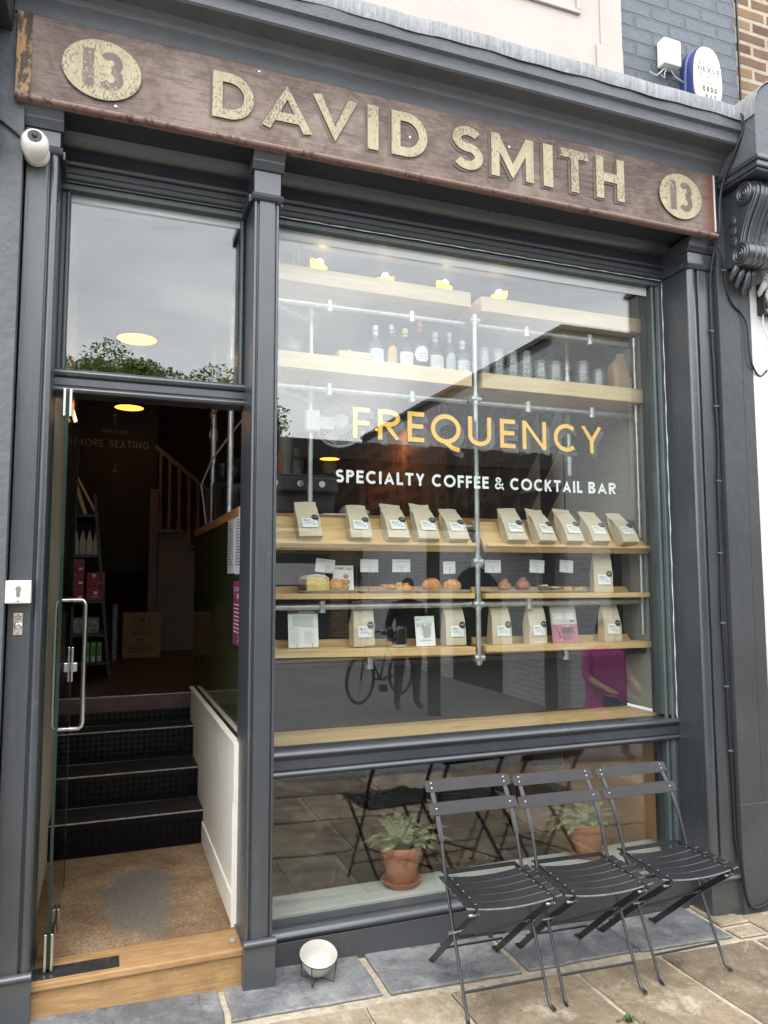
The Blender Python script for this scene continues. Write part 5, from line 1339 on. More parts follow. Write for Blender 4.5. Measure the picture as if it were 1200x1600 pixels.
# loaf slice
x0, x1 = bx(472), bx(511); g = G(); n = 16; W = (x1-x0-.022)/2; xc = x0+.022+W
arch = [(xc-W, zt1)] + [(xc-W*math.cos(PI*i/n)*(1.0), zt1+.042+.020*math.sin(PI*i/n)) for i in range(n+1)] + [(xc+W, zt1)]
T = thing('cake_slice', 'yellow loaf cake end with white icing on the leftmost tray', 'cake', (xc, .455, zt1))
g.ext(arch, 1, .435, .437); g.build('cut_face', M_sponge, T)
g = G(); a2 = [(x-.004 if x < xc else x+.0012, z+.0015*(z > zt1+.01)) for x, z in arch]; q = G()
vs = [(x, .4372, z) for x, z in a2]+[(x-.022, .500, z) for x, z in a2]; m = len(a2)
g.add(vs, [(k, k+1, m+k+1, m+k) for k in range(m-1)]+[tuple(range(m)), tuple(range(2*m-1, m-1, -1))]); g.build('crust', M_crust, T, smooth=40)
g = G(); top = arch[2:-2]; m = len(top)
vs = [(x, .4345, z+.001) for x, z in top]+[(x, .4345, z+.006+.001*math.sin(i*2)) for i, (x, z) in enumerate(top)]+[(x-.022, .501, z+.001) for x, z in top]+[(x-.022, .501, z+.0065+.001*math.sin(i*2)) for i, (x, z) in enumerate(top)]
g.add(vs, [(k, k+1, m+k+1, m+k) for k in range(m-1)]+[(m+k, m+k+1, 3*m+k+1, 3*m+k) for k in range(m-1)]+[(0, m, 3*m, 2*m), (m-1, 3*m-1, 4*m-1, 2*m-1)]); g.build('icing', M_icing, T, smooth=50)
# round bun with swirls
xc = bx(523); g = G(); g.ball((xc, .452, zt1+.024), (.036, .034, .026), 22, 0, .02)
for r_, zz, ph in ((.030, .030, 0), (.022, .040, 1.0), (.013, .047, 2.2)): g.tube([(xc+r_*math.cos(ph+a*.35), .452+r_*math.sin(ph+a*.35)*.95, zt1+zz+.002*math.sin(a)) for a in range(16)], [.0075*(1-.03*a) for a in range(16)], 8)
tag(g.build('bun', M_bun, smooth=70, org=(xc, .452, zt1)), 'round golden swirled bun beside the cake slice', 'bun')
# cookies
for i, (px_, rr_, dz, lab, mm) in enumerate(((588, .040, 0, 'flat brown cookie on the cookie tray', M_cook), (606, .038, .012, 'second flat cookie overlapping on the cookie tray', M_cook), (628, .044, .0, 'tall oat flapjack mound at the right of the cookie tray', M_blond))):
    xc = bx(px_); g = G(); hgt = .016 if i < 2 else .034
    for a in range(46 if i < 2 else 90):
        an = random.uniform(0, 6.28); q = rr_*math.sqrt(random.random())*.93; g.ball((xc+q*math.cos(an), .455+q*math.sin(an)*.9, zt2+dz+hgt*.35+random.uniform(0, hgt*.6)*(1-(q/rr_)**2*.7)), random.uniform(.006, .011), 6, 0, .2)
    g.lathe([(.0, 0), (rr_*.92, .0), (rr_, .004), (rr_*.96, hgt*.5), (rr_*.5, hgt*.8), (.0, hgt*.85)], (xc, .455, zt2+dz), 18)
    tag(g.build('cookie', mm, smooth=80, org=(xc, .455, zt2)), lab, 'cookie')
# croissants
def croissant(px_, lab, mir, k=1.0):
    xc = bx(px_); g = G(); P = []; rs = []; n = 56
    for i in range(n+1):
        u = -1+2*i/n; an = u*1.15
        P.append((xc+.046*math.sin(an)*k*1.05, .470-.030*(math.cos(an)-.6)*k+.012*u*mir, zt3+.024*k*(1-.35*u*u)*1.0+.002)); r_ = .0265*k*(1-abs(u)**2.1*.72)
        ridge = 1+.10*((i*7/ n*1.0) % 1.0) if True else 1
        rs.append(max(.006, r_*(.92+.16*(((i+.5)*8/n) % 1.0))))
    g.tube(P, rs, 18); g.v = [(x, y, max(z, zt3)) for x, y, z in g.v]
    tag(g.build('croissant', M_crois, smooth=75, org=(xc, .462, zt3)), lab, 'croissant', 'croissants')
croissant(674, 'larger golden croissant left on its tray', 1, 1.08); croissant(706, 'smaller golden croissant next to the pole', -1, .98)
def swirl_bun(px_, lab, k, mat, turns=3):
    xc = bx(px_); g = G(); g.ball((xc, .458, zt4+.022*k), (.038*k, .034*k, .024*k), 20, 0, .02)
    for j in range(5):
        ph = j*.9; g.tube([(xc+(.034-.006*j)*k*math.cos(ph+a*.3), .458+(.030-.005*j)*k*math.sin(ph+a*.3), zt4+(.020+.007*j)*k+.003*math.sin(a*.7+j)) for a in range(18)], [.009*k*(1-.025*a) for a in range(18)], 8)
    g.v = [(x, y, max(z, zt4)) for x, y, z in g.v]
    tag(g.build('bun', mat, smooth=75, org=(xc, .458, zt4)), lab, 'bun')
swirl_bun(788, 'low reddish knotted bun right of the pole', .98, crumb('red_brown_bun', (.42, .17, .055), (.20, .06, .02), 24, .6, .35)); swirl_bun(816, 'tall dark glazed bun on the fourth tray', 1.12, M_dark)
for px_, mm, topm, lab, h in ((850, M_choc, M_icing, 'dark brownie square topped with pale nuts', .026), (866, M_choc, M_icing, 'small brownie with cream topping between squares', .018), (884, M_blond, M_choc, 'golden blondie slice with dark chips, left one', .022), (901, M_blond, M_choc, 'golden blondie slice at the tray end', .020)):
    xc = bx(px_); T = thing('traybake_square', lab, 'traybake', (xc, .46, zt5)); g = G(); hw = .022
    g.box(xc-hw, xc+hw, .435, .49, zt5, zt5+h); g.build('slab', mm, T, bevel=.003)
    q = G()
    for _ in range(26): q.ball((xc+random.uniform(-hw, hw)*.9, .437+random.uniform(0, .05), zt5+h+.001), random.uniform(.002, .0055), 6, 0, .2)
    q.build('topping', topm, T, smooth=60)
for o_p in list(COL.objects):                                   # PASTRY: plump, well risen
    if o_p.parent is None and o_p.name.split('.')[0] in ('bun', 'cookie', 'croissant', 'cake_slice', 'traybake_square'): o_p.scale = (1.08, 1.0, 1.32)
def card_text(ink, w_, h_, seed):
    r_ = random.Random(seed); ink.text(r_.choice(('COOKIE', 'BROWNIE', 'CROISSANT', 'MORNING BUN', 'BANANA LOAF', 'BLONDIE')), w_*.22, h_*.80, h_*.075, h_*.018, 0, .25, w_*.56)
    for k, y in enumerate((.55, .46, .37)):
        a = r_.uniform(.2, .3); ink.rect(w_*a, h_*y, w_*(1-a), h_*(y+.018), 1)
    ink.rect(w_*.80, h_*.06, w_*.93, h_*.10, 0)
CARD = [(508, 884, 30, 21, 'tilted white price card above the cake slice', -6, 507), (577, 884, 28, 20, 'white price card above the flat cookies', -1, 574), (627, 884, 28, 20, 'white price card above the oat flapjack mound', 0, 628), (702, 887, 19, 19, 'small square price card above the croissants', 1, 702), (770, 885, 25, 20, 'white price card directly right of the pole', 0, 770), (839, 885, 23, 20, 'white price card above the dark glazed bun', -3, 839), (885, 885, 21, 19, 'white price card above the blondie slices', -4, 885)]
for i, (cx_, cy_, w_, h_, lab, rot, sx) in enumerate(CARD):
    Y = .485; c = onY(cx_, cy_, Y); wx = onY(cx_+w_/2, cy_, Y).x-onY(cx_-w_/2, cy_, Y).x; hz = onY(cx_, cy_-h_/2, Y).z-onY(cx_, cy_+h_/2, Y).z
    T = thing('price_card', lab, 'price card', (c.x, Y, sh_z(c.x)+.005), 'price cards over the pastries'); rm = ry(R(-rot))
    g = G(); g.obox(c, (wx, .0008, hz), rm); cd_ = g.build('card', M_paper, T)
    org = c+rm@Vector((-wx/2, 0, -hz/2))+Vector((0, -.0008, 0)); k = Ink(org, rm@Vector((1, 0, 0)), rm@Vector((0, 0, 1)), (0, -1, 0)); card_text(k, wx, hz, i); k.g.build('lettering', [M_inkg, flat((.5, .5, .5))], cd_)
    g = G(); b0 = Vector((c.x, Y+.002, sh_z(c.x)+.006)); g.tube([b0, b0+Vector((.002, 0, .05)), c+Vector((-.003, -.002, -hz*.55)), c+Vector((.003, -.003, -hz*.25)), c+Vector((.0, -.003, -hz*.1))], .0012, 5); g.tube([b0+Vector((.01*math.cos(a), .01*math.sin(a), -.004)) for a in (0, 1.5, 3, 4.5, 6)], .0015, 5); g.build('wire_stand', M_steel, T, smooth=60)
# picture cards on the shelves
def stand_card(pxs, z, Y, lab, lean, draw, mats, name='picture_card', cat='card', th=.004, group=None):
    (xa, xb, ya, yb_) = pxs; A = onY(xa, yb_, Y); B = onY(xb, yb_, Y); W = B.x-A.x
    H = (onY(xa, ya, Y+.02).z-A.z)/math.cos(lean)
    T = thing(name, lab, cat, ((A.x+B.x)/2, Y, z), group); v = Vector((0, math.sin(lean), math.cos(lean))); nn = Vector((0, -math.cos(lean), math.sin(lean)))
    o_ = Vector((A.x, Y, z)); P = [o_, o_+Vector((W, 0, 0)), o_+Vector((W, 0, 0))-nn*th, o_-nn*th]
    g = G().hexa(P+[p+v*H for p in P]); cd_ = g.build('sheet', mats[0], T)
    k = Ink(o_+nn*.0006, (1, 0, 0), v, nn); draw(k, W, H); k.g.build('printing', mats[1:], cd_); return T, o_, W, H, v, nn
def d_scones(k, W, H):
    k.text('SCONES', W*.08, H*.84, H*.085, H*.022, 0, .2, W*.45); k.rect(W*.62, H*.86, W*.9, H*.875, 0); k.rect(W*.68, H*.83, W*.9, H*.845, 0)
    for x, y, r_ in ((.62, .56, .13), (.42, .33, .17), (.66, .33, .15), (.60, .12, .17), (.3, .13, .12)):
        k.disc(W*x, H*y, W*r_, W*r_*.85, 1); k.disc(W*(x-.02), H*y+W*.03, W*r_*.7, W*r_*.45, 2)
stand_card((521, 553, 885, 924), sh_z(1.05)+.014, .487, 'white card picturing a pile of scones behind the round bun', R(6), d_scones, [M_paper, flat((.12, .12, .12)), flat((.42, .19, .07)), flat((.58, .33, .15))])
def d_mug(k, W, H):
    k.text('MUGS', W*.08, H*.86, H*.06, H*.014, 0, .2, W*.22); k.rect(W*.1, H*.80, W*.9, H*.808, 0); k.rect(W*.07, H*.62, W*.45, H*.76, 1); k.rect(W*.55, H*.65, W*.85, H*.76, 1)
    k.stroke([(W*.36+W*.12*math.cos(R(a)), H*.48+W*.14*math.sin(R(a))) for a in range(80, 290, 15)], W*.05, 1); k.shape([(W*.36, H*.66), (W*.80, H*.66), (W*.78, H*.34), (W*.70, H*.27), (W*.46, H*.27), (W*.38, H*.34)], 2); k.rect(W*.2, H*.16, W*.8, H*.20, 1)
stand_card((651, 681, 963, 1010), 1.309, .462, 'white card with a drawing of a mug leaning beside the dark mug', R(9), d_mug, [M_paper, flat((.45, .45, .45)), flat((.50, .51, .52)), flat((.42, .43, .45))])
def d_menu(k, W, H):
    k.rect(0, H*.80, W, H*.998, 0); k.text('MENU', W*.36, H*.91, H*.045, H*.010, 2, .25, W*.3); k.rect(W*.35, H*.82, W*.9, H*.87, 3)
    k.rect(W*.16, H*.52, W*.84, H*.76, 4); k.rect(W*.04, H*.495, W*.97, H*.502, 2); k.text('DETAILS', W*.07, H*.43, H*.035, H*.008, 2, .25, W*.26)
    for c_ in range(2):
        for r_ in range(8): k.rect(W*(.08+.46*c_), H*(.36-.036*r_), W*(.08+.46*c_+.25+.1*((r_*7) % 3)/3), H*(.367-.036*r_), 2)
T, o_, W, H, v, nn = stand_card((451, 498, 950, 1016), 1.325, .452, 'white printed menu clipped upright at the left end of the low shelf', R(8), d_menu, [M_paper, flat((.23, .18, .13)), flat((.2, .2, .2)), flat((.55, .55, .56)), flat((.50, .51, .52)), flat((.6, .6, .6))], 'menu_card', 'menu')
g = G()
for fx in (.28, .80): g.tube([o_+Vector((W*fx, 0, 0))+nn*.003+v*.02, o_+Vector((W*fx, 0, 0))+nn*.004+v*.002, o_+Vector((W*fx, -.016, -.001)), o_+Vector((W*fx, .05, .002))], .0014, 6)
g.build('easel', M_steel, T, smooth=60)
def d_pink(k, W, H):
    k.rect(0, 0, W, H*.50, 0); k.rect(W*.06, H*.90, W*.94, H*.985, 4); k.text('COCKTAILS', W*.08, H*.92, H*.04, H*.010, 3, .2, W*.34); k.rect(W*.06, H*.62, W*.48, H*.80, 5); k.rect(W*.55, H*.62, W*.9, H*.80, 5); k.rect(W*.72, H*.56, W*.9, H*.60, 1)
    k.text('DINNER', W*.38, H*.445, H*.035, H*.008, 3, .2, W*.3); k.rect(W*.36, H*.26, W*.82, H*.41, 1); k.stroke([(W*.16, H*.42), (W*.30, H*.10)], W*.035, 1); k.disc(W*.30, H*.09, W*.03, W*.03, 3)
    for r_ in range(5): k.rect(W*.36, H*(.21-.03*r_), W*(.85-.06*(r_ % 3)), H*(.217-.03*r_), 1)
T, o_, W, H, v, nn = stand_card((866, 905, 945, 1003), 1.298, .455, 'pink and white card standing on wire feet between coffee bags', R(10), d_pink, [flat((.60, .56, .50)), flat((.50, .20, .26)), flat((.14, .12, .13)), flat((.4, .4, .4)), flat((.75, .72, .72)), flat((.66, .62, .58)), flat((.78, .77, .75))], 'menu_card', 'menu', .012)
g = G()
for fx in (.32, .82): g.tube([o_+Vector((W*fx, 0, 0))+nn*.003+v*.02, o_+Vector((W*fx, 0, 0))+nn*.004+v*.001, o_+Vector((W*fx, -.012, -.001)), o_+Vector((W*fx, .05, .001))], .0014, 6)
g.build('easel', M_steel, T, smooth=60)
# dark mug
xc = onY(624, 1000, .455).x; z = 1.3115
T = thing('coffee_mug', 'dark brown glazed mug with a pale base band on the low shelf', 'mug', (xc, .455, z))
M_mug = paint('dark_brown_glaze', (.016, .010, .008), .12, .1, 5)
g = G(); g.lathe([(.039, .013), (.0395, .08), (.0395, .104), (.038, .106), (.036, .104), (.0355, .02), (.0, .018)], (xc, .455, z), 32); g.build('cup', M_mug, T, smooth=40)
g = G(); g.lathe([(.0, .0), (.036, .0), (.0385, .003), (.039, .013), (.0, .013)], (xc, .455, z), 32); g.build('base_band', paint('bare_pale_clay', (.58, .50, .40), .7, .05), T, smooth=40)
g = G(); g.tube([(xc-.038, .452, z+.092), (xc-.055, .448, z+.100), (xc-.072, .445, z+.092), (xc-.080, .444, z+.070), (xc-.074, .445, z+.048), (xc-.058, .448, z+.036), (xc-.038, .452, z+.034)], .0062, 10); g.build('handle', M_mug, T, smooth=60)

# ------------------------------------------------------------------ bottles, glasses and lamps on the high shelves
def s1z(X): return 2.813-.010*(X-.715)/1.15 if X < 1.9 else 2.804
def bottle(pxa, pxb, ytop, Y, prof, lab, glass, label, cap, liquid=None, lshape='rect'):
    A = onY(pxa, 565, Y).x; B = onY(pxb, 565, Y).x; xc = (A+B)/2; r_ = (B-A)/2; z = s1z(xc)+.0005; H = onY((pxa+pxb)/2, ytop, Y).z-z
    T = thing('spirit_bottle', lab, 'bottle', (xc, Y, z), 'spirit bottles on the high shelf')
    P = {'tall': [(0, 0), (.95, 0), (1, .02), (1, .50), (.92, .58), (.55, .66), (.36, .72), (.32, .90)], 'round': [(0, 0), (.9, 0), (1, .06), (1, .34), (.85, .48), (.5, .58), (.33, .66), (.30, .90)], 'square': [(0, 0), (.98, 0), (1, .02), (1, .56), (.88, .62), (.4, .66), (.32, .70), (.31, .90)]}[prof]
    g = G(); g.lathe([(q*r_, zz*H) for q, zz in P], (xc, Y, z), 22); g.build('bottle_glass', glass, T, smooth=40)
    if liquid:
        g = G(); g.lathe([(0, .012*H), (.90*r_, .012*H), (.93*r_, .03*H), (.93*r_, .42*H), (.0, .42*H)], (xc, Y, z), 20); g.build('spirit', liquid, T, smooth=40)
    g = G(); g.lathe([(.34*r_, .87*H), (.37*r_, .88*H), (.37*r_, .985*H), (.30*r_, H), (0, H)], (xc, Y, z), 16); g.lathe([(.345*r_, .75*H), (.345*r_, .84*H)], (xc, Y, z), 16); g.build('cap', cap, T, smooth=40)
    def arc_pt(a, zz): return (xc+(r_*1.015)*math.sin(a), Y-(r_*1.015)*math.cos(a), z+zz)
    g = G(); nA = 14
    for i in range(nA):
        a0 = -1.0+2.0*i/nA; a1 = -1.0+2.0*(i+1)/nA
        if lshape == 'rect': lo0 = lo1 = .06*H; hi0 = hi1 = .38*H
        elif lshape == 'arch': lo0 = lo1 = .03*H; hi0 = (.30+.18*math.sqrt(max(0, 1-a0*a0)))*H; hi1 = (.30+.18*math.sqrt(max(0, 1-a1*a1)))*H
        else: hi0 = (.30+.16*math.sqrt(max(0, 1-a0*a0)))*H; hi1 = (.30+.16*math.sqrt(max(0, 1-a1*a1)))*H; lo0 = .60*H-hi0; lo1 = .60*H-hi1
        g.add([arc_pt(a0, lo0), arc_pt(a1, lo1), arc_pt(a1, hi1), arc_pt(a0, hi0)], [(0, 1, 2, 3)])
    lb = g.build('label', label, T, smooth=60)
    g = G()
    for k in range(4):
        zz = (.14+.055*k)*H; hw = .55-.08*(k % 2)
        for i in range(6):
            a0 = -hw+2*hw*i/6; a1 = a0+2*hw/6
            p = [arc_pt(a0, zz), arc_pt(a1, zz), arc_pt(a1, zz+.012*H), arc_pt(a0, zz+.012*H)]; g.add([(x, y-.0006, q) for x, y, q in p], [(0, 1, 2, 3)])
    g.build('label_print', flat((.22, .22, .24)), lb)
    return T
gc = tint_glass('clear_bottle_glass', (.88, .90, .90), .05, (.5, .52, .53), .10); gg = tint_glass('green_bottle_glass', (.20, .34, .26), .05, (.04, .08, .06), .35); gd = tint_glass('dark_bottle_glass', (.10, .09, .08), .05, (.03, .03, .035), .5)
fl = lambda c: flat(c, .45)
bottle(574, 599, 509, .50, 'round', 'clear bottle with white cap, leftmost in the row', gc, fl((.62, .72, .75)), fl((.75, .75, .74)))
bottle(603, 620, 508, .50, 'tall', 'dark bottle with an arched amber label, second from left', gd, fl((.70, .40, .06)), fl((.62, .60, .56)), None, 'arch')
bottle(621, 645, 514, .50, 'tall', 'green bottle with a yellow cap', gg, fl((.70, .72, .70)), fl((.62, .58, .06)))
bottle(643, 668, 503, .505, 'tall', 'tall dark bottle with a round white label', gd, fl((.70, .70, .72)), fl((.30, .05, .06)), None, 'disc')
bottle(668, 692, 520, .50, 'round', 'squat clear bottle with a low white label', gc, fl((.66, .64, .62)), fl((.45, .42, .40)), flat((.22, .12, .09)))
bottle(694, 711, 520, .50, 'tall', 'slim grey bottle with a pale arched label', gc, fl((.48, .48, .46)), fl((.35, .35, .36)), flat((.12, .12, .13)), 'arch')
bottle(711, 734, 533, .50, 'square', 'square bottle of blue spirit beside the pole', gc, fl((.62, .66, .54)), fl((.55, .55, .56)), flat((.05, .26, .46)))
bottle(611, 622, 511, .60, 'tall', 'half hidden dark bottle behind the amber label', gd, fl((.5, .4, .4)), fl((.5, .3, .3)))
M_gl = tint_glass('clear_tumbler_glass', (.86, .88, .88), .08, (.62, .64, .64), .10)
for i, (pa, pb, yt, lab) in enumerate(((746, 766, 544, 'tall stack of clear tumblers first right of the pole'), (768, 788, 546, 'tall stack of clear tumblers second right of the pole'), (791, 810, 549, 'tall stack of clear tumblers third right of the pole'), (811, 831, 550, 'tall stack of clear tumblers fourth right of the pole'), (834, 853, 564, 'shorter stack of tumblers after the four tall stacks'), (855, 877, 566, 'wide stack of tumblers left of the grey pole'), (898, 920, 566, 'stack of tumblers right of the grey pole'), (924, 943, 578, 'shortest stack of tumblers beside the paper bag'))):
    Y = .47; A = onY(pa, 580, Y).x; B = onY(pb, 580, Y).x; xc = (A+B)/2; r_ = (B-A)/2*.95; z = 2.8045; H = onY((pa+pb)/2, yt, Y).z-z
    T = thing('tumbler_stack', lab, 'glasses', (xc, Y, z), 'stacked tumblers on the high shelf')
    nst = max(2, int(H/.034)); 
    for k in range(nst):
        g = G(); zz = k*(H-.085)/max(1, nst-1)
        g.lathe([(r_, zz), (r_*.985, zz+.006), (r_*.90, zz+.072), (r_*.84, zz+.083), (.0, zz+.085)], (xc, Y, z), 20); g.torus((xc, Y, z+zz+.002), r_*.99, .0022, 20, 5)
        g.build('tumbler', M_gl, T, smooth=60)
# paper bag
A, B = onY(957, 590, .50).x, onY(984, 590, .50).x; xc = (A+B)/2; z = 2.8045; hw = (B-A)/2; H = onY(970, 556, .5).z-z
T = thing('paper_bag', 'crumpled brown paper bag with a plain label at the right end of the high shelf', 'bag', (xc, .52, z))
g = G(); n = 12; vs = []; r_ = random.Random(4)
for lv, (zz, a, b) in enumerate(((0, 1, 1), (.3, 1.03, 1.05), (.55, .98, .9), (.75, .86, .55), (.88, .62, .3), (1.0, .45, .12), (1.1, .5, .1))):
    for k in range(n):
        an = 2*PI*k/n; ex = .55; cx_, sy = math.copysign(abs(math.cos(an))**ex, math.cos(an)), math.copysign(abs(math.sin(an))**ex, math.sin(an))
        vs.append((xc+hw*a*cx_*(1+r_.uniform(-.05, .05))+.02*zz*(lv > 3), .53+.06*b*sy*(1+r_.uniform(-.06, .06)), z+H*zz+r_.uniform(-.004, .004)*(lv > 0)))
g.add(vs, [(i*n+k, i*n+(k+1) % n, (i+1)*n+(k+1) % n, (i+1)*n+k) for i in range(6) for k in range(n)]+[tuple(range(n-1, -1, -1)), tuple(range(6*n, 7*n))])
g.build('bag_body', paint('brown_paper', (.42, .28, .16), .75, .1, 8, .4, 30), T, smooth=20)
g = G(); g.box(xc-hw*.45, xc+hw*.8, .53-.066, .53-.0645, z+.01, z+H*.38); g.build('label', flat((.36, .24, .12)), T)
# clip lamps over the top shelf
M_bulb = emit('warm_bulb', (1.0, .70, .22), 8.0); M_shadeY = emit('glowing_amber_shade', (1.0, .46, .015), 1.0)
for i, (px_, py_, rot, lab) in enumerate(((499, 411, 25, 'glowing amber clip lamp nearest the slim pilaster'), (602, 433, -12, 'glowing amber clip lamp second along the top shelf'), (695, 444, 20, 'glowing amber clip lamp just left of the pole'), (780, 459, -28, 'glowing amber clip lamp right of the pole'))):
    Y = .47; p = onY(px_, py_, Y); rm = ry(R(rot)) @ rx(R(200)); T = thing('clip_lamp', lab, 'lamp', (p.x, Y, p.z), 'amber clip lamps on the top shelf')
    g = G(); g.lathe([(.050, .0), (.047, .018), (.034, .036), (.012, .046), (.0, .047)], p, 22, 0, rm); g.build('lamp_shade', M_shadeY, T, smooth=60)
    g = G(); g.ball(p+rm@Vector((0, 0, -.002)), (.020, .020, .022), 12); g.build('bulb', M_bulb, T, smooth=60)
    g = G(); q = p+rm@Vector((0, 0, .038)); g.tube([q, q+Vector((0, .05, .03)), Vector((p.x, .60, 3.262))], .006, 8); g.build('lamp_arm', M_blackm, T, smooth=50)
    ld = bpy.data.lights.new('lamp_light', 'POINT'); ld.energy = 0.35; ld.color = (1, .70, .36); ld.shadow_soft_size = .04
    lo = bpy.data.objects.new('lamp_light', ld); COL.objects.link(lo); lo.parent = T; lo.location = rm@Vector((0, 0, -.05))
# small row of candles / tapers stuff at the left of the top shelf, a dish, a wooden box with a booklet
for i, (px_, h, c) in enumerate(((437, 15, (.55, .38, .2)), (458, 12, (.5, .48, .44)), (467, 14, (.6, .57, .5)), (484.5, 11, (.5, .25, .10)))):
    p = onY(px_, 415, .45); zt = s1z(p.x)+.45; 
    g = G(); g.lathe([(.0, 0), (.0035, 0), (.0035, .05+h*.003), (.0018, .055+h*.003), (0, .056+h*.003)], (p.x, .46, 3.262), 10)
    tag(g.build('taper_candle', flat(c), smooth=40, org=(p.x, .46, 3.262)), ['slim candle at the far left of the top shelf', 'grey slim candle second along the top shelf', 'cream slim candle third along the top shelf', 'short orange candle beside the first clip lamp'][i], 'candle', 'slim candles on the top shelf')
p = onY(455, 545, .50); T = thing('glass_jar', 'squat lidded glass jar at the left end of the high shelf', 'jar', (p.x, .5, s1z(p.x)))
g = G(); g.lathe([(0, 0), (.052, 0), (.058, .01), (.060, .05), (.052, .062), (.050, .066)], (p.x, .5, s1z(p.x)+.0005), 24); g.build('jar_body', M_gl, T, smooth=40)
g = G(); g.lathe([(.054, .066), (.056, .070), (.052, .078), (.014, .092), (.010, .10), (.016, .108), (.0, .112)], (p.x, .5, s1z(p.x)+.0005), 24); g.build('lid', M_gl, T, smooth=40)
A, B = onY(526, 556, .45).x, onY(575, 560, .45).x; zz = s1z((A+B)/2)+.0008
T = thing('wooden_box', 'flat pale wooden box on the high shelf left of the bottles', 'box', ((A+B)/2, .45, zz)); g = G(); g.box(A, B, .404, .50, zz, zz+.030); g.build('box_body', M_plank, T, bevel=.002)
g = G(); g.box(A, B, .405, .50, zz+.0305, zz+.036); g.build('lid', M_plank, T, bevel=.001)
g = G(); p = onY(549, 550, .44); g.obox((p.x, .46, zz+.0445), (.035, .05, .004), ry(R(28))); tag(g.build('booklet', M_paper, org=(p.x, .46, zz+.037)), 'small white booklet lying on the flat wooden box', 'booklet')
# clamp fan on the left pole
fx, fy_, fz = onY(533, 665, .66).x, .66, onY(533, 665, .66).z
T = thing('clamp_fan', 'white clamp fan with wire grille fixed to the left scaffold pole', 'fan', (xl, .62, fz))
M_fan = paint('white_fan_plastic', (.42, .42, .42), .4, .03)
ax = rz(R(-25)) @ rx(R(72)); c = Vector((fx, fy_, fz)); g = G()
g.torus(c, .130, .008, 40, 8, 0, ax)
for s_ in (-1, 1):
    for rr_, dz in ((.118, .018), (.098, .032), (.075, .042), (.05, .048)): g.torus(c+ax@Vector((0, 0, dz*s_)), rr_, .0018, 36, 5, 0, ax)
    for k in range(36):
        a = 2*PI*k/36; g.tube([c+ax@Vector((r_*math.cos(a+dz*4), r_*math.sin(a+dz*4), dz*s_)) for r_, dz in ((.130, .004), (.118, .019), (.098, .033), (.075, .043), (.04, .05))], .0013, 4)
g.build('grille', M_fan, T, smooth=60)
g = G(); g.lathe([(0, -.055), (.045, -.055), (.048, -.045), (.048, .045), (.04, .055), (0, .056)], c, 24, 0, ax); g.build('motor', M_fan, T, smooth=40)
g = G()
for k in range(3):
    a = k*2.094; P = [c+ax@Vector((r_*math.cos(a+da), r_*math.sin(a+da), zz)) for r_, da, zz in ((.045, -.25, .012), (.115, -.35, .016), (.118, .30, -.016), (.045, .3, -.012))]; q = [p_+ax@Vector((0, 0, .003)) for p_ in P]
    g.hexa(P+q)
g.build('blades', M_fan, T)
g = G(); d = Vector((xl, .62, fz)); g.obox(d+Vector((.0, -.03, 0)), (.075, .05, .11)); g.obox(d.lerp(c, .45), (.10, .035, .07)); g.tube([d, c], .012, 8); g.build('clamp', M_fan, T, bevel=.004)
# ------------------------------------------------------------------ inside the shop
M_lampo = emit('warm_lamp_opening', (1.0, .58, .12), .62); M_shadeb = paint('black_enamel_shade', (.003, .003, .003), .8, .1, spec=.1)
for (px_, py_, Y, dw, lab) in ((214, 530, 2.95, 63, 'large black pendant lamp showing its lit opening in the fanlight'), (202, 637, 4.6, 46, 'black pendant lamp lit just below the transom rail'), (606, 671, 4.2, 38, 'black pendant lamp lit behind the second gold letter'), (515, 717, 5.0, 30, 'black dome pendant lamp hanging by the menu board')):
    c = onY(px_, py_, Y); r_ = (onY(px_+dw/2, py_, Y).x-onY(px_-dw/2, py_, Y).x)/2; T = thing('pendant_lamp', lab, 'pendant lamp', c, 'pendant lamps inside')
    g = G(); g.lathe([(r_, 0), (r_*1.01, .004), (r_*.96, r_*.45), (r_*.72, r_*.95), (r_*.30, r_*1.25), (r_*.12, r_*1.45), (r_*.10, r_*1.7), (0, r_*1.72)], c, 32); g.build('lamp_shade', M_shadeb, T, smooth=50)
    g = G(); g.lathe([(r_*.985, -.002), (0, -.002)], c, 32); g.build('lit_opening', M_lampo, T)
    g = G(); g.tube([c+Vector((0, 0, r_*1.65)), Vector((c.x, c.y, 4.06))], .004, 6); g.build('flex', M_cord, T)
    ld = bpy.data.lights.new('lamp_light', 'POINT'); ld.energy = 1.0; ld.color = (1, .66, .32); ld.shadow_soft_size = .08
    lo = bpy.data.objects.new('lamp_light', ld); COL.objects.link(lo); lo.parent = T; lo.location = (0, 0, -.10)
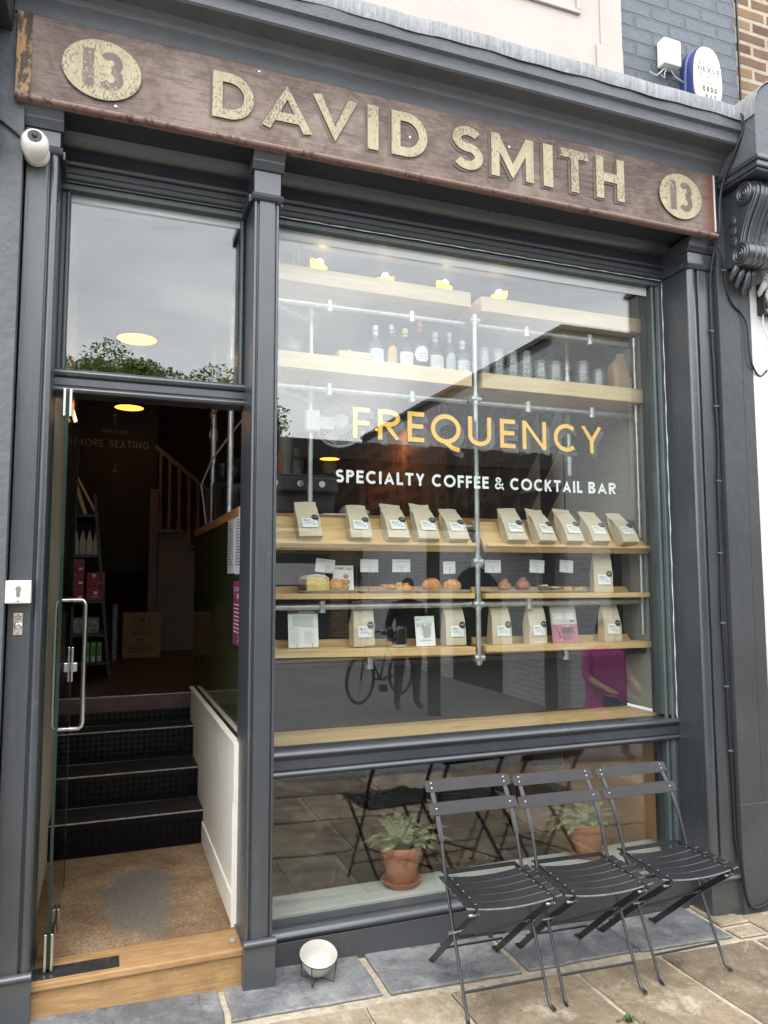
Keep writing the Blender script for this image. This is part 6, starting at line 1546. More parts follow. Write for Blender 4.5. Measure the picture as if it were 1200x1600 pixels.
# black wall banner
Y = 5.4; a = onY(120, 640, Y); b_ = onY(243, 860, Y)
T = thing('seating_sign', 'black wall panel lettered MORE SEATING with arrows deep inside the doorway', 'sign', ((a.x+b_.x)/2, Y, 1.6))
g = G(); g.box(a.x-.15, b_.x, Y, Y+.04, 1.75, 4.0); g.build('panel', M_black, T)
tl = onY(167, 697, Y); tr = onY(232, 702, Y); th_ = onY(200, 687, Y).z-onY(200, 698, Y).z
ink = Ink((0, Y-.001, 0), (1, 0, 0), (0, 0, 1), (0, -1, 0)); x0 = tl.x-.30
ink.text('MORE SEATING', x0, tl.z-.01, th_, th_*.13, 0, .25, tr.x-x0)
zc = onY(182, 677, Y); ink.text('UPSTAIRS', zc.x-.14, zc.z, th_*.5, th_*.07, 0, .25, .26)
for py0, py1 in ((665, 646), (724, 738)):
    p = onY(180, py0, Y); q = onY(180, py1, Y); ink.stroke([(p.x, p.z), (p.x, q.z)], .008); d = .03 if q.z > p.z else -.03
    ink.stroke([(p.x-.03, q.z-d), (p.x, q.z), (p.x+.03, q.z-d)], .008)
ink.g.build('lettering', flat((.20, .19, .17)), T)
# staircase with turned balusters at the back
M_stair = paint('dim_painted_stair', (.12, .098, .082), .6, .1, 2)
Y = 5.2
T = thing('staircase', 'dim painted staircase with turned balusters rising at the back of the passage', 'staircase', (.7, Y, .9))
g = G(); n0 = onY(240, 700, Y); 
g.box(onY(232, 850, Y).x, onY(246, 850, Y).x, Y-.05, Y+.05, .9, onY(238, 765, Y).z); g.build('newel', M_stair, T, bevel=.006)
xs0, xs1 = onY(246, 900, Y).x, 1.9
pan = G(); pan.ext([(xs0, .9015), (xs1+.6, .9015), (xs1+.6, 1.0), (xs0+.55, onY(272, 852, Y).z-.45), (xs0+.26, onY(270, 828, Y).z), (xs0, onY(248, 826, Y).z)], 1, Y-.02, Y+.03); pan.build('string_panel', M_stair, T, bevel=.003)
g = G(); z_a = onY(246, 828, Y).z
for k, (xa, za) in enumerate(((xs0-.02, z_a), (xs0+.24, onY(272, 852, Y).z), (xs0+.48, onY(297, 878, Y).z))): g.box(xa, xa+.27, Y-.06, Y+.6, za-.03, za)
g.build('tread', M_stair, T, bevel=.003)
for k, px_ in enumerate((252, 266, 281, 296, 310, 324)):
    t_ = onY(px_, 705+(px_-250)*.80, Y); bz = onY(px_, 828 if px_ < 270 else 851 if px_ < 298 else 876, Y).z; c = Vector((t_.x, Y, bz)); H = t_.z-bz
    g = G(); g.lathe([(.024, 0), (.024, .22*H), (.014, .25*H), (.022, .29*H), (.016, .36*H), (.020, .55*H), (.013, .70*H), (.021, .73*H), (.014, .76*H), (.022, .79*H), (.022, H)], c, 10); g.build('baluster', M_stair, T, smooth=40)
g = G(); p = onY(243, 698, Y); q = onY(336, 776, Y); g.strip([p, q], (0, 1, 0), .06, .045); g.build('handrail', M_stair, T, bevel=.006)
# ladder shelf with packets
T = thing('ladder_shelf', 'black ladder shelf of stock against the left wall inside', 'shelf unit', (-.10, 3.5, .9))
g = G()
for y_ in (3.15, 3.75):
    g.strip([(.055, y_, .905), (-.09, y_, 2.35)], (0, 1, 0), .03, .022); g.strip([(-.285, y_, .905), (-.285, y_, 2.35)], (0, 1, 0), .03, .022)
g.build('upright', M_blackm, T)
shz = [(1.02, .045), (1.24, .02), (1.50, -.005), (1.86, -.04), (2.18, -.07)]
for z, xr_ in shz:
    g = G(); g.box(-.295, xr_, 3.13, 3.77, z-.022, z); g.build('shelf', M_blackm, T)
M_redb = paint('red_card_box', (.30, .018, .016), .5, .05, 4); M_greenb = paint('green_card_box', (.08, .24, .04), .5, .05); M_kb = flat((.50, .42, .30)); M_prints = paint('black_and_white_print', (.25, .25, .25), .6, .9, 45)
k = 0
for (x, y, z, lab) in ((-.13, 3.16, 1.5005, 'red carton with a white cup mark on the ladder shelf'), (-.13, 3.165, 1.6105, 'upper red carton with a white triangle on the ladder shelf'), (-.285, 3.16, 1.5005, 'left red carton at the bottom of its pile'), (-.285, 3.165, 1.6105, 'left red carton second in its pile'), (-.285, 3.16, 1.7205, 'left red carton topmost of its pile')):
    T2 = thing('red_carton', lab, 'carton', (x, y, z), 'red cartons on the ladder shelf'); g = G(); g.box(x, x+.135, y, y+.13, z, z+.108); g.build('carton_body', M_redb, T2, bevel=.002)
    ink = Ink((x, y-.001, z), (1, 0, 0), (0, 0, 1), (0, -1, 0))
    if k == 0: ink.shape([(.05, .07), (.085, .07), (.078, .045), (.057, .045)]); ink.rect(.045, .025, .09, .029)
    else: ink.shape([(.035, .095), (.07, .095), (.052, .065)]); ink.rect(.095, .02, .125, .035)
    ink.g.build('mark', M_paper, T2); k += 1
for i, x in enumerate((-.22, -.17, -.12, -.07)):
    z = 1.8605; g = G(); g.ext([(x-.022, z), (x+.022, z), (x+.022, z+.10), (x+.004, z+.19), (x-.004, z+.19), (x-.022, z+.10)], 1, 3.18, 3.24)
    tag(g.build('coffee_pouch', M_kb, org=(x, 3.2, z)), ['pale pouch nearest the door glass on the ladder shelf', 'pale pouch second from the door glass', 'pale pouch third from the door glass', 'pale pouch at the outer end of the ladder shelf'][i], 'coffee bag', 'pale pouches on the ladder shelf')
for i, x in enumerate((-.13, -.085, -.04)):
    z = 1.0205; g = G(); g.box(x, x+.036, 3.17, 3.24, z, z+.15); T2 = thing('green_carton', ['small green carton left of three on the bottom shelf', 'small green carton in the middle of the bottom shelf', 'small green carton right of three on the bottom shelf'][i], 'carton', (x, 3.2, z), 'green cartons on the ladder shelf'); g.build('carton_body', M_greenb, T2)
    ink = Ink((x, 3.169, z), (1, 0, 0), (0, 0, 1), (0, -1, 0)); ink.shape([(.006, .14), (.03, .14), (.018, .115)]); ink.rect(.004, .0, .032, .045); ink.g.build('mark', flat((.35, .50, .33)), T2)
g = G(); g.box(-.22, -.03, 3.2, 3.45, 1.2405, 1.36); tag(g.build('printed_box', M_prints, bevel=.002, org=(-.1, 3.3, 1.24)), 'black and white patterned box on the ladder shelf', 'box')
g = G(); g.box(.085, .125, 4.35, 4.6, .9015, 1.42); tag(g.build('printed_pack', M_prints, org=(.1, 4.4, .9)), 'tall narrow black and white pack beside the cardboard box', 'pack')
g = G(); g.hexa([(-.17, 3.2, 2.181), (-.14, 3.2, 2.181), (-.14, 3.5, 2.181), (-.17, 3.5, 2.181), (-.27, 3.2, 2.48), (-.24, 3.2, 2.48), (-.24, 3.5, 2.48), (-.27, 3.5, 2.48)]); g.hexa([(-.08, 3.2, 2.181), (-.06, 3.2, 2.181), (-.06, 3.5, 2.181), (-.08, 3.5, 2.181), (-.235, 3.2, 2.48), (-.215, 3.2, 2.48), (-.215, 3.5, 2.48), (-.235, 3.5, 2.48)])
tag(g.build('wooden_stand', M_pinev, org=(-.15, 3.3, 2.18)), 'folded wooden stand on top of the ladder shelf', 'stand')
# cardboard box
a = onZ(190, 1027, .9015); x0, y0 = a.x, 4.52; x1 = onY(251, 1000, y0).x; zt = onY(220, 959, y0).z
T = thing('cardboard_box', 'large brown cardboard box with printed lettering on the dark floor', 'box', (x0, y0, .9015))
g = G(); g.box(x0, x1, y0, y0+.36, .9015, zt); g.build('carton', paint('brown_corrugated_card', (.30, .175, .085), .8, .06, 3), T, bevel=.003)
ink = Ink((x0, y0-.001, .9015), (1, 0, 0), (0, 0, 1), (0, -1, 0)); W, H = x1-x0, zt-.9015
for q in ((.32, .66, .70, .94),): 
    for (xa, ya, xb, yb) in ((q[0], q[1], q[2], q[1]+.012), (q[0], q[3]-.012, q[2], q[3]), (q[0], q[1], q[0]+.012, q[3]), (q[2]-.012, q[1], q[2], q[3])): ink.rect(W*xa, H*ya, W*xb, H*yb)
ink.disc(W*.51, H*.85, W*.06, W*.06); ink.text('GO-PAK', W*.38, H*.70, H*.055, H*.012, 0, .2, W*.26)
for i in range(20): ink.rect(W*(.25+.027*i), H*.50, W*(.25+.027*i+.008+.008*(i*7 % 3)/2), H*.61)
for i, ww in enumerate((.3, .2, .6, .7, .62)): ink.rect(W*(.5-ww/2), H*(.40-.065*i), W*(.5+ww/2), H*(.42-.065*i))
ink.rect(W*.92, H*.06, W*.96, H*.10); ink.g.build('lettering', flat((.045, .03, .02)), T)
# papers and poster on the olive end panel
xp = .598
def wall_sheet(name, label, cat, pxa, pya, pxb, pyb, col, draw=None, mats=None):
    A = onX(pxa, (pya+pyb)/2, xp); B = onX(pxb, (pya+pyb)/2, xp); zt_ = onX((pxa+pxb)/2, pya, xp).z; zb_ = onX((pxa+pxb)/2, pyb, xp).z
    y0_, y1_ = min(A.y, B.y), max(A.y, B.y); T = thing(name, label, cat, (xp, (y0_+y1_)/2, zb_)); g = G(); g.box(xp-.004, xp, y0_, y1_, zb_, zt_); s_ = g.build('sheet', col, T)
    if draw:
        k = Ink((xp-.0045, y1_, zb_), (0, -1, 0), (0, 0, 1), (-1, 0, 0)); draw(k, y1_-y0_, zt_-zb_); k.g.build('printing', mats, s_)
def d_list(k, W, H):
    for r_ in range(16): k.rect(W*.14, H*(.90-.05*r_), W*(.5+.3*((r_*5) % 4)/3), H*(.915-.05*r_))
wall_sheet('posted_menu', 'printed menu sheet on the olive panel, left of the pair', 'menu', 357, 810, 367, 896, flat((.42, .43, .46)), d_list, M_inkd)
wall_sheet('posted_menu', 'taller printed menu sheet on the olive panel, right of the pair', 'menu', 368.5, 803, 381, 897, flat((.46, .47, .50)), d_list, M_inkd)
def d_post(k, W, H):
    k.text('DINNER', W*.08, H*.84, H*.07, H*.018, 0, .15, W*.84); k.text('IS', W*.3, H*.73, H*.07, H*.018, 0, .15, W*.3)
    for r_ in range(8): k.rect(W*.1, H*(.62-.06*r_), W*(.85-.1*(r_ % 3)), H*(.64-.06*r_))
    k.text('25', W*.55, H*.06, H*.10, H*.025, 0, .15, W*.35)
wall_sheet('poster', 'magenta poster with pale lettering low on the olive panel', 'poster', 365.5, 908, 381, 1010, flat((.16, .012, .075)), d_post, flat((.55, .40, .48)))
# coffee machine, grinders and clutter on the bar
M_mach = paint('black_machine_metal', (.016, .016, .018), .3, .1, 8, metal=.3)
T = thing('coffee_machine', 'black espresso machine standing on the bar behind the left window edge', 'coffee machine', (.98, .95, 2.013))
g = G(); g.box(.74, 1.20, .80, 1.12, 2.03, 2.14); g.box(.74, 1.20, .72, 1.12, 2.14, 2.22); g.box(.76, 1.18, .74, 1.10, 2.22, 2.235); g.build('body', M_mach, T, bevel=.01)
g = G(); [g.box(x, x+.03, y, y+.03, 2.0125, 2.03) for x in (.76, 1.14) for y in (.82, 1.06)]; g.build('foot', M_steel, T)
g = G()
for x in (.84, .98, 1.1): g.lathe([(0, 0), (.018, 0), (.018, .012), (0, .012)], (x, .718, 2.18), 14, 0, rx(PI/2))
g.build('dial', M_steel, T)
T = thing('grinder', 'black coffee grinder with hopper at the bar corner by the doorway', 'grinder', (.72, 1.30, 2.013)); g = G(); g.box(.66, .80, 1.22, 1.44, 2.0125, 2.24); g.build('body', M_mach, T, bevel=.012); g = G(); g.lathe([(.03, 0), (.065, .06), (.065, .15), (.05, .16), (0, .16)], (.73, 1.33, 2.24), 18); g.build('hopper', tint_glass('smoked_hopper', (.2, .2, .2), .05, (.03, .03, .03), .4), T, smooth=40)
T = thing('grinder', 'second black grinder further along the bar by the doorway', 'grinder', (.72, 1.75, 2.013)); g = G(); g.box(.65, .79, 1.66, 1.86, 2.0125, 2.30); g.build('body', M_mach, T, bevel=.012); g = G(); g.lathe([(.03, 0), (.06, .05), (.06, .12), (0, .13)], (.72, 1.76, 2.30), 18); g.build('hopper', M_mach, T, smooth=40)
g = G(); g.tube([(.64, 1.95, 2.014), (.60, 1.95, 2.3), (.64, 1.7, 2.45), (.75, 1.2, 2.62)], .006, 6); tag(g.build('power_lead', flat((.5, .5, .48)), smooth=50, org=(.64, 1.9, 2.0)), 'thin white lead rising from the bar by the grinders', 'cable')
# scaffold shelving over the bar seen through the doorway
T = thing('bar_shelving', 'pine shelf on two scaffold poles over the bar seen through the doorway', 'shelving', (.7, 1.3, 2.0))
for px_, yy in ((334, 1.78), (361, .98)):
    d = onX(px_, 740, .66); g = G(); g.tube([(.655, d.y, 2.013), (.655, d.y, 3.3)], .017, 10); q = g.build('pole', M_galv, T, smooth=50)
    g = G()
    for zz in (2.95, 2.62 if px_ < 350 else 2.86): g.tube([(.655, d.y, zz-.035), (.655, d.y, zz+.035)], .024, 10); g.torus((.63, d.y, zz), .014, .005, 14, 6, 0, ry(PI/2))
    g.build('pipe_fitting', M_galv, q, smooth=50)
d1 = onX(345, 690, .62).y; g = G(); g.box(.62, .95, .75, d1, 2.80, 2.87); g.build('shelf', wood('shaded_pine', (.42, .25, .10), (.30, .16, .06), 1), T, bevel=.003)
g = G(); g.tube([(.655, .7, 2.77), (.655, 1.9, 2.77)], .014, 8); g.build('cross_rail', M_galv, T, smooth=50)
# bottles and cups on the bar behind the left edge of the window
for i, (px_, h, r_, c, lab) in enumerate(((438, .22, .026, (.20, .05, .02), 'dark red bottle on the bar behind the left window edge'), (446, .30, .040, (.16, .15, .13), 'tall stack of paper cups on the coffee machine'), (462, .17, .045, (.05, .04, .035), 'dark round pitcher on the coffee machine'))):
    p = onY(px_, 770, .92); z = 2.236; g = G(); g.lathe([(0, 0), (r_, 0), (r_, h*.55), (r_*.4, h*.75), (r_*.38, h), (0, h)] if i != 1 else [(0, 0), (r_*.8, 0), (r_, h), (0, h)], (p.x, .92, z), 18)
    tag(g.build(('bottle', 'cup_stack', 'pitcher')[i], flat(c, .4), smooth=40, org=(p.x, .92, z)), lab, ('bottle', 'cups', 'pitcher')[i])
p = onY(536, 788, .85); g = G(); g.box(p.x-.13, p.x+.12, .80, 1.0, 2.0125, 2.030); tag(g.build('notepad', M_paper, org=(p.x, .85, 2.0125)), 'stack of white papers lying on the bar top', 'papers')
g = G(); g.ball((1.34, .95, 2.055), (.07, .06, .042), 12, 0, .12); g.ball((1.40, .93, 2.045), (.05, .05, .032), 10, 0, .15); tag(g.build('cloth', flat((.40, .40, .38)), smooth=60, org=(1.36, .95, 2.013)), 'crumpled pale cloth on the bar top by the pole', 'cloth')

# ------------------------------------------------------------------ basement room
M_seatd = paint('dark_moulded_shell', (.020, .020, .021), .5, .1, 4)
def table(name, label, cx_, cy_, w_, d_, zt_, rotz, seed):
    T = thing(name, label, 'table', (cx_, cy_, -.85)); rm = rz(rotz); g = G(); g.obox((cx_, cy_, zt_-.014), (w_, d_, .028), rm); top = g.build('table_top', wood('table_ply', (.30, .16, .06), (.20, .10, .035), 0, .45), T)
    c = w_/4; tri = G()
    for i in range(4):
        for j in range(max(1, round(d_/c))):
            x0_, y0_ = -w_/2+i*c, -d_/2+j*c
            P = [(x0_, y0_), (x0_+c, y0_), (x0_+c, y0_+c), (x0_, y0_+c)]; o = (i+j) % 2
            tri.add([Vector((cx_, cy_, zt_+.0008))+rm@Vector((P[q][0], P[q][1], 0)) for q in ((0, 1, 2) if o else (1, 2, 3))], [(0, 1, 2)], 0)
            tri.add([Vector((cx_, cy_, zt_+.0008))+rm@Vector((P[q][0], P[q][1], 0)) for q in ((0, 2, 3) if o else (0, 1, 3))], [(0, 1, 2)], 1)
    tri.build('inlay', [flat((.42, .23, .09), .4), flat((.035, .025, .018), .4)], top)
    g = G()
    for sx in (-1, 1): g.tube([Vector((cx_, cy_, -.845))+rm@Vector((sx*w_*.38, -d_*.3, 0)), Vector((cx_, cy_, zt_-.03))+rm@Vector((-sx*w_*.1, d_*.2, 0))], .012, 8); g.tube([Vector((cx_, cy_, -.845))+rm@Vector((sx*w_*.38, d_*.3, 0)), Vector((cx_, cy_, zt_-.03))+rm@Vector((sx*w_*.3, -d_*.3, 0))], .012, 8)
    g.build('leg', M_blackm, T, smooth=50); return T
t1 = onZ(592, 1262, -.05); table('cafe_table', 'basement table with triangle inlay carrying the open book and cup', t1.x+.05, t1.y, .70, .52, -.05, R(12), 1)
t2 = onZ(672, 1352, -.12); table('cafe_table', 'second basement table with triangle inlay close behind the left fern', t2.x+.05, t2.y+.08, .56, .5, -.12, R(35), 2)
b0 = onZ(548, 1258, -.048); T = thing('open_book', 'open book lying on the inlaid basement table', 'book', (b0.x, b0.y, -.049)); g = G()
for s_ in (-1, 1):
    P = [(0, 0), (s_*.05, .020), (s_*.11, .014), (s_*.16, .004)]
    vs = [Vector((b0.x, b0.y, -.046))+rz(R(20))@Vector((x, yy, z)) for x, z in P for yy in (-.11, .11)]; g.add(vs, [(2*i, 2*i+2, 2*i+3, 2*i+1) for i in range(3)])
g.build('pages', flat((.50, .35, .20)), T, smooth=40); g = G(); g.obox((b0.x, b0.y, -.0475), (.33, .23, .003), rz(R(20))); g.build('cover', flat((.1, .05, .03)), T)
c0 = onZ(571, 1262, -.048); T = thing('coffee_cup', 'dark coffee cup on its saucer beside the open book', 'cup', (c0.x, c0.y, -.049)); g = G(); g.lathe([(0, .012), (.03, .012), (.044, .035), (.046, .062), (.043, .062), (.04, .036), (0, .02)], (c0.x, c0.y, -.049), 22); g.build('cup', M_mug, T, smooth=40); g = G(); g.lathe([(0, .001), (.04, .001), (.075, .010), (.073, .012), (.0, .006)], (c0.x, c0.y, -.049), 22); g.build('saucer', flat((.28, .22, .16), .3), T, smooth=40)
v0 = onZ(560, 1240, -.05); 
T = thing('dried_flowers', 'dark vase with dried flower stems on the basement table', 'vase', (v0.x+.05, v0.y+.25, -.05)); g = G(); g.lathe([(0, 0), (.03, 0), (.045, .05), (.02, .10), (.022, .12)], (v0.x+.05, t1.y+.12, -.049), 16); g.build('vase', M_mug, T, smooth=50)
g = G()
for k in range(16): a = random.uniform(0, 6.28); g.tube([(v0.x+.05, t1.y+.12, .05), (v0.x+.05+.05*math.cos(a), t1.y+.12+.05*math.sin(a), .18), (v0.x+.05+.13*math.cos(a), t1.y+.12+.13*math.sin(a), .22+random.uniform(0, .1))], [.003, .002, .004], 5)
g.build('stems', flat((.30, .16, .08)), T)
def shell_chair(label, cx_, cy_, rot):
    T = thing('shell_chair', label, 'chair', (cx_, cy_, -.85)); rm = rz(rot); g = G(); vs = []; nu, nv = 10, 12
    for j in range(nv+1):
        v = j/nv
        for i in range(nu+1):
            u = -1+2*i/nu
            if v < .5: q = v*2; y_, z_ = -.22+.40*q, .44+.02*u*u-.02*math.sin(q*PI)
            else: q = v*2-1; y_, z_ = .18+.09*q+.02*q*q, .44+.02*u*u+.40*q-.0*q
            wd = .23*(1-.18*v*v); vs.append(Vector((cx_, cy_, -.85))+rm@Vector((u*wd, y_-.05*u*u*(v > .5), z_)))
    g.add(vs, [(j*(nu+1)+i, j*(nu+1)+i+1, (j+1)*(nu+1)+i+1, (j+1)*(nu+1)+i) for j in range(nv) for i in range(nu)]); o = g.build('shell', M_seatd, T, smooth=60); sm = o.modifiers.new('thick', 'SOLIDIFY'); sm.thickness = .012
    for sx, sy in ((-1, -1), (1, -1), (1, 1), (-1, 1)): g = G(); g.tube([Vector((cx_, cy_, -.845))+rm@Vector((sx*.2, sy*.2, 0)), Vector((cx_, cy_, -.43))+rm@Vector((sx*.13, sy*.12, 0))], .011, 8); g.build('leg', M_blackm, T, smooth=50)
shell_chair('dark moulded basement chair at the left of the low window', 1.02, 1.15, R(-75)); shell_chair('dark moulded chair at the far side of the inlaid table', t1.x+.25, t1.y+.62, R(10)); shell_chair('dark moulded chair behind the second basement table', t2.x+.45, t2.y+.75, R(-35))
# framed pictures leaning in the basement
def framed(label, Ya, Yb, zb_, zt_, seed):
    x = 3.025; T = thing('framed_picture', label, 'picture', (x, (Ya+Yb)/2, zb_)); g = G()
    for q in ((Ya, Yb, zb_, zb_+.02), (Ya, Yb, zt_-.02, zt_), (Ya, Ya+.02, zb_+.021, zt_-.021), (Yb-.02, Yb, zb_+.021, zt_-.021)): g.box(x-.03, x, *q)
    g.build('frame', wood('gilt_wood_frame', (.50, .27, .08), (.36, .17, .05), 1, .4), T); k = Ink((x-.012, Yb, zb_), (0, -1, 0), (0, 0, 1), (-1, 0, 0)); W, H = Yb-Ya, zt_-zb_; k.rect(.02, .02, W-.02, H-.02, 0); r_ = random.Random(seed)
    for _ in range(16):
        cx_, cy_ = r_.uniform(.12, W-.12), r_.uniform(.12, H-.12); k.shape([(cx_+r_.uniform(.03, .10)*math.cos(a), cy_+r_.uniform(.03, .10)*math.sin(a)) for a in (0, .9, 1.9, 2.9, 3.9, 5.0)], r_.choice((1, 2, 3, 1)))
    for _ in range(6): k.stroke([(r_.uniform(.1, W-.1), r_.uniform(.1, H-.1)) for _ in range(3)], .008, 1)
    k.g.build('print', [flat((.34, .20, .09)), flat((.03, .025, .025)), flat((.18, .02, .02)), flat((.45, .33, .14))], T)
framed('abstract picture in a thin gilt frame behind the left chair', 2.0, 2.62, -.42, .68, 4); framed('second gilt framed abstract further back in the basement', 3.0, 3.6, -.05, .72, 8)
g = G(); g.box(3.018, 3.031, 1.35, 1.72, .18, .55); T = tag(g.build('posted_paper', flat((.48, .45, .40)), org=(3.02, 1.5, .2)), 'pale posted paper on the right basement wall', 'paper')
# ------------------------------------------------------------------ the street behind the viewer, seen mirrored in the glass
def far(px, py, yv): 
    """photograph pixel of a mirrored thing at mirrored depth yv -> its real place across the street"""
    p = onY(px, py, yv); return Vector((p.x, 2*YG-yv, p.z))
M_gb_y = brick('grey_painted_brick_front', ((.50, .51, .52), (.42, .43, .44)), (.62, .63, .64), 'Y', .24, .085, .010, .7, .5, var=.3)
M_gb_x = brick('grey_painted_brick_flank', ((.56, .57, .58), (.44, .45, .46)), (.70, .71, .72), 'X', .24, .085, .011, .7, .6, var=.35)
M_win = pane_glass('dark_far_glass', .08, (.08, .09, .1)); M_wfr = flat((.62, .62, .60))
GX = 6.45; GY = -5.7
T = thing('grey_brick_building', 'dark grey painted brick building across the street, mirrored in the shop glass', 'building', (GX+4, GY-4, -.2))
g = G(); g.box(GX, 22, GY-.25, GY, -.6, 5.42); g.build('front_wall', M_gb_y, T)
g = G(); g.box(GX+.0005, GX+.25, -15.2, GY-.2505, -.6, 5.42); g.build('flank_wall', M_gb_x, T)
g = G(); g.box(GX-.05, 22, GY-.3, GY+.06, 5.42, 5.50); g.box(GX-.06, GX+.3, -15.2, GY-.3, 5.42, 5.50); g.box(GX, 22, -15.2, GY-.3, 5.30, 5.41); g.build('roof_coping', flat((.10, .095, .09)), T)
for xa in (7.6, 10.2, 12.8):
    g = G(); g.box(xa, xa+1.2, GY+.001, GY+.05, 2.9, 4.5); fr_ = g.build('window', M_wfr, T); g = G(); g.box(xa+.08, xa+.57, GY+.0505, GY+.055, 2.98, 4.42); g.box(xa+.63, xa+1.12, GY+.0505, GY+.055, 2.98, 4.42); g.build('pane', flat((.05, .055, .06), .1), fr_)
g = G(); g.box(7.2, 12.5, GY+.001, GY+.06, -.4, 2.55); q = g.build('shop_front', flat((.016, .017, .019)), T); g = G(); g.box(7.5, 9.6, GY+.0605, GY+.07, .5, 2.2); g.box(9.9, 12.2, GY+.0605, GY+.07, .5, 2.2); g.build('pane', flat((.03, .03, .035), .05), q)
g = G(); ya = far(655, 930, 9.2).y
g.ext([(ya-.95, -.4), (ya+.95, -.4), (ya+.95, 1.25)]+[(ya+.95*math.cos(PI*k/12), 1.25+.62*math.sin(PI*k/12)) for k in range(1, 12)]+[(ya-.95, 1.25)], 0, GX-.03, GX-.002); g.build('arched_opening', flat((.012, .012, .013)), T)
# far yellow brick terrace
T = thing('yellow_brick_terrace', 'yellow stock brick terrace closing the far end, mirrored low in the glass', 'building', (4, -16, 0))
g = G(); g.box(-16, 21.5, -16.4, -15.5, -.7, 4.9); g.build('wall', M_stock, T)
g = G(); g.box(-16, 21.5, -16.4, -15.40, 4.9, 5.05); g.build('roof_coping', flat((.16, .15, .14)), T)
for i in range(9):
    xa = -4.6+i*2.15
    g = G(); g.box(xa, xa+1.05, -15.5, -15.42, 2.9, 4.35); fr_ = g.build('window', M_wfr, T); g = G(); g.box(xa+.07, xa+.49, -15.4195, -15.41, 2.98, 4.28); g.box(xa+.56, xa+.98, -15.4195, -15.41, 2.98, 4.28); g.build('pane', flat((.07, .08, .09), .05), fr_)
    if i % 2 == 0: g = G(); g.box(xa-.1, xa+1.6, -15.5, -15.40, -.5, 2.3); q = g.build('shop_front', flat((.03, .035, .04), .3), T); g = G(); g.box(xa, xa+1.5, -15.3995, -15.39, 1.5, 2.05); g.build('blind', flat((.55, .55, .55)), q)
    else: g = G(); g.box(xa, xa+.9, -15.5, -15.44, .55, 2.0); q = g.build('window', flat((.03, .03, .03), .2), T); g = G(); [g.box(xa+.1+.12*k, xa+.115+.12*k, -15.4395, -15.42, .55, 2.0) for k in range(7)]; g.build('bars', flat((.5, .5, .5)), q)
g = G(); g.box(-16, 21.5, -15.5, -15.38, 2.45, 2.7); g.build('string_course', flat((.66, .65, .62)), T)
# dark market canopy with its fascia board
yv = 6.35; A = far(400, 678, yv); B = far(868, 716, yv); YR = 2*YG-yv
T = thing('market_canopy', 'dark market canopy with a big lettered fascia across the street, mirrored mid window', 'canopy', ((A.x+B.x)/2, YR, 0))
zt_ = far(600, 692, yv).z; zb_ = far(600, 812, yv).z; zm = far(460, 712, yv).z
M_cano = flat((.020, .015, .013))
g = G(); g.box(A.x-1.2, B.x-.05, YR-2.6, YR+.02, zm-.02, zt_); g.build('roof_slab', flat((.060, .056, .054)), T, bevel=.02)
g = G(); xs_ = far(492, 760, yv).x; g.box(xs_, B.x-.06, YR-2.0, YR, zb_, zm-.021); g.build('fascia_board', M_cano, T)
ink = Ink((B.x-.35, YR+.002, 0), (-1, 0, 0), (0, 0, 1), (0, 1, 0)); L_ = B.x-.35-xs_-.25
hh_ = (zm-zb_)*.56; ink.text('CAMDEN', 0, zb_+(zm-zb_)*.22, hh_, hh_*.16, 0, .14, L_); ink.g.build('lettering', flat((.075, .055, .035)), T)
for px_ in (408, 680, 862):
    p = far(px_, 900, yv); g = G(); g.box(p.x-.075, p.x+.075, YR-.12, YR-.01, -.35, zb_ if px_ > 500 else zm); g.build('post', flat((.03, .03, .03)), T)
# trees behind the terrace
M_bark = paint('dark_bark', (.06, .045, .03), .9, .3, 8); 
def leafm(name, c, k):
    m, t, b = _mat(name); n = _noise(t, _coord(t), k, 4, .6); t.links.new(_ramp(t, n, [(.3, mul(c, .55)), (.7, mul(c, 1.35))]), b.inputs['Base Color']); b.inputs['Roughness'].default_value = .6; return m
M_leaf = leafm('plane_tree_leaves', (.20, .29, .07), .9); M_leaf2 = leafm('conifer_needles', (.07, .12, .045), 1.2)
def tree(name, label, X, Y, H, R_, seed, n=30000, cone=False, mat=None):
    r_ = random.Random(seed); T = thing(name, label, 'tree', (X, Y, -.3)); g = G(); g.tube([(X, Y, -.4), (X+.1, Y, H*.3), (X-.1, Y+.1, H*.6), (X, Y, H*.9)], [.28, .22, .14, .03], 10)
    clumps = []
    for k in range(26):
        a = r_.uniform(0, 6.28); q = r_.uniform(.25, 1)*R_; z = H*r_.uniform(.42, .93); sc_ = 1-abs((z/H-.66)/.36)**2*.55
        if cone: z = H*(.15+.82*k/26); q = R_*(1-z/H)*r_.uniform(.4, 1); sc_ = 1
        c = Vector((X+q*math.cos(a)*sc_, Y+q*math.sin(a)*sc_, z)); clumps.append((c, (R_*r_.uniform(.26, .46)) if not cone else max(.25, R_*.5*(1-z/H)+.15)))
        g.tube([(X, Y, max(H*.25, z-R_*.8)), (c+Vector((X, Y, c.z-.5)))/2 if False else Vector(((X+c.x)/2, (Y+c.y)/2, z-R_*.3)), c], [.09, .06, .02], 6)
    g.build('trunk', M_bark, T, smooth=50); g = G()
    for _ in range(n):
        c, rr_ = r_.choice(clumps); d = Vector((r_.gauss(0, 1), r_.gauss(0, 1), r_.gauss(0, 1))).normalized()*rr_*(r_.random()**.4)*1.05; p = c+d; s_ = r_.uniform(.045, .10); u = Vector((r_.gauss(0, 1), r_.gauss(0, 1), r_.gauss(0, .6))).normalized(); v = u.cross(Vector((r_.gauss(0, 1), r_.gauss(0, 1), 1))).normalized()
        g.add([p-u*s_, p+v*s_*.55, p+u*s_, p-v*s_*.55], [(0, 1, 2, 3)])
    g.build('crown', mat or M_leaf, T)
